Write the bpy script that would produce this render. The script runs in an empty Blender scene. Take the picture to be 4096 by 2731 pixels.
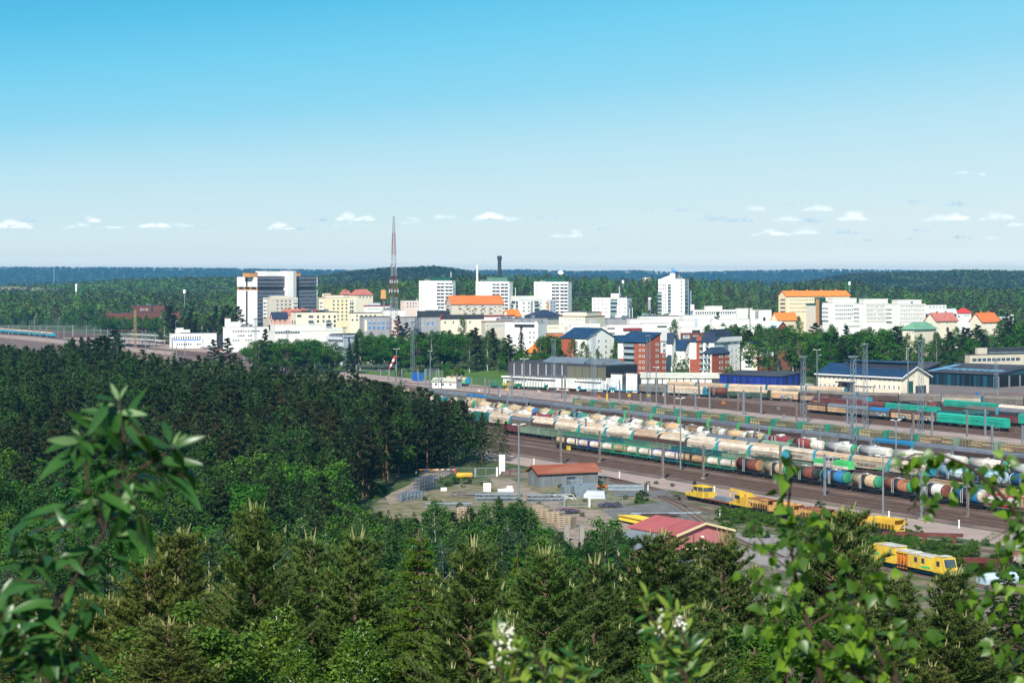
import bpy, math, random
import numpy as np
from mathutils import Vector, Matrix
SC = bpy.context.scene
COL = SC.collection
F = 8000.0      # focal length in photo pixels (70 mm lens)
H = 54.0        # height of the viewpoint over the rail yard
HZ = 1100.0     # photo row of the horizon
CX = 2048.0
R = math.radians
# ---------------------------------------------------------------- camera
cam_d = bpy.data.cameras.new('camera'); cam = bpy.data.objects.new('camera', cam_d); COL.objects.link(cam)
cam.location = (0, 0, H); cam.rotation_euler = (R(90), 0, 0)
cam_d.sensor_width = 36; cam_d.lens = 36 * F / 4096
cam_d.shift_y = -(1365.5 - HZ) / 4096
cam_d.clip_start = 0.2; cam_d.clip_end = 90000
cam_d.dof.use_dof = True; cam_d.dof.focus_distance = 400; cam_d.dof.aperture_fstop = 13
SC.camera = cam
SC.render.resolution_x = 1024; SC.render.resolution_y = 682
SC.cycles.max_bounces = 5; SC.cycles.diffuse_bounces = 2; SC.cycles.glossy_bounces = 2
SC.cycles.transmission_bounces = 3; SC.cycles.transparent_max_bounces = 64; SC.cycles.volume_bounces = 0
SC.cycles.caustics_reflective = False; SC.cycles.caustics_refractive = False
# ---------------------------------------------------------------- light
S = Vector((-0.17, -0.76, 0.60)).normalized()
sun_el = math.asin(S.z); sun_rot = math.atan2(S.x, S.y)
W = bpy.data.worlds.new('World'); SC.world = W; W.use_nodes = True
nt = W.node_tree; nt.nodes.clear()
def N(nt, t, **k):
    n = nt.nodes.new(t)
    for a, b in k.items(): setattr(n, a, b)
    return n
wo = N(nt, 'ShaderNodeOutputWorld'); bg = N(nt, 'ShaderNodeBackground'); bg.inputs[1].default_value = 0.11
sky = N(nt, 'ShaderNodeTexSky', sky_type='NISHITA'); sky.sun_disc = False
sky.sun_elevation = sun_el; sky.sun_rotation = sun_rot; sky.air_density = 1.0; sky.dust_density = 0.6; sky.ozone_density = 2.0
tc = N(nt, 'ShaderNodeTexCoord'); sx = N(nt, 'ShaderNodeSeparateXYZ'); nt.links.new(tc.outputs['Generated'], sx.inputs[0])
# height above the horizon, a little deeper towards the left of the view
mk = N(nt, 'ShaderNodeMath', operation='MULTIPLY_ADD'); mk.inputs[1].default_value = -0.9; mk.inputs[2].default_value = 1; nt.links.new(sx.outputs[0], mk.inputs[0])
ml = N(nt, 'ShaderNodeMath', operation='MULTIPLY'); nt.links.new(mk.outputs[0], ml.inputs[0]); nt.links.new(sx.outputs[2], ml.inputs[1])
ramp = N(nt, 'ShaderNodeValToRGB'); nt.links.new(ml.outputs[0], ramp.inputs[0])
cr = ramp.color_ramp
stops = [(0.0, (1.0, .98, .84)), (0.005, (0.80, 0.84, 0.79)), (0.012, (0.59, 0.68, 0.68)), (0.03, (0.49, 0.62, 0.655)), (0.062, (0.35, 0.56, 0.65)), (0.09, (0.19, 0.49, 0.64)), (0.118, (0.115, 0.45, 0.63)), (0.150, (0.050, 0.37, 0.585)), (0.26, (0.02, 0.18, 0.42)), (1.0, (0.02, 0.07, 0.17))]
cr.elements[0].position = 0; cr.elements[1].position = 1
for i, (p, c) in enumerate(stops):
    e = cr.elements[0] if i == 0 else (cr.elements[-1] if i == len(stops) - 1 else cr.elements.new(p))
    e.color = (*c, 1)
sc_ = N(nt, 'ShaderNodeVectorMath', operation='SCALE'); sc_.inputs['Scale'].default_value = 9.1; nt.links.new(ramp.outputs[0], sc_.inputs[0])
mx = N(nt, 'ShaderNodeMixRGB'); mx.inputs[0].default_value = 0.06
nt.links.new(sc_.outputs[0], mx.inputs[1]); nt.links.new(sky.outputs[0], mx.inputs[2])
nt.links.new(mx.outputs[0], bg.inputs[0]); nt.links.new(bg.outputs[0], wo.inputs[0])
sl = bpy.data.lights.new('sun', 'SUN'); sl.energy = 5.0; sl.angle = R(0.5); sl.color = (1.0, 0.95, 0.86)
so = bpy.data.objects.new('sun', sl); COL.objects.link(so); so.rotation_euler = (-S).to_track_quat('-Z', 'Y').to_euler(); so.location = (0, 0, 200)
SC.view_settings.view_transform = 'Standard'; SC.view_settings.look = 'None'; SC.view_settings.gamma = 1; SC.view_settings.exposure = 0.48
# ---------------------------------------------------------------- helpers
def G(px, py):
    Y = H * F / (py - HZ); return (px - CX) * Y / F, Y
def at(px, Y, py): return ((px - CX) * Y / F, Y, H - (py - HZ) * Y / F)
def tag(o, label=None, cat=None, group=None, kind=None):
    if label: o['label'] = label
    if cat: o['category'] = cat
    if group: o['group'] = group
    if kind: o['kind'] = kind
    return o
def empty(name, loc=(0, 0, 0), rz=0, label=None, cat=None, group=None):
    o = bpy.data.objects.new(name, None); COL.objects.link(o); o.location = loc; o.rotation_euler = (0, 0, rz); o.empty_display_size = .5
    return tag(o, label, cat, group)
def link(name, me, parent=None, loc=(0, 0, 0), rz=0, sc=None):
    o = bpy.data.objects.new(name, me); COL.objects.link(o); o.parent = parent; o.location = loc
    o.rotation_euler = (0, 0, rz) if not isinstance(rz, tuple) else rz
    if sc is not None: o.scale = sc if isinstance(sc, tuple) else (sc, sc, sc)
    return o
MATS = {}
def mat(name, c, rough=.8, c2=None, scale=1.0, amt=.5, metal=0, spec=.3, rnd=0, stretch=None, detail=4, edge=(.4, .65), transl=0, bump=0):
    """procedural material: base colour, a second colour in noise patches, small random shift per object"""
    if name in MATS: return MATS[name]
    m = bpy.data.materials.new(name); m.use_nodes = True; t = m.node_tree; b = t.nodes['Principled BSDF']
    b.inputs['Roughness'].default_value = rough; b.inputs['Metallic'].default_value = metal; b.inputs['Specular IOR Level'].default_value = spec
    if c2 is None: c2 = tuple(x * .78 for x in c)
    tcn = N(t, 'ShaderNodeTexCoord'); mp = N(t, 'ShaderNodeMapping'); t.links.new(tcn.outputs['Object'], mp.inputs[0])
    if stretch: mp.inputs['Scale'].default_value = stretch
    no = N(t, 'ShaderNodeTexNoise'); no.inputs['Scale'].default_value = scale; no.inputs['Detail'].default_value = detail; t.links.new(mp.outputs[0], no.inputs['Vector'])
    mr = N(t, 'ShaderNodeMapRange'); mr.inputs[1].default_value = edge[0]; mr.inputs[2].default_value = edge[1]; mr.inputs[4].default_value = amt
    t.links.new(no.outputs[0], mr.inputs[0])
    mi = N(t, 'ShaderNodeMixRGB'); mi.inputs[1].default_value = (*c, 1); mi.inputs[2].default_value = (*c2, 1); t.links.new(mr.outputs[0], mi.inputs[0])
    out = mi.outputs[0]
    if rnd:
        oi = N(t, 'ShaderNodeObjectInfo'); hs = N(t, 'ShaderNodeHueSaturation')
        m1 = N(t, 'ShaderNodeMapRange'); m1.inputs[3].default_value = 1 - rnd; m1.inputs[4].default_value = 1 + rnd; t.links.new(oi.outputs['Random'], m1.inputs[0])
        m2 = N(t, 'ShaderNodeMath', operation='MULTIPLY_ADD'); m2.inputs[1].default_value = rnd * .10; m2.inputs[2].default_value = .5 - rnd * .05; 
        fr = N(t, 'ShaderNodeMath', operation='FRACT'); f2 = N(t, 'ShaderNodeMath', operation='MULTIPLY'); f2.inputs[1].default_value = 7.31
        t.links.new(oi.outputs['Random'], f2.inputs[0]); t.links.new(f2.outputs[0], fr.inputs[0]); t.links.new(fr.outputs[0], m2.inputs[0])
        t.links.new(m2.outputs[0], hs.inputs['Hue']); t.links.new(m1.outputs[0], hs.inputs['Value']); t.links.new(out, hs.inputs['Color']); out = hs.outputs[0]
    t.links.new(out, b.inputs['Base Color'])
    if bump:
        bp = N(t, 'ShaderNodeBump'); bp.inputs['Strength'].default_value = bump; bp.inputs['Distance'].default_value = .3; t.links.new(no.outputs[0], bp.inputs['Height']); t.links.new(bp.outputs[0], b.inputs['Normal'])
    if transl:
        tr = N(t, 'ShaderNodeBsdfTranslucent'); g = N(t, 'ShaderNodeMixRGB', blend_type='MULTIPLY'); g.inputs[0].default_value = 1; g.inputs[2].default_value = (1.25, 1.15, .45, 1)
        t.links.new(out, g.inputs[1]); t.links.new(g.outputs[0], tr.inputs[0])
        ms = N(t, 'ShaderNodeMixShader'); ms.inputs[0].default_value = transl
        t.links.new(b.outputs[0], ms.inputs[1]); t.links.new(tr.outputs[0], ms.inputs[2]); t.links.new(ms.outputs[0], t.nodes['Material Output'].inputs[0])
    MATS[name] = m; return m
class MB:
    def __init__(s): s.v = []; s.f = []; s.m = []
    def add(s, vs, fs, mi=0):
        b = len(s.v); s.v += [tuple(v) for v in vs]; s.f += [tuple(i + b for i in f) for f in fs]; s.m += [mi] * len(fs); return s
    def box(s, x0, x1, y0, y1, z0, z1, mi=0):
        return s.add([(x0, y0, z0), (x1, y0, z0), (x1, y1, z0), (x0, y1, z0), (x0, y0, z1), (x1, y0, z1), (x1, y1, z1), (x0, y1, z1)],
                     [(0, 3, 2, 1), (4, 5, 6, 7), (0, 1, 5, 4), (1, 2, 6, 5), (2, 3, 7, 6), (3, 0, 4, 7)], mi)
    def ext(s, prof, a0, a1, axis='x', mi=0, caps=True):
        """extrude a closed 2D profile along an axis; profile is (y,z) for x and (x,z) for y"""
        n = len(prof); f = (lambda p, a: (a, p[0], p[1])) if axis == 'x' else ((lambda p, a: (p[0], a, p[1])) if axis == 'y' else (lambda p, a: (p[0], p[1], a)))
        vs = [f(p, a0) for p in prof] + [f(p, a1) for p in prof]
        fs = [(i, (i + 1) % n, (i + 1) % n + n, i + n) for i in range(n)]
        if caps: fs += [tuple(range(n - 1, -1, -1)), tuple(range(n, 2 * n))]
        return s.add(vs, fs, mi)
    def tube(s, p, q, r, n=6, mi=0, r2=None, caps=True):
        p = Vector(p); q = Vector(q); d = (q - p)
        if d.length < 1e-6: return s
        d.normalize(); u = d.orthogonal().normalized(); w = d.cross(u); r2 = r if r2 is None else r2
        vs = []
        for c, rr in ((p, r), (q, r2)):
            for i in range(n):
                a = 2 * math.pi * i / n; vs.append(c + (u * math.cos(a) + w * math.sin(a)) * rr)
        fs = [(i, (i + 1) % n, (i + 1) % n + n, i + n) for i in range(n)]
        if caps: fs += [tuple(range(n - 1, -1, -1)), tuple(range(n, 2 * n))]
        return s.add(vs, fs, mi)
    def path(s, pts, r0, r1=None, n=6, mi=0):
        r1 = r0 if r1 is None else r1; k = len(pts) - 1
        for i in range(k): s.tube(pts[i], pts[i + 1], r0 + (r1 - r0) * i / k, n, mi, r0 + (r1 - r0) * (i + 1) / k, True)
        return s
    def lathe(s, prof, n=16, mi=0, axis='x', c=(0, 0, 0)):
        """prof: list of (a, r) along the axis"""
        vs = []; k = len(prof)
        for a, r in prof:
            for i in range(n):
                t = 2 * math.pi * i / n; y, z = r * math.cos(t), r * math.sin(t)
                vs.append((c[0] + a, c[1] + y, c[2] + z) if axis == 'x' else (c[0] + y, c[1] + z, c[2] + a))
        fs = []
        for j in range(k - 1):
            for i in range(n): fs.append((j * n + i, j * n + (i + 1) % n, (j + 1) * n + (i + 1) % n, (j + 1) * n + i))
        fs += [tuple(range(n - 1, -1, -1)), tuple(range((k - 1) * n, k * n))]
        return s.add(vs, fs, mi)
    def mesh(s, name, mats, smooth=False):
        me = bpy.data.meshes.new(name); me.from_pydata(s.v, [], s.f)
        for m in (mats if isinstance(mats, (list, tuple)) else [mats]): me.materials.append(m)
        if any(s.m): me.polygons.foreach_set('material_index', s.m)
        if smooth: me.polygons.foreach_set('use_smooth', [True] * len(s.f)); 
        me.update(); return me
    def obj(s, name, mats, parent=None, smooth=False, **k): return link(name, s.mesh(name, mats, smooth), parent, **k)
ORD = 'first second third fourth fifth sixth seventh eighth ninth tenth eleventh twelfth thirteenth fourteenth fifteenth sixteenth seventeenth eighteenth nineteenth twentieth'.split()
def ordn(i): return ORD[i] if i < 20 else 'twenty-' + ORD[i - 20]
def npmesh(name, V, k, mats, mi=None):
    """V: (N*k,3) vertices, every k of them one face"""
    V = np.asarray(V, dtype=np.float32).reshape(-1, 3); n = len(V) // k
    me = bpy.data.meshes.new(name); me.vertices.add(len(V)); me.vertices.foreach_set('co', V.ravel())
    me.loops.add(len(V)); me.loops.foreach_set('vertex_index', np.arange(len(V), dtype=np.int32))
    me.polygons.add(n); me.polygons.foreach_set('loop_start', np.arange(0, len(V), k, dtype=np.int32))
    try: me.polygons.foreach_set('loop_total', np.full(n, k, dtype=np.int32))
    except Exception: pass
    for m in (mats if isinstance(mats, (list, tuple)) else [mats]): me.materials.append(m)
    if mi is not None: me.polygons.foreach_set('material_index', np.asarray(mi, dtype=np.int32))
    me.update(calc_edges=True); return me
# ---------------------------------------------------------------- terrain
def interp(x, t): return float(np.interp(x, [a for a, b in t], [b for a, b in t]))
SLOPE = [(-80, 58), (0, 52.4), (30, 46.0), (70, 35.5), (130, 19), (200, 6.5), (255, 1), (300, 0)]
def prof(t): return np.array([a for a, b in t], float), np.array([b for a, b in t], float)
# each ridge: distance of its crest, spread before it, spread behind it, skyline rows by photo column (tree tops included)
RIDGES = [
 (13000, 3600, 1500, [(-3000, 1072), (0, 1074), (400, 1075), (800, 1078), (1250, 1084), (1450, 1086), (1900, 1087), (2110, 1084), (2300, 1091), (2540, 1087), (2700, 1095), (2950, 1089), (3300, 1083), (3700, 1088), (4096, 1089), (7000, 1085)], 7),
 (5600, 1500, 1500, [(-3000, 1200), (1000, 1190), (1200, 1122), (1438, 1089), (1550, 1080), (1650, 1078), (1735, 1073), (1850, 1087), (1920, 1104), (2100, 1160), (3000, 1180), (3250, 1128), (3400, 1103), (3520, 1099), (3700, 1096), (3850, 1088), (3960, 1090), (4096, 1094), (7000, 1090)], 11),
 (4300, 1000, 1500, [(-3000, 1142), (0, 1136), (300, 1128), (500, 1113), (700, 1106), (900, 1104), (1250, 1112), (1400, 1150), (2000, 1200), (7000, 1200)], 17),
 (2900, 900, 900, [(-3000, 1180), (900, 1172), (1100, 1160), (1270, 1138), (1500, 1117), (1700, 1110), (1850, 1104), (2000, 1098), (2200, 1097), (2400, 1109), (2600, 1113), (2800, 1113), (2900, 1119), (3000, 1126), (3200, 1128), (3400, 1118), (3520, 1144), (3700, 1154), (3900, 1146), (4096, 1150), (7000, 1150)], 17),
]
def terr(X, Y):
    X = np.asarray(X, float); Y = np.asarray(Y, float)
    xs, ys = prof(SLOPE); z = np.interp(Y, xs, ys)
    px = CX + F * X / np.maximum(Y, 500.0)
    for Yr, s0, s1, pr, th in RIDGES:
        a, b = prof(pr); crest = np.maximum(H - (np.interp(px, a, b) - HZ) * Yr / F - th, 0)
        d = np.where(Y < Yr, (Yr - Y) / s0, (Y - Yr) / s1); w = np.clip(1 - d, 0, 1); w = w * w * (3 - 2 * w)
        z = np.maximum(z, crest * w)
    return z
def tz(x, y): return float(terr([x], [y])[0])
def grid(name, xs_fn, ys, nx, m, kind='structure', jit=0, zo=0):
    V = []; rng = np.random.RandomState(3)
    for y in ys:
        x0, x1 = xs_fn(y); X = np.linspace(x0, x1, nx); Z = terr(X, np.full(nx, y)) + zo + (rng.rand(nx) - .5) * jit
        V += list(zip(X.tolist(), [float(y)] * nx, Z.tolist()))
    fs = [(j * nx + i, j * nx + i + 1, (j + 1) * nx + i + 1, (j + 1) * nx + i) for j in range(len(ys) - 1) for i in range(nx - 1)]
    b = MB(); b.v = V; b.f = fs; b.m = [0] * len(fs); o = b.obj(name, m, smooth=True); tag(o, kind=kind); return o
m_soil = mat('forest floor', (.030, .040, .014), .95, (.060, .055, .025), .25, 1)
def ground_mat():
    m = mat('ground mixed', (.045, .085, .018), .95, (.30, .23, .18), .03, .55, edge=(.5, .62), detail=8)
    return m
ys = list(np.linspace(-60, 300, 46)) + list(np.linspace(312, 3000, 80)) 
grid('ground', lambda y: (-700 - .5 * abs(y), 700 + .5 * abs(y)), ys, 60, mat('ground', (.040, .075, .016), .95, (.075, .095, .03), .05, 1, detail=8))
grid('hills', lambda y: (-.45 * y - 300, .45 * y + 300), list(np.linspace(3000, 16500, 110)), 160,
     mat('wooded hills', (.030, .060, .022), .95, (.045, .085, .028), .012, 1, detail=8, bump=1), jit=3)
def sheet(name, pts, z, m, label=None, kind='structure', cat=None, thick=0):
    """flat ground sheet from photo points on the yard plane"""
    P = [G(*p) if len(p) == 2 else p[:2] for p in pts]
    b = MB()
    if thick: b.ext(P, z - thick, z, axis='z')
    else: b.add([(x, y, z) for x, y in P], [tuple(range(len(P)))[::-1] if area(P) < 0 else tuple(range(len(P)))])
    o = b.obj(name, m); tag(o, label, cat, None, kind); return o
def area(P): return sum(P[i][0] * P[(i + 1) % len(P)][1] - P[(i + 1) % len(P)][0] * P[i][1] for i in range(len(P)))
# ================================================================ buildings
white = mat('white render', (.85, .83, .78), .8, (.70, .68, .63), .15, .35)
cream = mat('cream render', (.78, .70, .55), .8, (.68, .60, .46), .15, .4)
pale = mat('pale render', (.76, .74, .69), .8, (.62, .60, .56), .15, .35)
yellow_w = mat('yellow render', (.80, .70, .46), .8, (.72, .62, .38), .15, .4)
beige = mat('beige render', (.56, .51, .43), .8, (.48, .43, .36), .15, .4)
greyw = mat('grey render', (.33, .33, .35), .8, None, .2, .5)
lgrey = mat('light grey panel', (.52, .57, .63), .6, (.42, .46, .52), .2, .5)
darkw = mat('dark panel', (.035, .040, .052), .5, (.06, .06, .07), .3, .5)
brick = mat('red brick', (.36, .095, .050), .85, (.28, .07, .04), .5, .7)
brick2 = mat('brown brick', (.17, .06, .042), .85, (.12, .045, .035), .5, .7)
pink = mat('pink render', (.72, .42, .33), .85, (.62, .35, .28), .2, .5)
rpink = mat('pale pink render', (.74, .60, .54), .85, None, .2, .3)
orange_r = mat('orange roof', (.72, .17, .045), .6, (.56, .12, .03), .4, .6, stretch=(1, .2, 1))
bright_o = mat('bright orange roof', (.86, .24, .04), .6, (.74, .18, .03), .4, .5)
red_r = mat('red roof', (.50, .17, .13), .65, (.36, .11, .08), .4, .6)
blue_r = mat('blue metal roof', (.016, .045, .10), .45, (.028, .065, .13), .3, .7)
navy_r = mat('navy roof', (.03, .045, .085), .5, (.05, .06, .10), .3, .6)
dark_r = mat('dark felt roof', (.045, .05, .062), .8, (.08, .08, .09), .15, .8)
grey_r = mat('grey roof', (.16, .17, .19), .8, (.10, .11, .12), .15, .8)
green_r = mat('green roof', (.16, .34, .22), .6, (.12, .27, .17), .2, .6)
dgreen = mat('dark green cladding', (.012, .085, .065), .6, (.02, .12, .09), .3, .5)
lgreen = mat('grey green cladding', (.10, .22, .17), .6, None, .3, .5)
maroon = mat('maroon cladding', (.26, .035, .04), .6, None, .3, .5)
brown_r = mat('brown roof', (.26, .13, .09), .7, None, .3, .6)
tan = mat('tan panel', (.58, .30, .11), .7, (.45, .22, .08), .3, .6)
glass = mat('window glass', (.035, .055, .075), .12, (.12, .16, .20), .35, .7, spec=.6, rnd=.5)
glassl = mat('pale window glass', (.16, .24, .27), .15, (.30, .38, .40), .3, .8, spec=.6, rnd=.4)
frame_m = mat('white window frame', (.82, .82, .80), .6, None, 1, .2)
frame_d = mat('dark window frame', (.06, .055, .055), .6, None, 1, .2)
blind = mat('window blind', (.62, .60, .55), .8, (.42, .40, .36), .8, .8, rnd=.3)
metal_g = mat('galvanised steel', (.24, .28, .31), .5, (.17, .20, .22), .8, .6, metal=.3)
metal_d = mat('weathered pole', (.16, .14, .13), .7, (.24, .20, .17), .8, .8)
blue_p = mat('blue panel', (.04, .22, .62), .6, None, 1, .3)
red_p = mat('red paint', (.62, .05, .04), .55, None, 1, .4)
WIN = {}
def win_mesh(st):
    if st in WIN: return WIN[st]
    b = MB()
    if st == 'plain':      # white surround, dark pane set back
        for x0, x1, z0, z1 in ((-.5, -.38, -.5, .5), (.38, .5, -.5, .5), (-.38, .38, .40, .5), (-.38, .38, -.5, -.40)): b.box(x0, x1, -.10, 0, z0, z1, 0)
        b.box(-.38, .38, -.03, 0, -.4, .4, 1); b.box(-.03, .03, -.06, -.032, -.39, .39, 0); me = b.mesh('window', [frame_m, glass])
    elif st == 'bare': b.box(-.5, .5, -.03, 0, -.5, .5, 1); b.box(-.54, .54, -.12, 0, -.58, -.5, 0); me = b.mesh('window', [frame_m, glass])
    elif st == 'blind': b.box(-.5, .5, -.03, 0, -.5, .5, 1); b.box(-.5, .5, -.05, -.032, .05, .5, 0); b.box(-.54, .54, -.12, 0, -.58, -.5, 0); me = b.mesh('window', [blind, glass])
    elif st == 'pale':
        for x0, x1, z0, z1 in ((-.5, -.42, -.5, .5), (.42, .5, -.5, .5), (-.42, .42, .42, .5), (-.42, .42, -.5, -.42)): b.box(x0, x1, -.08, 0, z0, z1, 0)
        b.box(-.42, .42, -.03, 0, -.42, .42, 1); me = b.mesh('window', [frame_m, glassl])
    elif st == 'strip':    # ribbon of panes with thin mullions
        b.box(-.5, .5, -.03, 0, -.5, .5, 1)
        for i in range(1, 10): b.box(-.5 + i * .1 - .006, -.5 + i * .1 + .006, -.09, -.032, -.5, .5, 0)
        me = b.mesh('window_band', [frame_m, glass])
    elif st == 'dark': b.box(-.5, .5, -.03, 0, -.5, .5, 1); b.box(-.5, .5, -.1, 0, .5, .58, 0); me = b.mesh('window', [frame_d, glass])
    elif st == 'balcony':  # recessed looking glazed loggia over a white parapet
        b.box(-.5, .5, -.04, 0, -.05, .5, 1); b.box(-.5, .5, -1.1, -.98, -.5, -.05, 0); b.box(-.5, .5, -1.1, 0, -.54, -.5, 0)
        b.box(-.5, -.47, -1.1, 0, -.5, .5, 0); b.box(.47, .5, -1.1, 0, -.5, .5, 0); b.box(-.015, .015, -.98, -.04, -.5, .5, 0); me = b.mesh('balcony', [frame_m, glass])
    elif st == 'gbalcony':
        b.box(-.5, .5, -.04, 0, -.05, .5, 1); b.box(-.5, .5, -1.3, -1.2, -.48, -.02, 2); b.box(-.5, .5, -1.3, 0, -.54, -.48, 0); b.box(-.5, -.46, -1.2, 0, -.48, -.02, 2); b.box(.46, .5, -1.2, 0, -.48, -.02, 2); me = b.mesh('balcony', [frame_m, glass, glassl])
    elif st == 'stub':     # small projecting balcony
        b.box(-.5, .5, -1.2, -1.1, -.5, 0, 0); b.box(-.5, .5, -1.2, 0, -.56, -.5, 0); b.box(-.5, -.45, -1.1, 0, -.5, 0, 0); b.box(.45, .5, -1.1, 0, -.5, 0, 0); b.box(-.42, .3, -.04, 0, -.48, .6, 1); me = b.mesh('balcony', [rpink, glass])
    WIN[st] = me; return me
class Bd:
    """block with two visible faces: L (local y=0, from x=0 to W) and R (local x=W, from y=0 to D)"""
    def __init__(s, name, label, xl, xc, xr, Y, a, ytop, wall, cat='building', depth=None, z0=0, group=None):
        s.a = R(a); C = np.array([(xc - CX) * Y / F, Y]); s.X = np.array([math.cos(s.a), -math.sin(s.a)]); s.Yv = np.array([math.sin(s.a), math.cos(s.a)])
        kl = (xl - CX) / F; dl = -s.X; s.W = (kl * C[1] - C[0]) / (dl[0] - kl * dl[1])
        if xr is not None: kr = (xr - CX) / F; s.D = (kr * C[1] - C[0]) / (s.Yv[0] - kr * s.Yv[1])
        else: s.D = depth
        if depth: s.D = depth
        s.O = C - s.X * s.W; s.Y = Y; s.H = H - (ytop - HZ) * Y / F; s.z0 = z0
        s.root = empty(name, (s.O[0], s.O[1], z0), -s.a, label, cat, group); s.wall = wall; s.H -= z0; s.n = 0
        s.k = F / Y; s.off = {'L': 0, 'R': 0}
    def u(s, f, px):
        k = (px - CX) / F; o, d = (s.O, s.X) if f == 'L' else (s.O + s.X * s.W, s.Yv)
        return (k * o[1] - o[0]) / (d[0] - k * d[1])
    def z(s, f, u, py):
        o, d = (s.O, s.X) if f == 'L' else (s.O + s.X * s.W, s.Yv)
        return H - (py - HZ) * (o[1] + u * d[1]) / F - s.z0
    def walls(s, rim=None, rh=.5):
        b = MB(); b.box(0, s.W, 0, s.D, -1, s.H, 0)
        if rim is not None:
            b.box(-.15, s.W + .15, -.15, s.D + .15, s.H + .003, s.H + rh, 1)
            b.box(.3, s.W - .3, .3, s.D - .3, s.H + rh + .003, s.H + rh + .1, 2)
            b.obj('wall', [s.wall, rim, dark_r], s.root)
            if s.W > 9: s.kit(4, int(s.Y))
        else: b.obj('wall', [s.wall], s.root)
        return s
    def gable(s, axis, rise, m, over=.6, wallm=None, off=.5, chim=0):
        b = MB(); w = wallm or s.wall; W, D, Hh, t = s.W, s.D, s.H, .25
        if axis == 'x':
            c = D * off; b.ext([(0, Hh), (D, Hh), (c, Hh + rise)], 0, W, 'x', 1)
            r = MB(); e = rise * over / max(c, .1); e2 = rise * over / max(D - c, .1)
            r.ext([(-over, Hh - e + .05), (c, Hh + rise + .05), (D + over, Hh - e2 + .05), (D + over, Hh - e2 + .05 + t), (c, Hh + rise + .05 + t), (-over, Hh - e + .05 + t)], -over, W + over, 'x')
        else:
            c = W * off; b.ext([(0, Hh), (W, Hh), (c, Hh + rise)], 0, D, 'y', 1)
            r = MB(); e = rise * over / max(c, .1); e2 = rise * over / max(W - c, .1)
            r.ext([(-over, Hh - e + .05), (c, Hh + rise + .05), (W + over, Hh - e2 + .05), (W + over, Hh - e2 + .05 + t), (c, Hh + rise + .05 + t), (-over, Hh - e + .05 + t)], -over, D + over, 'y')
        b.m = [0] * len(b.m); b.obj('gable_wall', [w], s.root); ro = r.obj('roof', [m], s.root)
        for i in range(chim):
            q = MB(); x = W * (i + .7) / (chim + .4); y = D * .5 if axis == 'x' else D * (i + .7) / (chim + .4); x = x if axis == 'x' else W * .5
            q.box(x - .6, x + .6, y - .5, y + .5, Hh + rise * .6, Hh + rise + 1.1); q.box(x - .7, x + .7, y - .6, y + .6, Hh + rise + 1.1, Hh + rise + 1.3); q.obj('chimney', [m], ro)
        return s
    def hip(s, rise, m, over=.8, inset=.35):
        W, D, h = s.W, s.D, s.H; k = min(W, D) * inset; b = MB(); o = over
        base = [(-o, -o, h), (W + o, -o, h), (W + o, D + o, h), (-o, D + o, h)]
        if W > D: top = [(k, D / 2, h + rise), (W - k, D / 2, h + rise)]; f = [(0, 1, 5, 4), (1, 2, 5), (2, 3, 4, 5), (3, 0, 4), (3, 2, 1, 0)]
        else: top = [(W / 2, k, h + rise), (W / 2, D - k, h + rise)]; f = [(0, 1, 4), (1, 2, 5, 4), (2, 3, 5), (3, 0, 4, 5), (3, 2, 1, 0)]
        b.add(base + top, f); b.obj('roof', [m], s.root); return s
    def shed(s, rise, m, over=.5, axis='y'):
        b = MB(); W, D, h = s.W, s.D, s.H
        b.ext([(-over, h + .02), (D + over, h + rise), (D + over, h + rise + .3), (-over, h + .32)], -over, W + over, 'x'); b.obj('roof', [m], s.root)
        q = MB(); q.ext([(0, h), (D, h), (D, h + rise - .1)], 0, W, 'x'); q.obj('gable_wall', [s.wall], s.root); return s
    def win(s, f, x0, x1, n, y0, y1, rows, wp, hp, st='bare', skip=0, seed=1):
        """n columns centred between photo columns x0..x1, rows between photo rows y0..y1 (measured at the left column)"""
        rng = random.Random(seed); me = win_mesh(st); u0, u1 = s.u(f, x0), s.u(f, x1); ww = wp * abs(u1 - u0) / max(abs(x1 - x0), 1) if n > 1 else wp * s.Y / F / (math.cos(s.a) if f == 'L' else max(math.sin(s.a), .2))
        z0, z1 = s.z(f, u0, y0), s.z(f, u0, y1); hh = hp * s.Y / F
        for j in range(rows):
            z = z0 + (z1 - z0) * (j / max(rows - 1, 1))
            for i in range(n):
                if rng.random() < skip: continue
                u = u0 + (u1 - u0) * (i / max(n - 1, 1)); s.n += 1
                nm = 'balcony' if 'balc' in st or st == 'stub' else ('window_band' if st == 'strip' else 'window')
                if f == 'L': link(nm, me, s.root, (u, -.002 - s.off['L'], z), 0, (ww, 1, hh))
                else: link(nm, me, s.root, (s.W + .002 + s.off['R'], u, z), R(90), (ww, 1, hh))
        return s
    def fb(s, f, x0, x1, y0, y1, d, m, name='panel', d0=0.0, base=False):
        """box standing out of a face by d metres"""
        u0, u1 = s.u(f, x0), s.u(f, x1); zt = s.z(f, u0, y0); zb = -1 if base else s.z(f, u0, y1); b = MB()
        if f == 'L': b.box(u0, u1, -d, -d0, zb, zt)
        else: b.box(s.W + d0, s.W + d, u0, u1, zb, zt)
        return b.obj(name, [m], s.root)
    def pent(s, f, x0, x1, ytop, m, dep=.5, set_=.2, name='rooftop_room', rim=None):
        u0, u1 = s.u(f, x0), s.u(f, x1); zt = s.z(f, u0, ytop); b = MB()
        if f == 'L': q = (u0, u1, s.D * set_, s.D * (set_ + dep))
        else: q = (s.W * (1 - set_ - dep), s.W * (1 - set_), u0, u1)
        b.box(*q, s.H - .2, zt, 0)
        if rim: b.box(q[0] - .2, q[1] + .2, q[2] - .2, q[3] + .2, zt + .003, zt + .4, 1)
        return b.obj(name, [m, rim or m], s.root)
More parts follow.
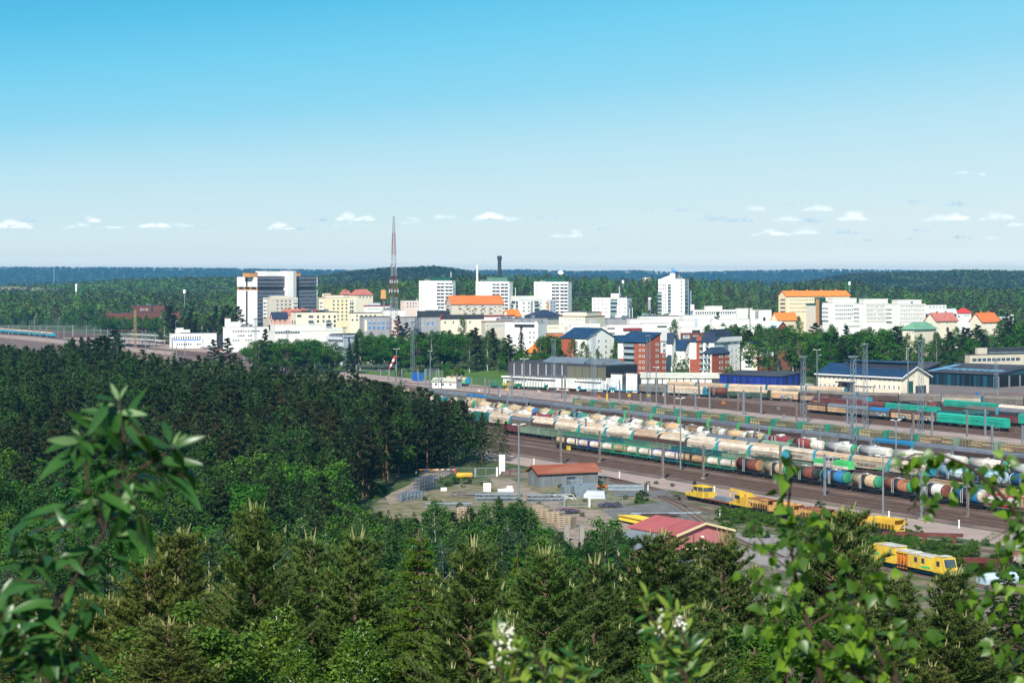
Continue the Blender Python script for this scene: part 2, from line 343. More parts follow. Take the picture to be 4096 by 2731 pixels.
    def kit(s, n, seed=1, m=None):
        rng = random.Random(seed); b = MB()
        for i in range(n):
            x, y = rng.uniform(.1, .9) * s.W, rng.uniform(.1, .8) * s.D; w = rng.uniform(.5, 1.6); h = rng.uniform(.5, 1.8)
            b.box(x - w, x + w, y - w * .7, y + w * .7, s.H + .2, s.H + .6 + h)
        b.obj('roof_vents', [m or metal_g], s.root); return s
    def mast(s, f, x, ytop, r=.25, m=None):
        u = s.u(f, x); z = s.z(f, u, ytop); b = MB(); p = (u, s.D * .4) if f == 'L' else (s.W * .6, u); b.tube((*p, s.H), (*p, z), r, 6); b.obj('antenna', [m or frame_m], s.root); return s

# 1 office slab ---------------------------------------------------
o = Bd('office_tower', 'large office slab with blank white end, dark window bands and white lift core', 948, 1028, 1270, 1700, 47, 1107, white)
b = MB(); b.box(0, o.W, 0, 22, 0, 0); # body in two stacked masses with a recessed dark floor between
zr0, zr1 = o.z('L', 0, 1160), o.z('L', 0, 1147); Wd, Dd = o.W, o.D
b = MB(); b.box(0, Wd, 0, Dd, -1, zr0); b.box(0, Wd, 0, Dd, zr1, o.H); b.obj('wall', [white], o.root)
b = MB(); b.box(1.5, Wd - 1.5, 1.5, Dd - 1.5, zr0 - .02, zr1 + .02); b.obj('recessed_floor', [darkw], o.root)
b = MB(); b.box(-.1, Wd + .1, -.1, 1.2, zr0, zr0 + .7); 
for i in range(4): b.box(.6 + i * (Wd - 2) / 3, 1.4 + i * (Wd - 2) / 3, 0.2, 1, zr0, zr1)
b.obj('orange_ledge', [tan], o.root)
b = MB(); b.box(-.2, Wd + .2, -.2, Dd + .2, o.H + .003, o.H + .5); b.obj('roof', [dark_r], o.root)
o.fb('L', 984, 990.5, 1110, 1146, .08, darkw, 'stair_window'); o.fb('L', 984, 990.5, 1163, 1300, .08, darkw, 'stair_window')
spand = mat('spandrel', (.17, .19, .24), .5, (.10, .11, .15), .5, .6)
o.fb('R', 1029.5, 1266, 1107.5, 1147, .1, darkw, 'facade_panel'); o.fb('R', 1029.5, 1266, 1160.5, 1330, .1, darkw, 'facade_panel')
for i, y in enumerate([1109, 1125, 1141, 1163, 1178, 1193, 1207, 1222, 1237, 1252, 1267, 1282]):
    o.fb('R', 1029.5, 1266, y, y + (4.5 if i in (2,) else 7), .5, spand, 'spandrel_band', .1); 
    if i != 2: 
        ob = o.fb('R', 1031, 1265, y + 8.3, y + 12.3, .18, glass, 'window_band', .1)
o.fb('R', 1138, 1171, 1084, 1330, 5, white, 'lift_core', -4); o.fb('R', 1160, 1163, 1084, 1330, 5.3, greyw, 'core_joint', 5); o.fb('R', 1166.5, 1168, 1084, 1330, 5.3, greyw, 'core_joint', 5)
o.pent('R', 1070, 1138, 1085, white, .5, 0.1, 'plant_room'); o.pent('R', 1011, 1043, 1092, tan, .35, .15, 'plant_room', brown_r); 
o.pent('R', 1180, 1211, 1092, tan, .35, .1, 'plant_room', brown_r); o.mast('R', 1089, 1070, .15, metal_g).mast('R', 1157, 1072, .15, metal_g)
# 2, 3 housing blocks before and beside it ------------------------------
o = Bd('apartment_block', 'beige eight storey flats with small square windows in front of the dark office slab', 1052, 1075, 1191, 1600, 60, 1193, beige).walls(white, .4)
o.win('R', 1110, 1160, 4, 1204, 1249, 4, 6.5, 6.5, 'bare'); o.win('R', 1180, 1180, 1, 1205, 1249, 4, 15, 9, 'balcony'); o.win('L', 1062, 1062, 1, 1205, 1263, 5, 13, 9, 'balcony')
o.pent('R', 1092, 1155, 1185, yellow_w, .4, .2, rim=lgrey)
o = Bd('apartment_block', 'pale yellow flats with rows of square windows right of the dark office slab', 1274, 1302, 1416, 1600, 60, 1193, yellow_w).walls(cream, .4)
o.win('R', 1335, 1386, 4, 1204, 1278, 6, 6.5, 6.5, 'bare'); o.win('R', 1405, 1405, 1, 1205, 1264, 5, 16, 9, 'balcony'); o.win('L', 1287, 1287, 1, 1205, 1234, 3, 12, 9, 'balcony')
o.pent('R', 1313, 1380, 1181, cream, .4, .2, rim=brown_r); o.pent('L', 1277, 1289, 1174, cream, .2, .1, 'chimney')
# 4 cream four storey with black balconies -------------------------------
o = Bd('apartment_building', 'cream flats with black balconies and dark roof below the beige block', 1163, 1185, 1349, 1480, 64, 1250, cream).walls(dark_r, .4)
o.win('R', 1272, 1339, 4, 1267, 1303, 3, 8, 10, 'bare', .1); o.win('R', 1244, 1314, 2, 1288, 1304, 2, 20, 12, 'gbalcony'); o.win('R', 1197, 1197, 1, 1264, 1264, 1, 16, 9, 'dark'); o.win('R', 1244, 1244, 1, 1267, 1267, 1, 18, 9, 'dark'); o.win('L', 1170, 1180, 2, 1290, 1300, 2, 4, 14, 'dark')
o.pent('R', 1220, 1318, 1242, darkw, .5, .2); o.pent('R', 1262, 1274, 1238, red_p, .15, .2, 'chimney')
# pink houses in front
o = Bd('house', 'pink house with dark pitched roof left of the cream flats', 1083, 1090, 1150, 1500, 55, 1268, pink); o.walls(); o.gable('y', 3.5, navy_r); o.win('R', 1100, 1140, 3, 1283, 1300, 2, 5, 8, 'bare'); o.win('L', 1086, 1086, 1, 1284, 1284, 1, 3, 8)
o = Bd('house', 'low house with red tiled roof behind the pink house', 1130, 1140, 1235, 1530, 60, 1256, pink); o.walls(); o.gable('y', 3.5, red_r, chim=3)
o = Bd('civic_building', 'long low white stepped building with a dark window band behind the park trees', 1068, 1100, 1372, 1350, 62, 1327, pale).walls(pale, .4)
o.pent('R', 1102, 1300, 1302, pale, .6, .05, 'upper_storey', white); o.pent('R', 1300, 1372, 1316, pale, .5, .05, 'upper_storey', white); o.win('R', 1150, 1150, 1, 1329, 1329, 1, 92, 10, 'strip')
o = Bd('office_building', 'white three storey office with a tall chimney beside the station', 892, 912, 1075, 1400, 60, 1310, white).walls(white, .3)
o.win('R', 934, 1005, 8, 1324, 1360, 3, 7, 7, 'blind', .1); o.pent('R', 916, 964, 1290, white, .5, .1, 'rooftop_room', white); o.pent('L', 899, 911, 1273, white, .07, .0, 'chimney', brown_r)
o.win('R', 1022, 1022, 1, 1324, 1324, 1, 40, 7, 'pale')
o = Bd('station_building', 'long white station building with blue striped window band by the platforms', 678, 690, 866, 1450, 66, 1336, white).walls(white, .3)
o.win('R', 697, 800, 12, 1352, 1352, 1, 5, 9, 'dark'); o.fb('R', 694, 802, 1358, 1362, .15, blue_p, 'blue_band'); o.win('R', 700, 800, 12, 1378, 1378, 1, 5, 8, 'bare', .2)
o.pent('R', 730, 842, 1331, dark_r, .5, .1, 'rooftop_room'); o.fb('R', 800, 866, 1384, 1390, 3, lgrey, 'canopy')
o = Bd('station_extension', 'small white stepped roof hall left behind the station building', 700, 706, 760, 1500, 66, 1320, white).walls(white, .3); o.pent('R', 708, 735, 1312, white)
o = Bd('restaurant', 'blue awning fronted low shop behind the station building', 800, 808, 895, 1480, 60, 1341, darkw).walls(dark_r, .3)
o = Bd('control_tower', 'blue grey glass fronted control building behind two dark spruces', 1307, 1375, 1460, 1200, 40, 1352, lgrey).walls(dark_r, .4)
o.fb('L', 1313, 1374, 1346, 1357, .9, lgrey, 'upper_band', 0); o.win('L', 1343, 1343, 1, 1342, 1342, 1, 60, 7, 'strip'); o.win('L', 1343, 1343, 1, 1365, 1365, 1, 60, 6, 'strip'); o.pent('L', 1318, 1372, 1337, lgrey, .8, .05, 'plant_room', dark_r)
o = Bd('brick_school', 'dark brick flat roofed building half hidden in trees at far left', 530, 545, 660, 1990, 62, 1223, brick2).walls(dark_r, .4); o.win('R', 567, 586, 2, 1238, 1238, 1, 12, 8, 'pale'); o.fb('R', 605, 612, 1222, 1300, .1, darkw, 'dark_panel')
o = Bd('brick_wing', 'low brick wing with dark flat roof in front of the brick building', 422, 432, 720, 1920, 62, 1252, brick2).walls(dark_r, .5); o.win('R', 556, 556, 1, 1268, 1268, 1, 10, 10); o.win('R', 655, 655, 1, 1271, 1271, 1, 26, 13, 'pale')
o = Bd('brick_annex', 'brick annex with orange panels among pines left of the white office', 700, 708, 790, 1640, 60, 1290, brick2).walls(dark_r, .5)
# middle town -----------------------------------------------------------
o = Bd('apartment_building', 'cream flats with a flat dark roof right of the yellow block', 1395, 1400, 1530, 1370, 64, 1253, cream).walls(dark_r, .4); o.win('R', 1410, 1500, 6, 1264, 1280, 2, 7, 7, 'dark', .2)
o = Bd('grey_block', 'dark grey flats with bright blue balcony panels', 1438, 1452, 1565, 1290, 64, 1268, greyw).walls(dark_r, .3)
o.win('R', 1478, 1550, 5, 1284, 1301, 2, 6, 6.5, 'pale')
for x in (1478, 1496, 1514, 1532, 1550): o.fb('R', x - 3.5, x + 3.5, 1290, 1297, .15, blue_p, 'blue_panel'); o.fb('R', x - 3.5, x + 3.5, 1306, 1316, .15, blue_p, 'blue_panel')
o.fb('R', 1458, 1468, 1280, 1325, .1, cream, 'pale_panel')
o = Bd('grey_block', 'dark grey flats with blue panels right of the radio mast', 1588, 1600, 1760, 1300, 64, 1270, greyw).walls(dark_r, .3); o.win('R', 1640, 1740, 7, 1284, 1301, 2, 6, 6.5, 'pale'); 
for x in (1712, 1730): o.fb('R', x - 3.5, x + 3.5, 1289, 1297, .15, blue_p, 'blue_panel')
o = Bd('flat_roof_building', 'white flat building with a red stripe behind the radio mast', 1455, 1462, 1560, 1500, 60, 1226, white).walls(maroon, .8); o.pent('R', 1478, 1522, 1212, lgrey, .6, .1); o.win('R', 1475, 1515, 5, 1236, 1236, 1, 7, 5, 'pale'); o.pent('R', 1528, 1582, 1213, darkw, .5, .2)
o = Bd('round_storage', 'white flat building at the foot of the radio mast', 1520, 1532, 1620, 1400, 60, 1243, white).walls(white, .3); o.kit(6, 4)
o = Bd('pink_block', 'pale pink flat roofed house behind a birch', 1602, 1615, 1675, 1600, 60, 1204, rpink).walls(white, .3); o.win('R', 1630, 1665, 4, 1214, 1226, 2, 5, 5)
o = Bd('red_roof_house', 'cream house with a light red hipped roof on the wooded hillside', 1400, 1425, 1492, 1780, 50, 1180, cream); o.walls(); o.hip(5, red_r); o.win('R', 1440, 1482, 4, 1189, 1189, 1, 5, 5)
o = Bd('red_roof_house', 'small cream house with a dark red roof left of its hillside neighbour', 1362, 1370, 1402, 1820, 50, 1178, cream); o.walls(); o.hip(4, red_r); o.pent('L', 1364, 1368, 1157, red_r, .2, .4, 'chimney')
for i, (x0, x1, x2, y, pc, ph, lb) in enumerate(((1676, 1740, 1822, 1125, dgreen, 1111, 'leftmost of three tall white slab towers, dark green rooftop room'), (1903, 1962, 2051, 1128, lgreen, 1111, 'middle of three tall white slab towers, grey green rooftop room'), (2136, 2200, 2287, 1129, dgreen, 1114, 'rightmost of three tall white slab towers, satellite dish on its roof'))):
    t = Bd('tower_block', lb, x0, x2 - 14, x2, 1810, 22, y, white).walls(white, .4)
    t.win('L', x1 + 23, x1 + 57, 2, y + 13, y + 13 + 13.7 * 8, 9, 31, 12, 'balcony'); t.win('L', x0 + 11, x0 + 11, 1, y + 14, y + 14 + 13.7 * 8, 9, 2.6, 6, 'dark'); t.win('L', x0 + 56, x0 + 56, 1, y + 14, y + 14 + 13.7 * 8, 9, 2.6, 6, 'dark')
    t.fb('L', x0 + 30, x0 + 33, y + 1, y + 200, .3, pale, 'wall_joint'); t.pent('L', x0 + 42, x0 + 124, ph, pc, .6, .2, 'rooftop_room', pc); t.kit(3, i)
    if i == 2:
        d = MB(); d.lathe([(0, .3), (.5, 1.5), (.9, 2.6), (1.0, 2.6), (.6, 1.4), (.2, .2)], 14); q = d.obj('satellite_dish', [frame_m], t.root, loc=(t.u('L', 2234), 5, t.H + 8), rz=(0, R(-50), R(-60)))
o = Bd('long_apartment', 'long beige flats with bright orange gabled roof and small pink balconies', 1784, 1806, 2012, 1500, 70, 1214, beige); o.walls(); o.gable('y', 5.6, orange_r, .8)
o.win('R', 1840, 2000, 9, 1225, 1243, 2, 7, 6.5, 'blind', .05); o.win('R', 1838, 1961, 5, 1228, 1228, 1, 11, 9, 'stub'); o.win('R', 1858, 1960, 4, 1246, 1246, 1, 11, 9, 'stub'); o.win('L', 1793, 1793, 1, 1228, 1245, 2, 12, 9, 'stub')
o = Bd('dark_roof_hall', 'dark flat roofed block with a white duct in front of the long orange roofed flats', 1668, 1676, 1800, 1430, 64, 1247, darkw).walls(dark_r, .5); o.kit(5, 2)
b = MB(); b.path([(o.W, 5, o.H + 4), (o.W, 5, o.H + 1.5), (o.W, 14, o.H + 1.5), (o.W, 14, o.H + 4)], .8, n=8); b.obj('duct', [frame_m], o.root)
o = Bd('shop_building', 'white shop with a tall red chimney behind park birches', 1755, 1765, 1935, 1330, 66, 1278, cream).walls(darkw, 3); o.pent('R', 1762, 1774, 1259, red_p, .12, .05, 'chimney'); o.win('R', 1780, 1880, 4, 1290, 1290, 1, 5, 9, 'dark')
o = Bd('shop_building', 'low brownish block with rows of narrow windows behind tall birches', 1925, 1940, 2060, 1300, 66, 1288, beige).walls(brown_r, .5); o.win('R', 1950, 2045, 14, 1303, 1303, 1, 5, 9, 'pale')
o = Bd('cream_house', 'cream gabled house with an orange roof right of the long flats', 2012, 2036, 2082, 1420, 45, 1262, cream); o.walls(); o.gable('y', 4, bright_o, .8); o.win('L', 2020, 2030, 2, 1265, 1265, 1, 3, 5)
o = Bd('red_parapet_block', 'low white block with a dark red roof edge below the long flats', 1930, 1938, 2060, 1390, 66, 1268, white).walls(maroon, 1.2)
o = Bd('glass_apartment', 'white flats with glazed balconies in front of the rightmost slab tower', 2042, 2075, 2195, 1600, 55, 1203, white).walls(white, .4)
o.win('R', 2095, 2115, 2, 1212, 1243, 3, 7, 7, 'blind'); o.win('R', 2146, 2146, 1, 1211, 1243, 3, 18, 12, 'gbalcony'); o.win('L', 2050, 2068, 2, 1212, 1244, 3, 9, 12, 'gbalcony'); o.fb('R', 2122, 2131, 1205, 1300, .2, greyw, 'dark_strip'); o.win('R', 2164, 2185, 2, 1212, 1243, 3, 7, 7, 'pale')
o.pent('R', 2065, 2165, 1184, pale, .5, .15); o.kit(4, 7)
o = Bd('grey_apartment', 'narrow grey flats with orange balcony column', 2188, 2200, 2224, 1610, 40, 1202, lgrey).walls(lgrey, .4); o.fb('L', 2190, 2196, 1206, 1250, .8, tan, 'balcony_column'); o.win('R', 2207, 2217, 2, 1212, 1240, 3, 4, 6, 'dark')
o = Bd('hip_roof_block', 'grey block with wide dark blue hipped roof in the town centre', 2098, 2180, 2252, 1400, 35, 1266, beige); o.walls(); o.hip(4.6, navy_r, 1.2, .5); o.win('R', 2195, 2240, 3, 1274, 1290, 2, 9, 6, 'pale')
o = Bd('flat_block', 'low grey terrace building with pale glazed front', 1985, 1995, 2190, 1350, 66, 1276, greyw).walls(grey_r, .5); o.win('R', 2005, 2060, 6, 1286, 1286, 1, 9, 5, 'pale'); o.kit(8, 3)
o = Bd('white_office', 'white office with dark top window band behind the dark spruce', 2020, 2152, 2186, 1240, 25, 1292, white).walls(white, .4)
o.fb('L', 2058, 2140, 1296, 1309, .1, darkw, 'dark_band'); o.win('L', 2120, 2137, 2, 1328, 1367, 3, 9, 8, 'blind'); o.fb('L', 2140, 2150, 1286, 1400, .6, white, 'white_fin')
o = Bd('cream_apartment', 'large cream corner building with brown roof and arched top storey', 2236, 2340, 2420, 1330, 30, 1268, cream).walls(brown_r, .5)
o.win('L', 2250, 2332, 7, 1277, 1296, 2, 6, 7, 'pale', .15); o.pent('L', 2252, 2338, 1249, cream, .7, .1, 'upper_storey', grey_r); o.fb('R', 2360, 2386, 1280, 1296, .2, white, 'white_panel'); o.pent('R', 2345, 2400, 1252, cream, .8, .1, 'upper_storey')
o = Bd('white_terrace', 'white stepped building with a flat canopy roof under the cream corner building', 2258, 2270, 2420, 1250, 68, 1312, pale).walls(white, .5); o.pent('R', 2284, 2400, 1298, pale, .5, .05, 'upper_storey', white); o.win('R', 2342, 2342, 1, 1309, 1309, 1, 36, 5, 'strip')
o = Bd('low_wall_block', 'low cream wall building with slit windows behind bright bushes', 2185, 2190, 2240, 1270, 68, 1300, cream).walls(None); o.win('R', 2198, 2228, 4, 1312, 1312, 1, 3, 6, 'dark')
o = Bd('orange_shop', 'small orange shop front among the trees', 2185, 2190, 2255, 1200, 66, 1335, mat('orange render', (.75, .22, .06), .7, None, .3, .4)).walls(grey_r, .4); o.win('R', 2205, 2240, 4, 1344, 1344, 1, 6, 6)
o = Bd('villa', 'villa with a bright orange tiled roof hidden in the park trees', 2100, 2140, 2190, 1130, 50, 1412, cream); o.walls(); o.hip(5.5, bright_o, .8, .5)
o = Bd('white_apartment', 'white seven storey flats with glazed corner balconies and a rooftop antenna', 2368, 2508, 2526, 1640, 20, 1191, white).walls(grey_r, .3)
o.win('L', 2378, 2424, 4, 1200, 1248, 4, 6, 6, 'blind'); o.win('L', 2479, 2500, 2, 1200, 1248, 4, 6, 6, 'blind'); o.win('L', 2456, 2456, 1, 1202, 1249, 4, 28, 12, 'gbalcony'); o.win('R', 2518, 2518, 1, 1208, 1250, 3, 14, 8, 'gbalcony')
o.pent('L', 2440, 2472, 1174, white, .5, .2); o.mast('L', 2470, 1145); o.fb('L', 2400, 2406, 1248, 1270, .5, red_p, 'red_panel')
o = Bd('low_hall', 'low grey roofed hall with flagpoles right of the cream corner building', 2418, 2430, 2545, 1400, 66, 1275, greyw).walls(grey_r, .5); o.kit(9, 5)
# white high tower ------------------------------------------------------
o = Bd('high_rise', 'tallest white residential tower with stepped top and blue glazed balcony column', 2633, 2738, 2755, 1740, 22, 1117, white)
o.walls(white, .3); o.pent('L', 2680, 2700, 1093, white, .8, .0, 'stepped_top'); 
b = MB(); u0, u1 = o.u('L', 2636), o.u('L', 2700); z0, z1 = o.H, o.z('L', u1, 1092); b.ext([(u0, z0), (u1, z0), (u1, z1)], 1, 14, 'y', 0); b.ext([(u0 - .5, z0 + .3), (u1 + .5, z1 + .3), (u1 + .5, z1 + .8), (u0 - .5, z0 + .8)], .5, 15, 'y', 1); b.obj('sloping_roof', [white, navy_r], o.root)
o.win('L', 2675, 2681, 2, 1142, 1246, 9, 6, 10, 'gbalcony'); o.win('L', 2640, 2640, 1, 1173, 1246, 6, 15, 11, 'gbalcony'); o.win('L', 2654, 2662, 2, 1141, 1155, 2, 3, 8, 'dark'); o.win('L', 2636, 2646, 3, 1141, 1155, 2, 2.5, 7, 'dark')
o.fb('L', 2737, 2737.6, 1115, 1300, .1, pale, 'wall_joint'); o.win('L', 2725, 2725, 1, 1127, 1245, 9, 5, 7, 'dark'); o.win('L', 2655, 2662, 2, 1180, 1245, 6, 3, 6, 'dark')
o.win('R', 2746, 2746, 1, 1122, 1248, 9, 13, 12, 'dark'); o.pent('L', 2684, 2698, 1082, blue_p, .2, .3, 'sign_box'); o.mast('L', 2681, 1072, .3, blue_p).mast('L', 2687, 1072, .3, blue_p)
o = Bd('grey_wing', 'narrow grey wing attached right of the tallest white tower', 2752, 2760, 2766, 1760, 30, 1163, lgrey).walls(lgrey, .3)
o = Bd('library', 'long low white building with row of dark windows behind the tallest tower', 2765, 2775, 2950, 1560, 66, 1242, white).walls(white, .5); o.win('R', 2785, 2940, 18, 1252, 1252, 1, 6, 8, 'dark'); o.pent('R', 2822, 2890, 1226, pale, .5, .1, 'upper_storey', white); o.pent('R', 2765, 2778, 1218, white, .3, .1)
o = Bd('theatre', 'large windowless white block at the right end of the civic buildings', 2990, 3000, 3086, 1480, 62, 1243, white).walls(white, .5); o.fb('R', 3020, 3034, 1243, 1275, .15, greyw, 'dark_panel'); o.fb('R', 3052, 3062, 1269, 1283, .15, darkw, 'doorway')
o = Bd('theatre_wing', 'plain white block left of the large windowless block', 2942, 2948, 3010, 1520, 62, 1236, pale).walls(white, .5)
o = Bd('white_hall', 'broad plain white hall in the middle of the town centre', 2715, 2735, 2940, 1400, 66, 1264, white).walls(white, .5)
o = Bd('white_hall', 'white hall with pale pitched roof right of the broad white hall', 2840, 2850, 2998, 1340, 66, 1280, white).walls(pale, .5); o.fb('R', 2932, 2945, 1270, 1290, .2, pale, 'grey_panel')
o = Bd('grey_roof_hall', 'long flat grey roofed hall with roof vents left of the tallest tower', 2548, 2560, 2740, 1450, 66, 1266, pale).walls(grey_r, .5); o.kit(12, 9); o.pent('R', 2572, 2588, 1252, green_r, .2, .3)
o = Bd('white_block', 'white block with brown slit windows between the cream corner building and the halls', 2508, 2520, 2640, 1310, 64, 1279, pale).walls(white, .5); o.win('R', 2560, 2583, 2, 1301, 1301, 1, 16, 5, 'dark')
o = Bd('shopping_centre', 'long white shopping building with a red balcony band', 2418, 2430, 2570, 1220, 68, 1302, white).walls(white, .4); o.win('R', 2445, 2445, 1, 1314, 1314, 1, 30, 8, 'strip'); o.win('R', 2445, 2445, 1, 1334, 1334, 1, 30, 8, 'strip'); o.win('R', 2528, 2528, 1, 1317, 1317, 1, 72, 12, 'strip').fb('R', 2492, 2566, 1313, 1322, .8, maroon, 'red_band')
o = Bd('car_park', 'white three deck building with dark open floors', 2560, 2575, 2680, 1240, 66, 1296, white).walls(white, .4); o.win('R', 2648, 2648, 1, 1307, 1325, 2, 40, 7, 'dark')
o = Bd('white_centre_block', 'plain white block behind the birch in the town centre', 2690, 2705, 2790, 1290, 64, 1284, white).walls(white, .4); o.fb('R', 2778, 2790, 1274, 1310, .3, lgrey, 'grey_panel')
o = Bd('brown_brick_block', 'brown brick building with white top band and large window', 2715, 2725, 2910, 1180, 66, 1310, white).walls(white, .4); o.fb('R', 2722, 2910, 1331, 1400, .2, brick2, 'brick_storey'); o.off = {'L': 0, 'R': .21}; o.win('R', 2744, 2744, 1, 1347, 1347, 1, 26, 13, 'pale'); o.fb('R', 2768, 2800, 1320, 1330, .25, darkw, 'dark_band'); o.win('R', 2775, 2790, 3, 1346, 1346, 1, 5, 11, 'pale')
# hospital and white wings -----------------------------------------------
peach = mat('peach render', (.83, .68, .46), .8, (.74, .58, .38), .15, .4)
o = Bd('hospital', 'tall peach coloured building with a long bright orange roof', 3114, 3146, 3398, 1660, 62, 1183, peach); o.walls(); o.gable('y', 3.8, bright_o, .8, chim=4)
o.win('R', 3163, 3230, 9, 1199, 1246, 4, 4.2, 4.8, 'blind'); o.win('R', 3240, 3300, 7, 1199, 1231, 3, 4.2, 4.8, 'dark'); o.win('L', 3131, 3131, 1, 1199, 1263, 5, 15, 6, 'bare')
o = Bd('hospital_annex', 'orange roofed low wing at the foot of the peach building', 3085, 3110, 3190, 1400, 50, 1278, peach); o.walls(); o.gable('y', 4.5, bright_o)
o = Bd('ochre_block', 'block with ochre stair strip and dark green upper wall before the peach building', 3225, 3262, 3310, 1560, 45, 1222, beige).walls(dgreen, 1.5); o.fb('R', 3263, 3275, 1197, 1300, .5, tan, 'stair_strip', 0); o.fb('R', 3277, 3310, 1206, 1300, .2, darkw, 'dark_panel'); o.pent('R', 3280, 3310, 1190, dgreen, .4, .2); o.win('R', 3282, 3300, 3, 1230, 1262, 3, 5, 6, 'pale'); o.win('L', 3240, 3250, 2, 1235, 1260, 3, 3, 5, 'pale')
for i, (x0, x1, x2, yt, pt, lb) in enumerate(((3290, 3330, 3425, 1213, 1195, 'leftmost wing of the long white terraced flats, glazed corner balconies'), (3415, 3455, 3555, 1216, 1198, 'middle wing of the long white terraced flats, pale window bands'), (3545, 3590, 3702, 1218, 1202, 'rightmost wing of the long white terraced flats, tallest windows at the end'))):
    t = Bd('terraced_apartment', lb, x0, x1, x2, 1500 - i * 35, 62, yt, white).walls(white, .4)
    e = x2 - 8 if i == 2 else x2 - 15
    t.win('R', x1 + 14, e, 14 if i else 9, yt + 11, yt + 61, 4, 4.8, 5.5, 'pale' if i else 'bare', .08, i); t.win('L', x0 + 8, x0 + 20, 2, yt + 12, yt + 61, 4, 11, 12, 'balcony')
    t.pent('R', x1 + 5, x1 + 100, pt, pale, .5, .1, 'upper_storey', white)
    for r in range(5): t.fb('R', x1 + 8, e + 4, yt + 1.5 + r * 16.5, yt + 6.5 + r * 16.5, .12, beige if i else pale, 'beige_band')
o = Bd('office_row', 'distant pale office with two glazed floors right of the white terraced flats', 3695, 3702, 3785, 1780, 66, 1222, pale).walls(white, .4); o.win('R', 3720, 3775, 5, 1229, 1229, 1, 9, 6, 'pale')
o = Bd('blue_roof_hall', 'low hall with long pale blue roof behind the red roofed house', 3695, 3705, 3826, 1600, 68, 1252, darkw); o.walls(); o.gable('y', 3, lgrey, .5)
for i, (x0, x1, x2, yt, rs, c, y, lb) in enumerate(((3700, 3745, 3830, 1282, 5, red_r, 1380, 'wide house with salmon red roof right of the white flats'), (3822, 3850, 3885, 1252, 4, red_p, 1700, 'white house with a bright red hipped roof'), (3880, 3928, 3998, 1285, 5, orange_r, 1280, 'cream house with an orange red roof at the right edge of town'))):
    t = Bd('red_roof_house', lb, x0, x1, x2, y, 55, yt, cream if i != 1 else white); t.walls(); t.gable('y', rs, c, .8, chim=2) if i != 1 else t.hip(rs, c); t.win('L', (x0 + x1) / 2, (x0 + x1) / 2, 1, yt + 14, yt + 14, 1, 10, 7, 'pale'); t.win('R', x1 + 10, x2 - 10, 3, yt + 10, yt + 10, 1, 6, 6, 'pale')
o = Bd('white_villa', 'small white flat roofed house with chimney at far right', 3995, 4005, 4055, 1450, 55, 1267, white).walls(grey_r, .4); o.pent('R', 4046, 4056, 1258, cream, .2, .2, 'chimney')
o = Bd('green_roof_house', 'cream house with a pale green hipped roof among the trees', 3610, 3655, 3745, 1150, 45, 1318, cream); o.walls(); o.hip(4.2, green_r, 1, .6); o.win('L', 3640, 3650, 2, 1330, 1330, 1, 6, 8, 'pale')
o = Bd('white_pavilion', 'small white pavilion below the terraced flats', 3378, 3390, 3440, 1260, 60, 1300, white); o.walls(); o.gable('y', 1.5, white)
o = Bd('grey_roof_house', 'brick house with a slate grey gabled roof left of the tree belt', 3065, 3105, 3150, 1260, 50, 1313, brick); o.walls(); o.gable('x', 4, lgrey, 1)
# brick apartments by the yard ---------------------------------------------
def apart(label, xl, xc, xr, Y, a, yt, wl, wr, rise, rm, axis):
    t = Bd('apartment_house', label, xl, xc, xr, Y, a, yt, white); b = MB(); b.box(0, t.W, 0, t.D, -1, t.H); b.obj('wall', [white], t.root)
    t.gable(axis, rise, rm, .8); return t
o = apart('white gabled flats with blue roof left of the red brick flats', 2246, 2345, 2456, 1120, 40, 1352, 0, 0, 5.2, blue_r, 'x')
o.fb('L', 2247, 2300, 1350, 1420, .15, brick, 'brick_facade', base=True); o.win('R', 2394, 2423, 2, 1364, 1433, 4, 9, 10, 'plain'); o.win('R', 2440, 2440, 1, 1364, 1433, 4, 3, 9, 'pale')
o = apart('white flats with plain gable between the brick apartment houses', 2440, 2470, 2520, 1190, 45, 1370, 0, 0, 4, blue_r, 'y')
o = apart('red brick and white flats with tall brick gable, glazed balconies and blue roof', 2471, 2583, 2665, 1090, 45, 1366, 0, 0, 0.1, blue_r, 'x')
for c in [c for c in o.root.children if c.name.startswith(('roof', 'gable'))]: bpy.data.objects.remove(c)
zt = o.z('R', 0, 1364); zp = o.z('R', o.u('R', 2642), 1332); Wd, Dd = o.W, o.D; vp = o.u('R', 2641)
b = MB(); b.ext([(0, o.H), (Dd, o.H), (Dd, zp - 3), (vp, zp)], 0, Wd, 'x'); b.obj('gable_wall', [white], o.root)
b = MB(); b.ext([(-1, o.H - .6), (vp, zp + .1), (vp, zp + .5), (-1, o.H - .2)], -1, Wd + .8, 'x'); b.obj('roof', [blue_r], o.root)
b = MB(); b.box(Wd - 2, Wd + .5, vp, vp + 5, o.H, zp + 1.5); b.obj('white_tower', [white], o.root)
o.fb('L', 2497, 2583, 1366, 1500, .15, brick, 'brick_facade', base=True); o.fb('L', 2472, 2497, 1433, 1500, .15, brick, 'brick_facade', base=True)
b = MB(); b.ext([(0, -1), (vp, -1), (vp, zp - .2), (0, o.H - .2)], Wd + .01, Wd + .16, 'x'); b.obj('brick_facade', [brick], o.root)
o.fb('R', 2641, 2664, 1413, 1500, .22, brick, 'brick_facade', base=True)
o.off = {'L': .16, 'R': .17}; o.win('L', 2519, 2519, 1, 1374, 1446, 4, 38, 22, 'gbalcony'); o.win('L', 2561, 2575, 2, 1377, 1471, 5, 8, 10, 'plain'); o.win('R', 2628, 2628, 1, 1377, 1471, 5, 12, 10, 'plain'); 
u = o.u('R', 2655)
for j in range(5): link('window', win_mesh('plain'), o.root, (Wd + .25, u, o.z('R', u, 1377 + j * 23.5)), R(90), (2.3, 1, 1.4))
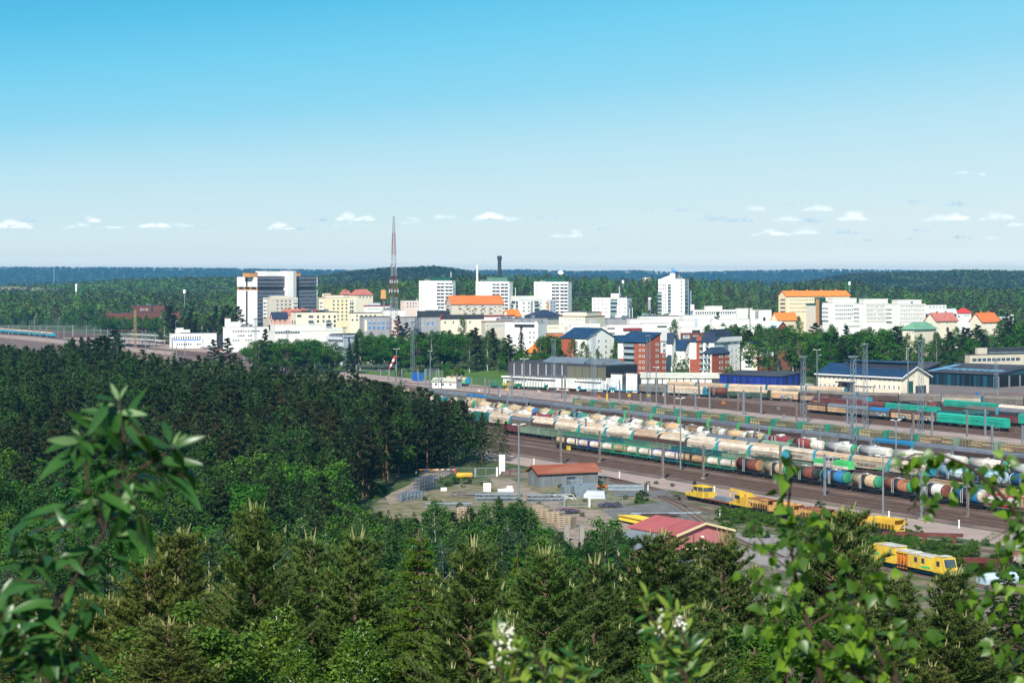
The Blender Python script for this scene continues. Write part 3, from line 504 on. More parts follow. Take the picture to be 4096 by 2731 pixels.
o = apart('white wing with dark roof attached right of the tall brick gable', 2662, 2688, 2702, 1120, 35, 1362, 0, 0, 4, navy_r, 'x')
o = apart('white flats with balconies and blue roof between the two brick apartment houses', 2697, 2738, 2760, 1150, 40, 1392, 0, 0, 4.5, blue_r, 'x'); o.win('L', 2722, 2748, 2, 1403, 1450, 3, 6, 9, 'plain'); o.win('R', 2752, 2752, 1, 1425, 1465, 2, 9, 12, 'balcony')
o = apart('white flats with dark stepped roof behind a low red brick wing', 2758, 2860, 2960, 1075, 32, 1368, 0, 0, .1, navy_r, 'x')
for c in [c for c in o.root.children if c.name.startswith(('roof', 'gable'))]: bpy.data.objects.remove(c)
b = MB(); b.ext([(-.8, o.H), (5, o.H + 2), (5, o.H + 2.3), (-.8, o.H + .3)], -.8, o.W + .8, 'x'); b.box(2, o.W, 5, o.D, o.H, o.H + 2.2); b.box(o.W * .35, o.W - 3, 5.5, o.D - 3, o.H + 2.2, o.H + 5); b.box(o.W * .55, o.W - 6, 6, o.D - 4, o.H + 5, o.H + 6.5); b.obj('roof', [navy_r], o.root)
b = MB(); b.ext([(o.D * .0 - .8, o.H - .1), (o.D + .8, o.H - .1), (o.D + .8, o.H + 2.3), (5, o.H + 2.3)], o.W + .01, o.W + .8, 'x'); b.obj('verge', [white], o.root)
o.fb('L', 2786, 2806, 1345, 1500, .2, brick, 'brick_facade', base=True); o.fb('L', 2760, 2786, 1436, 1500, .2, brick, 'brick_facade', base=True)
o.win('L', 2807, 2830, 2, 1378, 1470, 5, 11, 18, 'gbalcony'); o.win('R', 2860, 2943, 4, 1377, 1377, 1, 8, 9, 'plain'); o.win('R', 2926, 2944, 2, 1400, 1471, 4, 8, 9, 'plain'); o.fb('R', 2893, 2912, 1373, 1402, .1, glassl, 'stair_glazing'); o.win('R', 2864, 2880, 2, 1399, 1399, 1, 8, 8, 'plain')
t = Bd('brick_wing_house', 'low red brick wing with a dark hipped roof before the white flats', 2812, 2850, 2918, 1060, 38, 1415, brick); t.walls(); t.hip(3.4, navy_r, .7, .4)
t.off = {'L': .16, 'R': 0}; t.fb('L', 2813, 2846, 1416, 1500, .15, white, 'white_facade', base=True); t.win('L', 2824, 2838, 2, 1424, 1472, 3, 10, 16, 'gbalcony'); t.win('R', 2884, 2909, 2, 1426, 1472, 3, 12, 10, 'plain')
o = apart('white and red brick gabled flats with blue roof at right end of the row', 2960, 3034, 3094, 1100, 42, 1398, 0, 0, 4.2, blue_r, 'y')
o.fb('R', 3036, 3093, 1425, 1500, .2, brick, 'brick_storey', base=True); o.off = {'L': 0, 'R': .21}; o.win('R', 3060, 3060, 1, 1415, 1466, 3, 10, 11, 'plain'); o.win('R', 3044, 3044, 1, 1440, 1466, 2, 4, 11, 'pale'); o.win('L', 2996, 2996, 1, 1412, 1455, 3, 24, 15, 'balcony'); o.win('L', 2964, 2974, 2, 1414, 1438, 2, 5, 9, 'plain')
o.fb('L', 3012, 3034, 1404, 1500, .15, cream, 'cream_facade', base=True)
# brick chimney block, brown brick building right
o = Bd('brick_block', 'dark brown brick block with yellow lit windows behind trees', 3110, 3200, 3245, 1140, 40, 1402, brick2).walls(dark_r, .4); o.win('L', 3190, 3190, 1, 1414, 1414, 1, 8, 9, 'plain'); o.win('L', 3150, 3150, 1, 1412, 1430, 2, 8, 9, 'plain'); o.win('R', 3218, 3230, 2, 1414, 1450, 3, 7, 6, 'pale'); o.pent('R', 3236, 3246, 1395, brick2, .2, .1, 'chimney')
o = Bd('brick_block', 'small brown brick house further right behind the trees', 3400, 3415, 3432, 1120, 40, 1402, brick2).walls(dark_r, .4)
# yard side buildings ---------------------------------------------------------
metal_w = mat('ribbed dark cladding', (.062, .062, .070), .5, (.09, .09, .10), .6, .5, stretch=(3, 3, .2))
olive = mat('olive panel', (.13, .13, .09), .6, (.11, .11, .08), .6, .5)
o = Bd('rail_hall', 'long dark grey rail hall with white lower storey and two rooftop skylights', 2033, 2424, 2549, 925, 45, 1465, metal_w)
o.walls(dark_r, .4)
o.fb('L', 2270, 2423, 1464, 1513, .12, olive, 'olive_panels'); o.fb('R', 2425, 2548, 1466, 1513, .12, mat('black panel', (.012, .018, .03), .5), 'black_panels')
o.fb('L', 2030, 2424, 1507, 1600, 3, white, 'lower_storey', base=True); o.fb('L', 2028, 2424, 1502, 1506.8, 4, white, 'white_ledge'); o.fb('R', 2424, 2444, 1512, 1600, .5, white, 'lower_storey', base=True)
for i in range(7): x = 2056 + i * 32; o.fb('L', x, x + 2, 1452 + i * 1.2, 1500, .2, lgrey, 'panel_joint')
for i in range(4): x = 2300 + i * 30; o.fb('L', x, x + 1, 1468, 1510, .2, darkw, 'panel_joint')
for x0, x1 in ((2062, 2125), (2130, 2190), (2200, 2265), (2322, 2380), (2384, 2422)): o.fb('L', x0, x1, 1512, 1520.5, 3.08, glass, 'window_band', 3)
b = MB()
for i in range(60): x = 2062 + i * 6.1; u = o.u('L', x); z = o.z('L', u, 1512); b.box(u, u + .25, -3.16, -3.08, z - 1.3, z)
b.obj('window_mullions', [frame_m], o.root)
for k, (x0, x1) in enumerate(((2140, 2315), (2332, 2487))):
    u0, u1 = o.u('L', x0), o.u('L', x1) if x1 < 2424 else o.W - 2; b = MB(); D = o.D; b.ext([(D * .25, o.H), (D * .25, o.H + .9), (D * .5, o.H + 2.9), (D * .75, o.H + .9), (D * .75, o.H)], u0, u1 - (2 if k == 0 else 0), 'x'); s2 = b.obj('skylight', [mat('skylight sheet', (.20, .27, .33), .5, None, .5, .5)], o.root)
    g = MB()
    for i in range(22): uu = u0 + (u1 - u0) * (i + .5) / 22; g.ext([(D * .25 - .05, o.H + .98), (D * .5, o.H + 2.98), (D * .5, o.H + 3.08), (D * .25 - .05, o.H + 1.08)], uu, uu + .3, 'x')
    g.obj('glazing_bar', [metal_g], s2)
for x0, x1, yt in ((2444, 2488, 1497), (2504, 2548, 1494)):
    t = Bd('entrance_porch', 'white sloping porch with dark gate at the %s of the rail hall end' % ('left' if x0 < 2490 else 'right'), x0, x1, x1 + 12, 915, 40, yt, white); t.walls(); t.shed(-.8, metal_d, .3); t.fb('R', x1 + 1, x1 + 12, yt + 6, 1560, .1, darkw, 'gate', base=True)
hall = [c for c in bpy.data.objects if c.name == 'rail_hall'][0]; o.fb('L', 2268, 2318, 1512, 1600, 8, white, 'annex', base=True)
o = Bd('warehouse', 'long low warehouse with pale eaves and white garage doors', 2560, 2880, None, 990, 8, 1512, mat('dark band', (.05, .06, .075), .6), depth=14); o.walls(); o.gable('x', 2.0, mat('cream roof', (.62, .62, .52), .7, None, .3, .5), .8)
for i in range(10): x = 2566 + i * 28.5; o.fb('L', x, x + 24, 1516, 1550, .1, white, 'garage_door')
def stripes(t, f, x0, x1, y0, base, n, cols, seed=1):
    rng = random.Random(seed); bs = [MB() for _ in cols]; u0, u1 = t.u(f, x0), t.u(f, x1); z = t.z(f, u0, y0)
    for i in range(n):
        a, c = u0 + (u1 - u0) * i / n, u0 + (u1 - u0) * (i + 1) / n; k = rng.randrange(len(cols)); d = .08 + .02 * (i % 3)
        if f == 'L': bs[k].box(a, c, -d, 0, -1, z)
        else: bs[k].box(t.W, t.W + d, a, c, -1, z)
    for k, b_ in enumerate(bs):
        if b_.f: b_.obj('cladding', [cols[k]], t.root)
b1 = mat('royal blue cladding', (.01, .04, .33), .5, None, .3, .3); b2 = mat('navy cladding', (.008, .018, .11), .5, None, .3, .3); b3 = mat('deep blue cladding', (.008, .025, .20), .5)
o = Bd('blue_shed', 'long depot shed clad in royal blue and navy stripes', 2878, 3127, 3206, 960, 38, 1506, b3); o.walls(); o.shed(1.2, dark_r, .5); stripes(o, 'L', 2878, 3127, 1505, 0, 44, (b1, b2, b3)); stripes(o, 'R', 3127, 3206, 1504, 0, 20, (b1, b2, b2), 4)
g1 = mat('teal black cladding', (.010, .035, .055), .5, None, .3, .3); g2 = mat('petrol cladding', (.015, .075, .115), .5, None, .3, .3); g3 = mat('black cladding', (.008, .014, .022), .5)
o = Bd('yard_office', 'cream two storey depot office with blue hipped roof and white eaves', 3271, 3605, 3716, 905, 50, 1508, cream)
o.walls(); o.gable('x', 4.3, blue_r, 1.1); 
b = MB(); D = o.D; e = 4.3 * 1.1 / (D / 2)
for s_ in (0, 1):
    y0, y1 = (-1.1, D / 2) if s_ == 0 else (D + 1.1, D / 2); b.ext([(y0, o.H - e - .25), (y1, o.H + 4.1), (y1, o.H + 4.5), (y0, o.H - e + .15)], o.W + 1.1, o.W + 1.35, 'x')
b.box(-1.1, o.W + 1.1, -1.3, -1.1, o.H - e - .2, o.H - e + .35); b.obj('eaves', [frame_m], o.root)
u0, u1 = o.u('L', 3352), o.u('L', 3600); b = MB(); b.box(u0, u1, D * .35, D * .65, o.H + 2, o.H + 6.0, 0); b.box(u0 - .5, u1 + .5, D * .3, D * .7, o.H + 6, o.H + 6.3, 1); b.obj('roof_monitor', [darkw, blue_r], o.root)
o.win('L', 3283, 3482, 12, 1508, 1538, 2, 8, 10, 'plain'); o.win('L', 3520, 3596, 5, 1521, 1521, 1, 8, 4, 'plain'); o.win('L', 3500, 3596, 6, 1545, 1545, 1, 7, 18, 'plain'); o.win('R', 3655, 3655, 1, 1504, 1504, 1, 4, 5, 'dark')
o.fb('R', 3629, 3652, 1525, 1570, .1, dgreen, 'door', base=True); o.fb('R', 3662, 3704, 1543, 1570, .1, darkw, 'garage_door', base=True); o.fb('L', 3362, 3420, 1524, 1528, 4, darkw, 'porch_roof'); o.fb('L', 3375, 3380, 1528, 1565, 3.8, darkw, 'porch_post', 3.5, True); o.fb('L', 3412, 3416, 1528, 1565, 3.8, darkw, 'porch_post', 3.5, True); o.fb('L', 3378, 3414, 1530, 1565, 1.5, glass, 'porch_glazing', 0, True)
b = MB(); uu = o.u('L', 3510); b.box(uu - 6, uu + 6, -14, -9, 3.4, 3.6); [b.tube((uu + x, y, 0), (uu + x, y, 3.4), .12) for x in (-5.5, 0, 5.5) for y in (-13.5, -9.5)]; r_ = b.obj('bike_shelter', [darkw], None); r_.location = o.root.location; r_.rotation_euler = o.root.rotation_euler; tag(r_, 'dark flat canopy on thin posts in front of the cream depot office', 'shelter')
o = Bd('depot_shed', 'huge black and petrol striped depot shed with rooflights right of the cream office', 3700, 3985, 4400, 960, 48, 1500, g3, depth=95); o.walls(); stripes(o, 'L', 3700, 3985, 1493, 0, 46, (g1, g2, g3), 7)
b = MB(); b.ext([(0, o.H), (o.D, o.H), (o.D * .5, o.H + 3.5)], 0, o.W, 'x'); b.m = [0] * len(b.f); 
b = MB(); b.ext([(-.5, o.H + .1), (30, o.H + 3.2), (o.D, o.H + .1), (o.D, o.H + .5), (30, o.H + 3.6), (-.5, o.H + .5)], -.5, o.W + .5, 'x'); ro = b.obj('roof', [dark_r], o.root)
b = MB(); b.ext([(0, o.H), (30, o.H + 3.1), (o.D, o.H)], 0.2, o.W - .2, 'x'); b.obj('gable_wall', [g2], o.root)
b = MB()
for i in range(9): b.box(o.W * (.08 + .1 * i), o.W * (.08 + .1 * i) + 2.6, 8, 11, o.H + 1.2, o.H + 1.9)
b.ext([(1, o.H + .6), (24, o.H + 2.9), (24, o.H + 3.12), (1, o.H + .78)], o.W * .02, o.W * .1, 'x'); b.obj('rooflight', [mat('rooflight', (.16, .36, .55), .3, None, .5, .4)], ro)
b = MB(); b.box(o.W, o.W + .12, .5, o.D, -1, o.H * .82); b.obj('gate_shade', [mat('deep shade', (.004, .006, .010), .8)], o.root)  # near-black sheet, the shade inside the gates put into its colour
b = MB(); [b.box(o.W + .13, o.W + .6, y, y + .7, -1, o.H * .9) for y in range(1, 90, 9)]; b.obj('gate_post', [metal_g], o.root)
o = Bd('depot_shed', 'lower dark roofed shed behind the cream depot office', 3330, 3700, 3760, 1010, 42, 1478, g3); o.walls(); o.shed(3, dark_r)
o = Bd('concrete_office', 'beige concrete office with dark window bands at right edge', 3860, 3880, 4130, 1110, 66, 1420, mat('concrete panel', (.56, .50, .40), .8, None, .2, .4)).walls(dark_r, .4)
o.win('R', 3985, 3985, 1, 1438, 1438, 1, 215, 12, 'strip'); o.pent('R', 3910, 3950, 1392, mat('concrete panel', (1, 1, 1)), .4, .05); o.pent('R', 3950, 4130, 1394, darkw, .6, .1, 'upper_storey', dark_r); o.fb('R', 3955, 4130, 1408, 1414, .1, glassl, 'window_band')
o = Bd('tower', 'small white kiosk tower with clock like top among the hillside trees', 2592, 2602, 2604, 1900, 20, 1197, greyw).walls(); o.pent('L', 2592, 2604, 1190, pale)
for x, y, Y, lb in ((2492, 1122, 2600, 'small white tank on a pole above the hillside trees'), (3398, 1128, 2500, 'white telecom cylinder on a pole above trees behind the white flats'), (738, 1160, 2300, 'white observation hut above the left forest')):
    X = (x - CX) * Y / F; g = empty('telecom_pole', (X, Y, tz(X, Y)), 0, lb, 'telecom pole'); zt = at(x, Y, y)[2] - tz(X, Y); b = MB(); b.tube((0, 0, 0), (0, 0, zt), .5, 6); b.obj('pole', [metal_g], g); b = MB(); b.lathe([(zt - 4, 1.2), (zt - 3.8, 1.6), (zt, 1.6), (zt + .4, 1.1)], 10, axis='z'); b.obj('tank', [frame_m], g)
o = Bd('hill_building', 'pale building just visible on the far wooded ridge', 2570, 2592, 2604, 2950, 30, 1110, cream, z0=20).walls()
# ================================================================ rail yard
TA = 4548 / 8000.0; TN = math.hypot(TA, 1); TD = (TA / TN, -1 / TN); TROT = math.atan2(TD[1], TD[0])
def onrow(X0, px): k = (px - CX) / F; Y = X0 / (TA + k); return k * Y, Y
ballast = mat('gravel yard', (.215, .150, .122), .95, (.12, .083, .070), .10, .9, detail=10, edge=(.38, .62), stretch=(1, 1, 1))
lane_m = mat('pink gravel lane', (.40, .30, .26), .95, (.30, .225, .19), .15, .7, detail=8)
bed_m = mat('brown ballast', (.078, .048, .038), .95, (.045, .032, .028), .5, .8, detail=8)
rail_m = mat('rusty rail', (.16, .085, .055), .5, (.22, .17, .15), .3, .6, metal=.2)
sleeper_m = mat('sleeper', (.17, .135, .115), .9, (.09, .07, .06), 1.0, .6)
def band(name, a0, a1, p0, p1, z, m, **k):
    P = [onrow(a0, p0), onrow(a0, p1), onrow(a1, p1), onrow(a1, p0)]; b = MB(); b.add([(x, y, z) for x, y in P], [(0, 1, 2, 3) if area(P) > 0 else (3, 2, 1, 0)])
    o = b.obj(name, m); tag(o, kind='structure', **k); return o
band('rail_yard', 342, 545, -900, 4500, .004, ballast); band('station_yard', 545, 665, -900, 1180, .004, ballast)
sheet('far_yard', [(2034, 1557), (2424, 1573), (2560, 1556), (2900, 1560), (3220, 1556), (3270, 1566), (3610, 1574), (4300, 1568), (4300, 1772), (2034, 1562)], .006, ballast)
band('gravel_lane', 508, 541, 1300, 4500, .012, lane_m); band('gravel_path', 325.5, 341, 1900, 4500, .012, lane_m)
bogie_d = mat('black underframe', (.012, .012, .014), .8, (.03, .025, .022), 1, .7)
TRK = [348.8, 354.2, 359.6, 368.6, 376.4, 384.3, 391.5, 399.3, 407.0, 416.7, 424, 431.3, 440, 448, 456.5, 466, 475, 484.3, 492] + [546 + 6.1 * i for i in range(17)]
def track(P, Q, lb, sl=1.0, z=.0):
    L = math.hypot(Q[0] - P[0], Q[1] - P[1]); a = math.atan2(Q[1] - P[1], Q[0] - P[0]); r = empty('railway_track', (P[0], P[1], z), a, lb, 'railway track', 'tracks of the rail yard')
    b = MB(); b.ext([(-1.75, 0), (1.75, 0), (1.35, .16), (-1.35, .16)], 0, L, 'x'); b.obj('ballast_bed', bed_m, r)
    for y in (-.76, .76): b = MB(); b.box(0, L, y - .06, y + .06, .20, .36); b.obj('rail', rail_m, r)
    if sl:
        n = int(L / sl); V = np.zeros((n, 5, 4, 3)); xs = (np.arange(n) + .5) * sl; q = MB().box(-.15, .15, -1.25, 1.25, .1, .20); vv = np.array(q.v); fs = [q.f[i] for i in (1, 2, 3, 4, 5)]
        for i, f in enumerate(fs): V[:, i] = vv[list(f)][None]; V[:, i, :, 0] += xs[:, None]
        o = link('sleepers', npmesh('sleepers', V, 4, sleeper_m), r); o['kind'] = 'stuff'
    return r
def trk_label(i):
    if i < 3: return '%s empty track beside the gravel path at the near edge of the yard' % ('outermost', 'second', 'third')[i]
    names = {3: 'track under the tank container train', 5: 'track under the green gondola train', 7: 'track under the cream covered wagons and green locomotive', 8: 'track under the second cream roofed train', 9: 'track under white tanks behind the cream trains', 11: 'track under the long white tank train', 14: 'track under the grey covered wagon train', 17: 'track under the loaded log train'}
    if i in names: return names[i]
    if i < 19: return 'empty track right behind the %s' % names.get(max(k for k in names if k < i), 'log train').replace('track under ', '').replace('the ', '')
    return '%s track beyond the pale gravel lane counted from the lane' % ordn(i - 19)
for i, X0 in enumerate(TRK):
    p0 = -300 if i < 3 else 1500 if i < 9 else 900 if i < 19 else 2050 if X0 < 577 else 3190
    track(onrow(X0, p0), onrow(X0, 4300), trk_label(i), .9 if i < 4 or 16 < i < 28 else 0)
    if i > 18 and i % 2: track(onrow(X0, -300), onrow(X0, 1170), '%s track of the distant station counted from the near side' % ordn((i - 19) // 2), 0)
def track_px(pts, lb, sl=.8):
    P = [G(*p) for p in pts]; r = empty('railway_track', (0, 0, 0), 0, lb, 'railway track', 'siding tracks'); b = MB(); c = MB(); s = MB(); bd = MB()
    Q = []
    for i in range(len(P) - 1):
        n = 6
        for j in range(n): Q.append((P[i][0] + (P[i + 1][0] - P[i][0]) * j / n, P[i][1] + (P[i + 1][1] - P[i][1]) * j / n))
    Q.append(P[-1]); Q = np.array(Q)
    for _ in range(3): Q[1:-1] = (Q[:-2] + Q[1:-1] * 2 + Q[2:]) / 4
    T = np.gradient(Q, axis=0); T /= np.linalg.norm(T, axis=1)[:, None]; Nn = np.stack([-T[:, 1], T[:, 0]], 1)
    def strip(m, o0, o1, z0, z1):
        n = len(Q); A = Q + Nn * o0; B = Q + Nn * o1; vs = [(x, y, z1) for x, y in A] + [(x, y, z1) for x, y in B] + [(x, y, z0) for x, y in A] + [(x, y, z0) for x, y in B]
        fs = []
        for i in range(n - 1): fs += [(i, i + n, i + n + 1, i + 1)[::-1], (i + 2 * n, i, i + 1, i + 2 * n + 1)[::-1], (i + n, i + 3 * n, i + 3 * n + 1, i + n + 1)[::-1]]
        m.add(vs, fs)
    strip(bd, -1.7, 1.7, 0, .1); strip(b, -.83, -.69, .16, .32); strip(c, .69, .83, .16, .32)
    bd.obj('ballast_bed', mat('grey ballast', (.20, .185, .175), .95, (.12, .11, .10), .6, .8), r); b.obj('rail', rail_m, r); c.obj('rail', rail_m, r)
    d = 0
    for i in range(len(Q) - 1):
        L = np.linalg.norm(Q[i + 1] - Q[i]); k = int(L / sl)
        for j in range(k):
            p = Q[i] + (Q[i + 1] - Q[i]) * j / k; t = T[i]; n = Nn[i]; a = p - n * 1.2 - t * .12; e = p + n * 1.2 - t * .12; f = p + n * 1.2 + t * .12; g = p - n * 1.2 + t * .12
            s.add([(*v, .165) for v in (a, e, f, g)] + [(*v, .05) for v in (a, e, f, g)], [(3, 2, 1, 0), (0, 1, 5, 4), (2, 3, 7, 6)])
    o = s.obj('sleepers', sleeper_m, r); o['kind'] = 'stuff'; return r
track_px([(2420, 1915), (2583, 1949), (2755, 1998), (3000, 2048), (3242, 2096), (3503, 2134), (3955, 2208), (4300, 2262)], 'siding track carrying the yellow machines and rusty hoppers')
track_px([(2440, 1921), (2583, 1966), (2850, 2052), (3100, 2112), (3500, 2196), (3900, 2270), (4300, 2340)], 'weedy siding track just in front of the yellow machines')
track_px([(2640, 1987), (2728, 2030), (2790, 2075), (2866, 2122), (2960, 2170), (3120, 2230)], 'curving siding track behind the red roofed building')
track_px([(3120, 2170), (3400, 2240), (3830, 2330), (4200, 2400)], 'siding track under the yellow tamping machine')
for pts, lb in (([(1940, 1551), (2300, 1567), (2560, 1576), (2870, 1592), (3140, 1607), (3320, 1619)], 'track under the flat wagons before the rail hall'), ([(3060, 1598), (3459, 1613), (3708, 1618), (4096, 1632), (4400, 1645)], 'track under the farthest train at the cream depot office'), ([(2600, 1560), (2907, 1575), (3180, 1583), (3300, 1587)], 'track under the cream wagons by the low warehouse'), ([(1500, 1526), (1780, 1541), (1905, 1549), (2050, 1556)], 'track behind the white signal hut')): track_px(pts, lb, 2)
# ---------------------------------------------------------------- wagons (local x along the train, -y faces the viewer)
WC = {}
def wm(key, f):
    if key not in WC: WC[key] = f()
    return WC[key]
def colm(nm, c, c2=None, amt=.6, sc=.5, rough=.7): return mat(nm, c, rough, c2 or tuple(v * .5 for v in c), sc, amt, edge=(.40, .66), detail=9, rnd=.16, stretch=(1.3, 1, .45))
w_white = colm('tank white', (.64, .61, .54), (.24, .18, .13)); w_cream = colm('tank cream', (.54, .42, .25), (.22, .14, .08)); w_tan = colm('tank tan', (.60, .40, .20), (.28, .16, .08)); w_rust = colm('tank rust', (.26, .085, .04), (.42, .22, .12)); w_brown = colm('tank brown', (.10, .028, .022), (.20, .06, .035)); w_maroon = colm('tank maroon', (.24, .035, .045)); w_silver = colm('tank silver', (.54, .56, .55), (.27, .25, .20)); w_blue = colm('tank blue', (.02, .17, .42), (.02, .10, .25)); w_sky = colm('tank light blue', (.12, .42, .62), (.60, .62, .60), .9); w_teal = colm('tank teal', (.03, .22, .26))
c_green = colm('wagon green', (.045, .20, .13), (.10, .16, .11)); c_teal = colm('wagon teal', (.02, .36, .27), (.02, .25, .19), .5); c_dteal = colm('wagon dark teal', (.015, .14, .14)); c_lgreen = colm('wagon pale green', (.19, .28, .20), (.10, .15, .11)); c_brown = colm('wagon brown', (.085, .050, .040), (.05, .035, .03)); c_grey = colm('wagon grey', (.17, .155, .135), (.10, .085, .07)); c_cream = colm('wagon cream side', (.52, .47, .38), (.36, .30, .22)); c_creamr = colm('cream roof cover', (.56, .42, .28), (.34, .23, .15)); c_whiter = colm('white roof cover', (.66, .57, .46), (.38, .28, .20)); c_greyr = colm('grey roof cover', (.14, .165, .20), (.10, .11, .12)); c_bluer = colm('blue roof cover', (.02, .16, .36), (.02, .10, .22)); c_tan = colm('wagon tan side', (.58, .40, .24), (.30, .18, .10)); c_red = colm('wagon red', (.36, .025, .05)); c_orange = colm('wagon orange', (.62, .20, .06)); c_dgreen = colm('wagon dark green', (.05, .095, .065)); c_cyan = colm('wagon end blue', (.03, .30, .42), (.02, .18, .26)); c_dark = colm('wagon dark', (.030, .030, .036)); c_navy = colm('wagon navy', (.02, .05, .12)); c_maroon = colm('wagon maroon', (.16, .05, .05)); c_green2 = colm('band green', (.04, .26, .14), None, .3); c_bright = colm('bright green', (.06, .48, .13), None, .3); c_yel = colm('machine yellow', (.72, .48, .04), (.46, .27, .05), .7); c_yrust = colm('rusty yellow', (.62, .40, .13), (.30, .13, .05), .9, .5); c_rustr = colm('rust roof paint', (.22, .09, .055), (.17, .05, .03), .8, .5)
coal = mat('load dark', (.02, .02, .022), .95, (.06, .055, .05), 2, .6); wood = mat('log bark', (.24, .155, .085), .9, (.12, .075, .045), 1.2, .8, rnd=.2); wood_e = mat('log end', (.62, .45, .26), .8, (.42, .28, .15), 2, .7)
ink = mat('black lettering', (.03, .03, .035), .7)
grafm = None
def graf():
    m = bpy.data.materials.new('graffiti paint'); m.use_nodes = True; t = m.node_tree; b = t.nodes['Principled BSDF']; v = N(t, 'ShaderNodeTexVoronoi'); v.inputs['Scale'].default_value = 1.3; c = N(t, 'ShaderNodeTexCoord'); t.links.new(c.outputs['Object'], v.inputs[0])
    h = N(t, 'ShaderNodeHueSaturation'); h.inputs['Saturation'].default_value = .7; h.inputs['Value'].default_value = .55; t.links.new(v.outputs['Color'], h.inputs['Color']); t.links.new(h.outputs[0], b.inputs['Base Color']); b.inputs['Roughness'].default_value = .6; return m
grafm = graf()
def bogies(L, h=1.15, fr=c_dark):
    def f():
        out = [];
        for sx in (-1, 1):
            b = MB(); x = sx * (L / 2 - 2.2)
            b.box(x - 1.5, x + 1.5, -1.15, -1.0, .35, .75); b.box(x - 1.5, x + 1.5, 1.0, 1.15, .35, .75); b.box(x - .3, x + .3, -1, 1, .5, .95)
            for wx in (x - .92, x + .92):
                for y in (-.78, .78): b.lathe([(-.07, .46), (.07, .46)], 14, axis='x', c=(0, 0, 0)); n = 28; k = len(b.v) - n
                # wheels turned to face sideways
                for q, y in ((0, -.78), (1, .78)):
                    i0 = len(b.v) - n * (2 - q)
                    for i in range(i0, i0 + n): X, Yy, Z = b.v[i]; b.v[i] = (wx + Yy, y + X, .46 + Z)
            out.append(b.mesh('bogie', bogie_d))
        b = MB(); b.box(-L / 2 + .3, L / 2 - .3, -.45, .45, h - .38, h - .02); b.box(-L / 2 + .1, L / 2 - .1, -1.35, 1.35, h - .16, h)
        for sx in (-1, 1):
            for y in (-.85, .85): b.tube((sx * (L / 2 - .1), y, h - .1), (sx * (L / 2 + .45), y, h - .1), .16, 8)
        b.box(-1.2, 1.0, -.9, .9, .45, .8); out.append(b.mesh('underframe', fr)); return out
    return wm(('bog', round(L, 1), h, fr.name), f)
def under(r, L, h=1.15, fr=c_dark):
    a, c, d = bogies(L, h, fr); link('bogie', a, r); link('bogie', c, r); link('underframe', d, r)
def T_tank(r, L, body, end, bandc=None, gas=False, fr=c_dark):
    under(r, L, 1.15, fr); rad = 1.58 if not gas else 1.5; b = MB(); l = L / 2 - .5
    e = []
    b.lathe([(-l, .35), (-l + .06, .9), (-l + .25, rad * .86), (-l + .5, rad), (-l + .9, rad)], 20, 1, c=(0, 0, 1.35 + rad)); b.lathe([(-l + .9, rad), (l - .9, rad)], 20, 0, c=(0, 0, 1.35 + rad)); b.lathe([(l - .9, rad), (l - .5, rad), (l - .25, rad * .86), (l - .06, .9), (l, .35)], 20, 1, c=(0, 0, 1.35 + rad))
    me = wm(('tank', L, body.name, end.name, gas), lambda: b.mesh('tank', [body, end], True)); tk = link('tank', me, r)
    if bandc:
        c = MB(); c.lathe([(-.9, rad + .015), (.9, rad + .015)], 20, 0, c=(0, 0, 1.35 + rad)); link('band', wm(('band', bandc.name, gas), lambda: c.mesh('band', bandc, True)), tk)
    d = MB(); zt = 1.35 + 2 * rad; d.lathe([(zt - .1, .45), (zt + .28, .45), (zt + .34, .2)], 12, axis='z'); d.box(-1.6, 1.6, -.5, -.42, zt + .02, zt + .1); d.box(-1.6, 1.6, .42, .5, zt + .02, zt + .1); d.box(-1.6, -1.5, -.5, .5, zt + .02, zt + .08); d.box(1.5, 1.6, -.5, .5, zt + .02, zt + .08)
    if gas: d.lathe([(zt - .2, 1.1), (zt + .15, 1.1), (zt + .5, 1.0), (zt + .55, .8)], 14, axis='z', c=(l * .4, 0, 0))
    d.box(-1.0, -.9, -1.75, -1.65, 1.1, zt - .1); d.box(-.4, -.3, -1.75, -1.65, 1.1, zt - .1)
    link('hatch', wm(('hatch', gas), lambda: d.mesh('hatch', [w_silver])), tk)
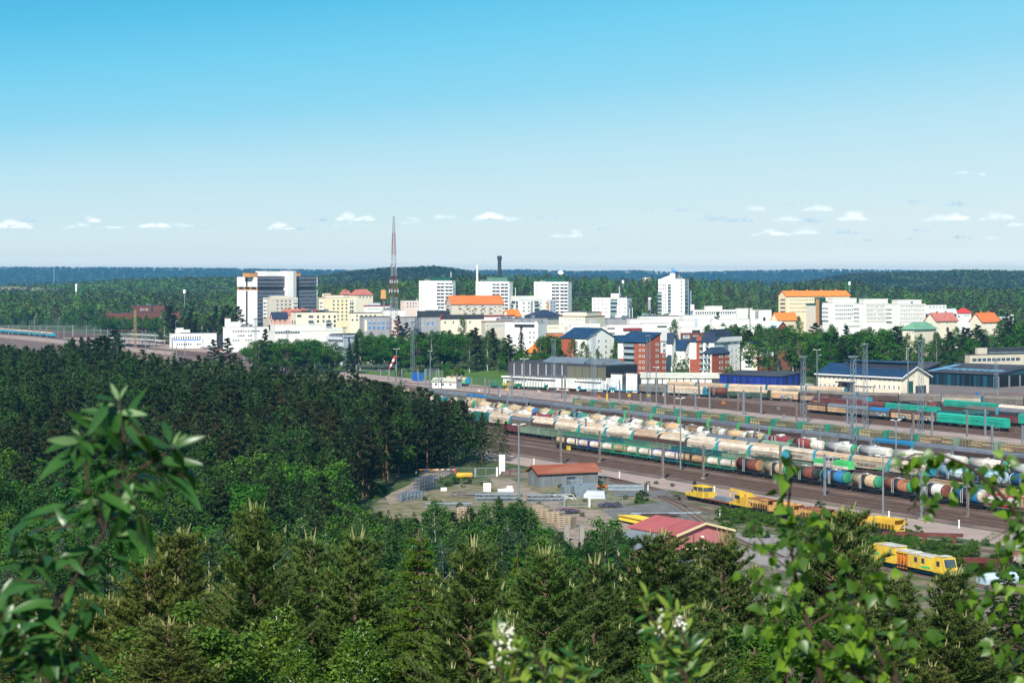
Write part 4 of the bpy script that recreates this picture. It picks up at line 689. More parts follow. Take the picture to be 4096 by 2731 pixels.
def T_cover(r, L, side, roof, endc, wedge=False, text=False, ribs=True, seam=False):
    under(r, L); l = L / 2 - .25
    def f():
        b = MB(); b.box(-l, l, -1.4, 1.4, 1.15, 3.15)
        if ribs:
            n = int(L / 1.2)
            for i in range(n + 1): x = -l + 2 * l * i / n; b.box(x - .05, x + .05, -1.46, -1.4, 1.2, 3.1); b.box(x - .05, x + .05, 1.4, 1.46, 1.2, 3.1)
        b.box(-.03, .03, -1.5, -1.4, 1.2, 3.1); return b.mesh('body', [side])
    bo = link('body', wm(('cov', L, side.name, ribs), f), r)
    def g():
        b = MB(); p = [(-1.5, 3.1)] + [(-1.5 * math.cos(t), 3.15 + 1.2 * math.sin(t)) for t in [math.pi * k / 10 for k in range(11)]] + [(1.5, 3.1)]
        b.ext(p, -l - .02, l + .02, 'x')
        for i in range(1, 4): x = -l + 2 * l * i / 4; q = [(y * 1.015, 3.1 + (z - 3.1) * 1.02) for y, z in p]; b.ext(q, x - .06, x + .06, 'x')
        return b.mesh('roof', roof)
    link('roof', wm(('covr', L, roof.name), g), r)
    def h():
        b = MB(); p = [(-1.53, 1.1), (1.53, 1.1), (1.53, 3.2)] + [(1.53 * math.cos(t), 3.2 + 1.22 * math.sin(t)) for t in [math.pi * k / 10 for k in range(1, 10)]] + [(-1.53, 3.2)]
        b.ext(p, -.05, .05, 'x'); b.box(.05, .11, -.8, -.6, 1.2, 3.6); b.box(.05, .11, .6, .8, 1.2, 3.6); return b.mesh('end_wall', endc)
    for sx in (-1, 1): link('end_wall', wm(('cove', endc.name), h), r, (sx * (l + .09), 0, 0), 0 if sx > 0 else math.pi)
    if wedge: b = MB(); b.ext([(l - 6, 1.2), (l - .1, 1.2), (l - .1, 2.9), (l - 2.2, 1.7)], -1.52, -1.47, 'y'); link('green_swoosh', wm(('wedge', L), lambda: b.mesh('green_swoosh', c_bright)), bo)
    if text: link('lettering', text_mesh('TRANSPOINT'), bo, (-1.2, -1.53, 2.05), (R(90), 0, 0), (1.05, .75, 1))
    if seam: b = MB(); b.box(-l * .3, l * .7, -1.5, -1.47, 1.3, 2.5); link('graffiti', wm(('graf', L), lambda: b.mesh('graffiti', grafm)), bo)
TX = {}
def text_mesh(s, m=ink):
    if s in TX: return TX[s]
    c = bpy.data.curves.new('lettering', 'FONT'); c.body = s; c.size = 1.3; c.align_x = 'CENTER'; c.align_y = 'CENTER'; c.extrude = .01; o = bpy.data.objects.new('t', c); COL.objects.link(o)
    bpy.context.view_layer.update(); me = bpy.data.meshes.new_from_object(o.evaluated_get(bpy.context.evaluated_depsgraph_get())); bpy.data.objects.remove(o); me.name = 'lettering'; me.materials.clear(); me.materials.append(m); TX[s] = me; return me
def T_gond(r, L, c, load=True, h=3.2):
    under(r, L); l = L / 2 - .25
    def f():
        b = MB()
        for y in (-1.45, 1.4): b.box(-l, l, y, y + .05, 1.15, h)
        b.box(-l, -l + .05, -1.4, 1.4, 1.15, h); b.box(l - .05, l, -1.4, 1.4, 1.15, h); n = int(L / 1.5)
        for i in range(n + 1): x = -l + 2 * l * i / n; b.box(x - .07, x + .07, -1.55, -1.45, 1.15, h - .1); b.box(x - .07, x + .07, 1.45, 1.55, 1.15, h - .1)
        b.box(-l - .02, l + .02, -1.55, -1.38, h, h + .1); b.box(-l - .02, l + .02, 1.38, 1.55, h, h + .1); return b.mesh('body', c)
    link('body', wm(('gon', L, c.name, h), f), r)
    if load:
        def g():
            b = MB(); rng = random.Random(2); n = 12; vs = []; fs = []
            for i in range(n + 1):
                for j in range(4): vs.append((-l + .1 + (2 * l - .2) * i / n, -1.38 + .92 * j, h - (.5 if j in (0, 3) else .12) + rng.uniform(-.15, .15)))
            for i in range(n):
                for j in range(3): fs.append((i * 4 + j, (i + 1) * 4 + j, (i + 1) * 4 + j + 1, i * 4 + j + 1))
            b.add(vs, fs); return b.mesh('load', coal)
        link('load', wm(('load', L, h), g), r)
def T_box(r, L, c, roof=None):
    under(r, L); l = L / 2 - .2; roof = roof or c
    def f():
        b = MB(); b.box(-l, l, -1.4, 1.4, 1.15, 3.9); n = int(L / .75)
        for i in range(n + 1): x = -l + 2 * l * i / n; b.box(x - .05, x + .05, -1.47, -1.4, 1.2, 3.85); b.box(x - .05, x + .05, 1.4, 1.47, 1.2, 3.85)
        for x in (-.3 * L, .3 * L): b.box(x - .5, x + .5, -1.49, -1.41, 2.7, 3.2)
        return b.mesh('body', c)
    link('body', wm(('box', L, c.name), f), r); b = MB(); b.box(-1.9, .0, -1.56, -1.48, 1.25, 3.7); b.box(.05, 1.9, -1.54, -1.48, 1.25, 3.7); link('sliding_door', wm(('bdoor', c.name), lambda: b.mesh('sliding_door', c)), r)
    q = MB(); q.ext([(-1.5, 3.88), (1.5, 3.88), (1.45, 4.05), (.8, 4.4), (0, 4.5), (-.8, 4.4), (-1.45, 4.05)], -l - .08, l + .08, 'x'); link('roof', wm(('boxr', L, roof.name), lambda: q.mesh('roof', roof)), r)
def T_log(r, L, c, full=True, post=None):
    under(r, L); l = L / 2 - .3; post = post or c
    def f():
        b = MB()
        for sx in (-l, l - .3): 
            b.box(sx, sx + .12, -1.45, 1.45, 1.15, 3.9); b.box(sx + .18, sx + .3, -1.45, 1.45, 1.15, 3.9)
            for y in (-1.4, -.45, .5, 1.3): b.box(sx - .03, sx + .33, y, y + .1, 1.15, 4.0)
        n = max(6, int(L / 1.6))
        for i in range(n + 1): x = -l + 1 + (2 * l - 2) * i / n; b.box(x - .07, x + .07, -1.5, -1.36, 1.1, 4.0); b.box(x - .07, x + .07, 1.36, 1.5, 1.1, 4.0)
        return b.mesh('stake_frame', post)
    link('stake_frame', wm(('stk', L, post.name), f), r)
def T_flat(r, L, c, stakes=0):
    under(r, L, 1.15, c)
    if stakes:
        def f():
            b = MB()
            for i in range(stakes): x = -L / 2 + .5 + (L - 1) * i / (stakes - 1); b.box(x - .06, x + .06, -1.45, -1.3, 1.15, 3.7); b.box(x - .06, x + .06, 1.3, 1.45, 1.15, 3.7)
            for x in (-L / 2 + .2, L / 2 - .3): b.box(x, x + .1, -1.4, 1.4, 1.15, 2.4)
            return b.mesh('stakes', c)
        link('stakes', wm(('stakes', L, c.name, stakes), f), r)
def T_hopper(r, L, c, top):
    under(r, L, 1.0); l = L / 2 - .6
    def f():
        b = MB()
        P = [(-1.5, 3.3), (-1.5, 2.4), (-.7, 1.2), (.7, 1.2), (1.5, 2.4), (1.5, 3.3), (1.4, 3.3), (1.4, 2.5), (-1.4, 2.5), (-1.4, 3.3)]
        b.ext([(-1.5, 2.3), (-.6, 1.1), (.6, 1.1), (1.5, 2.3)], -l + .8, l - .8, 'x', 0)
        for y in (-1.5, 1.44): b.box(-l, l, y, y + .06, 2.3, 3.0, 0); b.box(-l, l, y, y + .06, 3.0, 3.35, 1)
        b.ext([(-l, 3.3), (-l + 1.4, 2.2), (-l + 1.5, 2.2), (-l + .1, 3.35)], -1.44, 1.44, 'y', 1); b.ext([(l, 3.3), (l - 1.4, 2.2), (l - 1.5, 2.2), (l - .1, 3.35)], -1.44, 1.44, 'y', 1)
        for i in range(9): x = -l + 2 * l * i / 8; b.box(x - .06, x + .06, -1.58, -1.5, 1.3, 3.3, 0)
        for sx in (-l, l - .15): 
            for y in (-1.4, 1.3): b.box(sx, sx + .12, y, y + .1, 1.0, 3.3)
        b.box(-l - .3, -l + .5, -1.3, 1.3, 1.0, 1.1); b.box(l - .5, l + .3, -1.3, 1.3, 1.0, 1.1); return b.mesh('hopper', [c, top])
    link('hopper', wm(('hop', L, c.name, top.name), f), r)
def container(x, frame_c, body, hh, lb, wr, grp):
    r = empty('tank_container', (0, 0, 0), 0, lb, 'tank container', grp); r.matrix_world = wr.matrix_basis @ Matrix.Translation((x, 0, 1.17)); l = 3.0
    def f():
        b = MB()
        for sx in (-l, l - .14):
            for y in (-1.22, 1.08): b.box(sx, sx + .14, y, y + .14, 0, 2.6)
            b.box(sx, sx + .14, -1.08, 1.08, 0, .14); b.box(sx, sx + .14, -1.08, 1.08, 2.46, 2.6)
        for y in (-1.22, 1.1): b.box(-l + .14, l - .14, y, y + .12, 0, .14); b.box(-l + .14, l - .14, y, y + .12, 2.48, 2.6)
        for y in (-1.16, 1.14): b.tube((-l + .1, y, 2.5), (-l + .9, y, .1), .05, 4); b.tube((l - .1, y, 2.5), (l - .9, y, .1), .05, 4)
        b.box(-1.8, 1.8, -.3, .3, 2.5, 2.58); return b.mesh('frame', frame_c)
    link('frame', wm(('cf', frame_c.name), f), r)
    b = MB(); b.lathe([(-2.75, .4), (-2.65, .85), (-2.4, 1.12), (-2.2, 1.16), (2.2, 1.16), (2.4, 1.12), (2.65, .85), (2.75, .4)], 18, 0, c=(0, 0, 1.3)); tk = link('tank', wm(('ct', body.name), lambda: b.mesh('tank', body, True)), r)
    c = MB(); c.box(1.6, 1.9, -1.2, -1.12, .8, 1.05); link('hazard_plate', wm('haz', lambda: c.mesh('hazard_plate', colm('hazard orange', (.75, .20, .04), None, .3))), tk)
    return r
BLD = {}
def logs_mesh(L, seed):
    def f():
        rng = random.Random(seed); b = MB(); n = 2 if L < 15 else 3; seg = (L - 2.2) / n
        for s in range(n):
            x0 = -L / 2 + 1.1 + s * seg + .1
            for j in range(7):
                for i in range(7):
                    y = -1.15 + .385 * i + rng.uniform(-.06, .06); z = 1.33 + .36 * j + rng.uniform(-.05, .05)
                    if j == 6 and abs(i - 3) > 2: continue
                    if 0 < j < 6 and 0 < i < 6: continue
                    dx = rng.uniform(-.2, .2); b.tube((x0 + dx, y, z), (x0 + seg - .2 + dx, y + rng.uniform(-.05, .05), z + rng.uniform(-.04, .04)), rng.uniform(.13, .2), 6, 0 if rng.random() < .7 else 1, caps=True)
        return b.mesh('log_stack', [wood, wood_e])
    return wm(('logs', round(L), seed), f)
def row(X0, p0, seq, desc, grp, gap=1.2):
    """place wagons one behind the other along a track from photo column p0 to the right"""
    x, y = onrow(X0, p0) if not isinstance(X0, list) else (None, None); s = 0
    for i, (kind, L, args, lb) in enumerate(seq):
        c = s + L / 2
        if isinstance(X0, list): P, a = along(X0, p0, c)
        else: P, a = (x + TD[0] * c, y + TD[1] * c), TROT
        s += L + gap
        if kind == 'gap': continue
        nm, cat, fn = {'tank': ('tank_wagon', 'tank wagon', T_tank), 'cover': ('covered_wagon', 'covered wagon', T_cover), 'gond': ('gondola_wagon', 'gondola wagon', T_gond), 'box': ('boxcar', 'boxcar', T_box), 'log': ('log_wagon', 'log wagon', T_log), 'flat': ('flat_wagon', 'flat wagon', T_flat), 'hop': ('hopper_wagon', 'hopper wagon', T_hopper), 'cont': ('container_wagon', 'container wagon', None)}[kind]
        r = empty(nm, (P[0], P[1], .36 if not isinstance(X0, list) else .32), a, '%s, %s from left in %s' % (lb, ordn(i), desc), cat, grp)
        if kind == 'cont':
            under(r, L, 1.15, args[0]);
            for k, (fc, bc, cl) in enumerate(args[1]): container((-3.1, 3.1)[k], fc, bc, 0, '%s tank container on %s end of %s wagon, %s' % (cl, ('left', 'right')[k], ordn(i), desc), r, 'tank containers')
        else: fn(r, L, **args) if isinstance(args, dict) else fn(r, L, *args)
        if kind == 'log' and lb.startswith(('loaded', 'blue')):
            q = link('log_stack', logs_mesh(L, i % 4), None); q.matrix_world = r.matrix_basis.copy(); tag(q, 'stack of cut logs on the %s wagon from the left of the log train' % ordn(i), 'log stack', 'log loads')
            q.location = r.location; q.rotation_euler = r.rotation_euler
def along(pts, p0, s):
    P = np.array([G(*p) for p in pts]); d = np.r_[0, np.cumsum(np.linalg.norm(np.diff(P, axis=0), axis=1))]
    pxs = CX + F * P[:, 0] / P[:, 1]; s0 = np.interp(p0, pxs, d); t = s0 + s
    q = np.array([np.interp(t, d, P[:, 0]), np.interp(t, d, P[:, 1])])
    if t > d[-1]: v = (P[-1] - P[-2]) / np.linalg.norm(P[-1] - P[-2]); q = P[-1] + v * (t - d[-1])
    j = min(max(np.searchsorted(d, t) - 1, 0), len(P) - 2); v = P[j + 1] - P[j]; return (float(q[0]), float(q[1])), math.atan2(v[1], v[0])
bluef = colm('frame blue', (.02, .04, .22), None, .3); redf = colm('frame red', (.40, .03, .04), None, .3); grn = colm('flat wagon green', (.02, .22, .15), (.03, .12, .09))
w_box = colm('container tank white', (.74, .71, .64), (.36, .28, .21), .7)
def cw(fr, f1, b1, n1, f2, b2, n2): return (fr, [(f1, b1, n1), (f2, b2, n2)])
seq = [('cont', 12.6, cw(c_dgreen, c_dark, w_cream, 'rusty cream', c_dark, w_box, 'white'), 'dark container wagon'), ('cont', 12.6, cw(c_dgreen, bluef, w_box, 'blue framed white', bluef, w_box, 'blue framed white'), 'container wagon with blue frames'), ('cont', 12.6, cw(grn, c_green2, w_box, 'green framed white', c_green2, w_cream, 'green framed cream'), 'green container wagon'), ('cont', 12.6, cw(grn, c_green2, w_box, 'green framed white', c_green2, w_box, 'green framed white'), 'green container wagon'), ('cont', 12.6, cw(grn, bluef, w_box, 'blue framed white', bluef, w_box, 'blue framed white'), 'green wagon with blue frames'), ('cont', 12.6, cw(grn, c_dark, w_cream, 'stained cream', c_dark, w_tan, 'brown'), 'green wagon with brown tanks'), ('cont', 12.6, cw(grn, c_green2, w_box, 'green framed white', c_green2, w_box, 'green framed white'), 'green container wagon'),
 ('tank', 11.2, (w_brown, w_rust, c_dark), 'dark brown tank wagon'), ('tank', 11.2, (w_cream, c_green2, c_dark), 'cream, black banded, green ended tank wagon'), ('tank', 11.2, (w_brown, c_dark, c_dark), 'dark grimy tank wagon'), ('tank', 11.2, (w_blue, c_green2, c_dark), 'blue tank wagon with black band'), ('tank', 11.2, (w_cream, c_green2, c_dark), 'cream, black banded, green ended tank wagon'), ('tank', 11.2, (w_rust, c_green2, c_dark), 'rusty orange tank wagon with black band'), ('tank', 11.2, (w_silver, w_brown, c_dark), 'greyish tank wagon'), ('tank', 11.2, (w_blue, w_white, c_dark), 'deep blue tank wagon with white end ring'), ('cont', 12.6, cw(grn, redf, w_box, 'red framed white', redf, w_box, 'red framed white'), 'green wagon with red frames'), ('cont', 12.6, cw(grn, c_green2, w_box, 'green framed white', c_dark, w_box, 'white'), 'green container wagon'), ('cont', 12.6, cw(grn, c_dark, w_box, 'white', redf, w_cream, 'cream'), 'green container wagon')]
row(368.6, 2232, seq, 'near tank container train', 'wagons of the tank container train', .9)
cols = [(c_maroon, 'pinkish rusty gondola wagon'), (c_lgreen, 'green gondola wagon with pale lettering'), (c_lgreen, 'pale green gondola wagon'), (c_green, 'green gondola wagon'), (c_green, 'bright green gondola wagon'), (c_dteal, 'dark teal gondola wagon'), (c_green, 'bright green gondola wagon'), (c_lgreen, 'pale green gondola wagon'), (c_dteal, 'dark teal gondola wagon'), (c_dteal, 'dark teal gondola wagon'), (c_lgreen, 'pale green gondola wagon'), (c_dgreen, 'dark green gondola wagon'), (c_lgreen, 'pale green gondola wagon')]
row(384.3, 2020, [('gond', 11.8, (c,), n) for c, n in cols], 'gondola train behind the tank containers', 'gondola wagons', 1.0)
row(384.3, 3440, [('gond', 11.8, (c_brown if i < 2 else c_green if i % 2 else c_tan,), 'brown gondola wagon' if i < 2 else 'green gondola wagon' if i % 2 else 'tan gondola wagon') for i in range(8)], 'right hand gondola rake', 'gondola wagons', 1.0)
dark_h = ('cover', 14, (c_grey, c_greyr, c_brown), 'dark grey covered wagon'); tp = lambda n, w=True, t=True: ('cover', 15.2, dict(side=c_cream, roof=c_whiter, endc=c_cyan, wedge=w, text=t), n)
row(399.3, 1900, [('cover', 12, (c_dteal, c_dteal, c_dteal), 'teal covered wagon'), tp('cream covered wagon with green swoosh'), dark_h, ('cover', 14, (c_brown, c_whiter, c_brown), 'brown sided covered wagon with pale roof'), tp('white covered wagon with company lettering'), tp('cream covered wagon with company lettering'), tp('blue ended cream wagon with green swoosh'), ('cover', 14, (c_brown, c_creamr, c_brown), 'brown sided covered wagon with cream roof'), ('cover', 14, (c_brown, c_whiter, c_brown), 'grimy brown covered wagon'), tp('cream covered wagon with faint lettering'), tp('cream covered wagon with lettering'), tp('pale covered wagon ending in a blue door'), ], 'front cream covered train', 'covered wagons with pale roofs', .9)
row(407, 1880, [('cover', 15.2, dict(side=c_cream, roof=c_creamr if i % 3 else c_whiter, endc=c_cyan, wedge=i > 12, text=i > 11), 'cream roofed covered wagon' if i < 12 else 'large lettered cream covered wagon') for i in range(16)], 'second cream roofed train', 'covered wagons with pale roofs', .7)
row(407.6, 3755, [('tank', 12, (w_sky, c_green2, None, True), 'worn light blue tank wagon'), ('tank', 12, (w_sky, w_sky, None), 'peeling light blue tank wagon'), ('tank', 12, (w_blue, w_sky, None), 'blue tank wagon'), ('tank', 12, (w_sky, w_blue, None), 'pale blue tank wagon')], 'blue tank row at the right', 'light blue tank wagons')
row(416.7, 1905, [('tank', 13, (w_white if i != 3 else w_maroon, w_white if i != 3 else w_maroon, None, True), 'white gas tank wagon' if i != 3 else 'dark red gas tank wagon') for i in range(11)], 'half hidden white gas tank row', 'white gas tank wagons')
row(416.7, 2838, [('cover', 14, (c_grey, c_greyr, c_dgreen), 'grey covered wagon'), ('cover', 12, (c_orange, c_greyr, c_dgreen), 'covered wagon with orange side'), ('cover', 14, (c_dgreen, c_lgreen, c_dgreen), 'green covered hopper wagon')], 'short mixed row behind the cream trains', 'mixed wagons')
tk = [(w_maroon, w_white), (w_teal, w_teal), (w_cream, c_green2), (w_cream, c_green2), (w_cream, w_cream), (w_cream, c_green2), (w_cream, w_cream), (w_tan, w_blue), (w_cream, c_green2), (w_cream, w_cream), (w_teal, c_green2), (w_cream, w_white), (w_white, c_green2), (w_white, w_white), (w_cream, c_green2), (w_tan, w_tan), (w_tan, w_white), (w_cream, c_green2), (w_tan, w_cream), (w_cream, c_green2), (w_maroon, w_maroon), (w_maroon, c_green2)]
nmz = {w_maroon: 'maroon', w_teal: 'teal blue', w_cream: 'cream', w_tan: 'tan stained', w_white: 'white', w_silver: 'silver'}
bd = {3: c_dark, 5: c_dark, 9: c_dark, 10: c_dark, 13: c_dark, 17: c_dark, 19: c_dark}
seq = [('tank', 11.0, (a, b_, bd.get(i)), nmz[a] + (' black banded' if i in bd else '') + (' green ended' if b_ is c_green2 else '') + ' tank wagon') for i, (a, b_) in enumerate(tk)]
row(431.3, 1690, seq, 'colourful tank train', 'oil tank wagons', .8)
x2 = 2655
row(431.3, 2716, [('tank', 14.5, (w_silver if i % 5 in (0, 1, 3) else w_white, c_green2 if i % 2 else w_white, None, i in (2, 3, 4, 5, 10, 11)), ('silver' if i % 5 in (0, 1, 3) else 'white') + ' tank wagon with ' + ('green' if i % 2 else 'white') + ' end') for i in range(15)], 'long white tank train', 'long white tank wagons', .9)
gc = [(c_grey, c_greyr, 'grey covered wagon'), (c_grey, c_greyr, 'grey covered wagon'), (c_tan, c_bluer, 'blue roofed covered wagon with tan doors'), (c_brown, c_greyr, 'brown sided covered wagon'), (c_brown, c_greyr, 'brown sided covered wagon')]
row(456.5, 1725, [('cover', 16.5, (gc[i][0] if i < 5 else (c_brown if i % 3 else c_grey), gc[i][1] if i < 5 else (c_greyr if i not in (17,) else c_bluer), c_bright if i > 7 and i < 14 else c_cyan if i == 17 else c_greyr), gc[i][2] if i < 5 else 'dark covered wagon with grey roof') for i in range(22)], 'long grey covered train', 'grey roofed covered wagons', .9)
lg = [(grn, 'loaded green log wagon')] * 14 + [(c_lgreen, 'loaded olive log wagon')] * 6 + [(c_navy, 'blue staked log wagon')] * 3 + [(c_lgreen, 'loaded olive log wagon')] * 3
row(484.3, 2302, [('log', 14 if i < 14 else 17, (c,), n) for i, (c, n) in enumerate(lg)], 'log train', 'log wagons', .8)
row(561, 3240, [('cover', 11.6, dict(side=c_tan, roof=c_brown, endc=c_brown), 'brown covered wagon with tan end'), ('cover', 11.6, dict(side=c_tan, roof=c_greyr, endc=c_brown), 'tan sided covered wagon'), ('cover', 11.6, dict(side=c_grey, roof=c_greyr, endc=c_dgreen), 'grey covered wagon'), ('cover', 11.6, dict(side=c_grey, roof=c_bluer, endc=c_brown, seam=True), 'covered wagon with blue roof and graffiti'), ('cover', 11.6, dict(side=c_tan, roof=c_brown, endc=c_brown, seam=True), 'tan covered wagon with graffiti'), ('cover', 11.6, dict(side=c_tan, roof=c_brown, endc=c_brown, seam=True), 'peeling orange covered wagon'), ('box', 16.8, (c_teal,), 'bright teal boxcar'), ('box', 16.8, (c_teal,), 'bright teal boxcar')], 'train ending in teal boxcars', 'mixed freight wagons beyond the lane', .8)
row(584, 3262, [('box', 14, (c_maroon,), 'maroon boxcar'), ('box', 14, (c_maroon,), 'maroon boxcar'), ('cover', 14, (c_maroon, c_maroon, c_brown), 'maroon covered wagon'), ('box', 14, (c_teal,), 'teal boxcar'), ('box', 14, (c_teal,), 'teal boxcar'), ('gond', 13, (c_dteal,), 'dark teal gondola wagon'), ('cover', 14, (c_dark, c_dteal, c_dark), 'dark covered wagon'), ('gond', 13, (c_maroon,), 'maroon gondola wagon'), ('box', 14, (c_teal,), 'teal boxcar'), ('box', 14, (c_teal,), 'teal boxcar'), ('box', 14, (c_red,), 'crimson boxcar'), ('box', 14, (c_red,), 'crimson boxcar'), ('box', 14, (c_brown,), 'brown boxcar'), ('box', 14, (c_brown,), 'brown boxcar')], 'row of boxcars behind the teal boxcar train', 'mixed freight wagons beyond the lane', .8)
row(604, 3378, [('cover', 16, (c_cream, c_greyr, c_cyan), 'grey covered wagon with blue end'), ('gond', 13, (c_orange, True, 2.6), 'low orange gondola wagon'), ('gond', 13, (c_dark,), 'black gondola wagon'), ('tank', 13, (w_brown, c_dark, None), 'dark tank wagon'), ('gond', 13, (c_brown,), 'brown gondola wagon'), ('cover', 16, (c_brown, c_grey, c_cyan), 'brown covered wagon'), ('cover', 16, (c_dark, c_greyr, c_dark), 'dark covered wagon'), ('cover', 16, (c_dark, c_greyr, c_dark), 'dark covered wagon'), ('cover', 16, (c_dark, c_greyr, c_dark), 'dark covered wagon')], 'row beyond the boxcars', 'mixed freight wagons beyond the lane')
row(622, 3785, [('box', 14, (c_teal,), 'pale green boxcar'), ('box', 14, (c_teal,), 'teal green boxcar'), ('cover', 15, (c_cream, c_whiter, c_dgreen), 'cream roofed covered wagon'), ('box', 14, (c_green,), 'green boxcar'), ('box', 14, (c_teal,), 'teal green boxcar'), ('cover', 15, (c_cream, c_whiter, c_dgreen), 'cream roofed covered wagon')], 'green row below the depot shed', 'mixed freight wagons beyond the lane')
R9 = [(1940, 1551), (2300, 1567), (2560, 1576), (2870, 1592), (3140, 1607), (3320, 1619)]
row(R9, 1965, [('flat', 16, (grn, 10), 'green flat wagon with stakes'), ('flat', 16, (grn, 10), 'green flat wagon with stakes'), ('flat', 16, (c_maroon, 0), 'empty low flat wagon'), ('flat', 17, (c_cyan, 9), 'flat wagon with light blue stakes'), ('flat', 17, (c_cyan, 9), 'flat wagon with light blue stakes'), ('flat', 17, (c_cyan, 9), 'flat wagon with light blue stakes'), ('flat', 17, (c_cyan, 9), 'flat wagon with light blue stakes')], 'row before the rail hall', 'empty stake wagons')
row(R9, 2564, [('cover', 15, (c_grey, c_grey, c_grey), 'olive grey covered wagon'), ('cover', 20, (c_cream, c_creamr, c_cyan), 'pink cream covered wagon with blue end'), ('tank', 11, (w_brown, w_brown, None), 'dark brown tank wagon with orange chassis'), ('cover', 22, dict(side=c_dgreen, roof=c_creamr, endc=c_dgreen), 'cream and green covered wagon'), ('cover', 16, dict(side=c_tan, roof=c_creamr, endc=c_brown, seam=True), 'tan covered wagon with graffiti'), ('cover', 16, dict(side=c_tan, roof=c_brown, endc=c_brown, seam=True), 'brown covered wagon with graffiti')], 'train before the low warehouse', 'wagons beyond the empty tracks')
R10 = [(3120, 1600), (3459, 1613), (3708, 1618), (4096, 1632), (4400, 1645)]
row(R10, 3130, [('cover', 17, (c_brown if i < 3 else (c_grey if i % 2 else c_cream), c_grey if i < 9 else c_bluer, c_cyan if i % 3 == 1 else c_dgreen), 'brown covered wagon' if i < 3 else 'grey beige covered wagon') for i in range(11)], 'farthest train below the cream depot office', 'wagons beyond the empty tracks', .7)
R11 = [(2670, 1561), (2907, 1575), (3180, 1583), (3300, 1587)]
row(R11, 2676, [('cover', 18, (c_cream, c_creamr, c_cyan), 'cream roofed covered wagon') for i in range(5)], 'short cream row by the low warehouse', 'wagons beyond the empty tracks', .7)
row([(1780, 1541), (1905, 1549), (2050, 1556)], 1792, [('cover', 15, dict(side=c_cream, roof=c_creamr, endc=c_cyan, wedge=True), 'cream and green covered wagon')], 'short row by the white signal hut', 'wagons beyond the empty tracks')
# machines -------------------------------------------------------------------
def machine_frame(nm, lb, cat, pts, p0, L, h=1.1, fr=c_dark):
    P, a = along(pts, p0, L / 2); r = empty(nm, (P[0], P[1], .32), a, lb, cat); under(r, L, h, fr); return r
x, y = onrow(399.3, 3262); r = empty('locomotive', (x + TD[0] * 8, y + TD[1] * 8, .36), TROT, 'bright green and white locomotive between the cream covered wagons', 'locomotive'); under(r, 15.5)
b = MB(); b.box(-7.4, -2.2, -1.1, 1.1, 1.15, 3.0, 0); b.box(1.2, 7.4, -1.1, 1.1, 1.15, 3.1, 0); b.box(-7.5, 7.5, -1.4, 1.4, 1.0, 1.25, 1); b.box(-7.41, 7.41, -1.13, -1.1, 1.3, 1.8, 1); b.box(1.6, 7, -.6, .6, 3.1, 3.3, 0); b.obj('bonnet', [c_bright, w_white], r)
b = MB(); b.box(-2.2, 1.2, -1.4, 1.4, 1.15, 2.9); b.box(-2.3, 1.3, -1.45, 1.45, 3.75, 3.95); [b.box(xx, xx + .2, y, y + .1, 2.9, 3.75) for xx in (-2.2, -.6, 1.0) for y in (-1.4, 1.3)]; cb = b.obj('cab', [w_white], r); b = MB(); b.box(-2.1, 1.1, -1.33, 1.33, 2.9, 3.75); b.obj('window', [glass], cb)
S1 = [(2420, 1915), (2583, 1949), (2755, 1998), (3000, 2048), (3242, 2096), (3503, 2134), (3955, 2208), (4300, 2262)]
r = machine_frame('rail_crane_vehicle', 'yellow rail vehicle with glazed cab and black folded crane at its left end', 'rail crane', S1, 2757, 11, 1.0)
b = MB(); b.box(-5.2, -1.2, -1.3, 1.3, 1.0, 1.7); b.box(3.4, 5.4, -1.1, 1.1, 1.0, 2.5); b.obj('body', c_yel, r)
b = MB(); b.box(-1.4, 3.4, -1.4, 1.4, 1.0, 2.5); b.box(-1.5, 3.5, -1.45, 1.45, 3.45, 3.7); [b.box(xx, xx + .12, y, y + .1, 2.5, 3.45) for xx in (-1.4, .8, 3.28) for y in (-1.4, 1.3)]; b.box(-.5, 2.5, -.8, .8, 3.7, 3.85); cb = b.obj('cab', c_yel, r); b = MB(); b.box(-1.3, 3.3, -1.33, 1.33, 2.5, 3.45); b.obj('window', glass, cb)
b = MB(); b.box(-3.4, -2.4, -.5, .5, 1.7, 2.6); b.tube((-2.9, 0, 2.6), (-2.6, 0, 4.4), .28); b.tube((-2.6, 0, 4.4), (-3.5, .1, 4.0), .25); b.tube((-3.5, 0, 4.0), (-3.2, 0, 2.2), .22); b.obj('crane_arm', c_dark, r)
r = machine_frame('flat_wagon', 'low red flat wagon between the two yellow rail cranes', 'flat wagon', S1, 2835, 11, 1.1, colm('flat red', (.34, .05, .035), (.2, .06, .04)))
b = MB(); b.box(-3.5, 4.5, -1.1, 1.1, 1.12, 1.3); b.box(-1, 4.5, -.9, .9, 1.32, 2.0); g_ = b.mesh('steel_pile', metal_g); q = link('steel_pile', g_, None, tuple(r.location), r.rotation_euler.z); tag(q, 'grey bundled steel lying on the low red flat wagon', 'steel pile')
r = machine_frame('rail_crane', 'yellow rail crane with long low jib next to rusty hoppers', 'rail crane', S1, 2936, 9.5, 1.0)
b = MB(); b.box(-4.5, 4.5, -1.35, 1.35, 1.0, 1.5); b.box(-1.5, 4.4, -1.3, 1.3, 1.5, 3.1); b.lathe([(1.5, 1.4), (3.4, 1.35)], 12, axis='z', c=(3, 0, 0)); b.obj('body', c_yel, r); b = MB(); b.box(-1.9, .2, -1.3, -.2, 1.5, 3.6); cb = b.obj('cab', c_yel, r); b = MB(); b.box(-1.93, .1, -1.33, -.5, 2.5, 3.3); b.obj('window', glass, cb)
b = MB(); b.ext([(3.0, 3.3), (3.2, 4.0), (-6, 4.3), (-6.4, 3.9)], -.1, .5, 'y'); b.tube((-6.2, .2, 4.2), (-6.5, .2, 2.2), .15); b.obj('jib', c_yel, r)
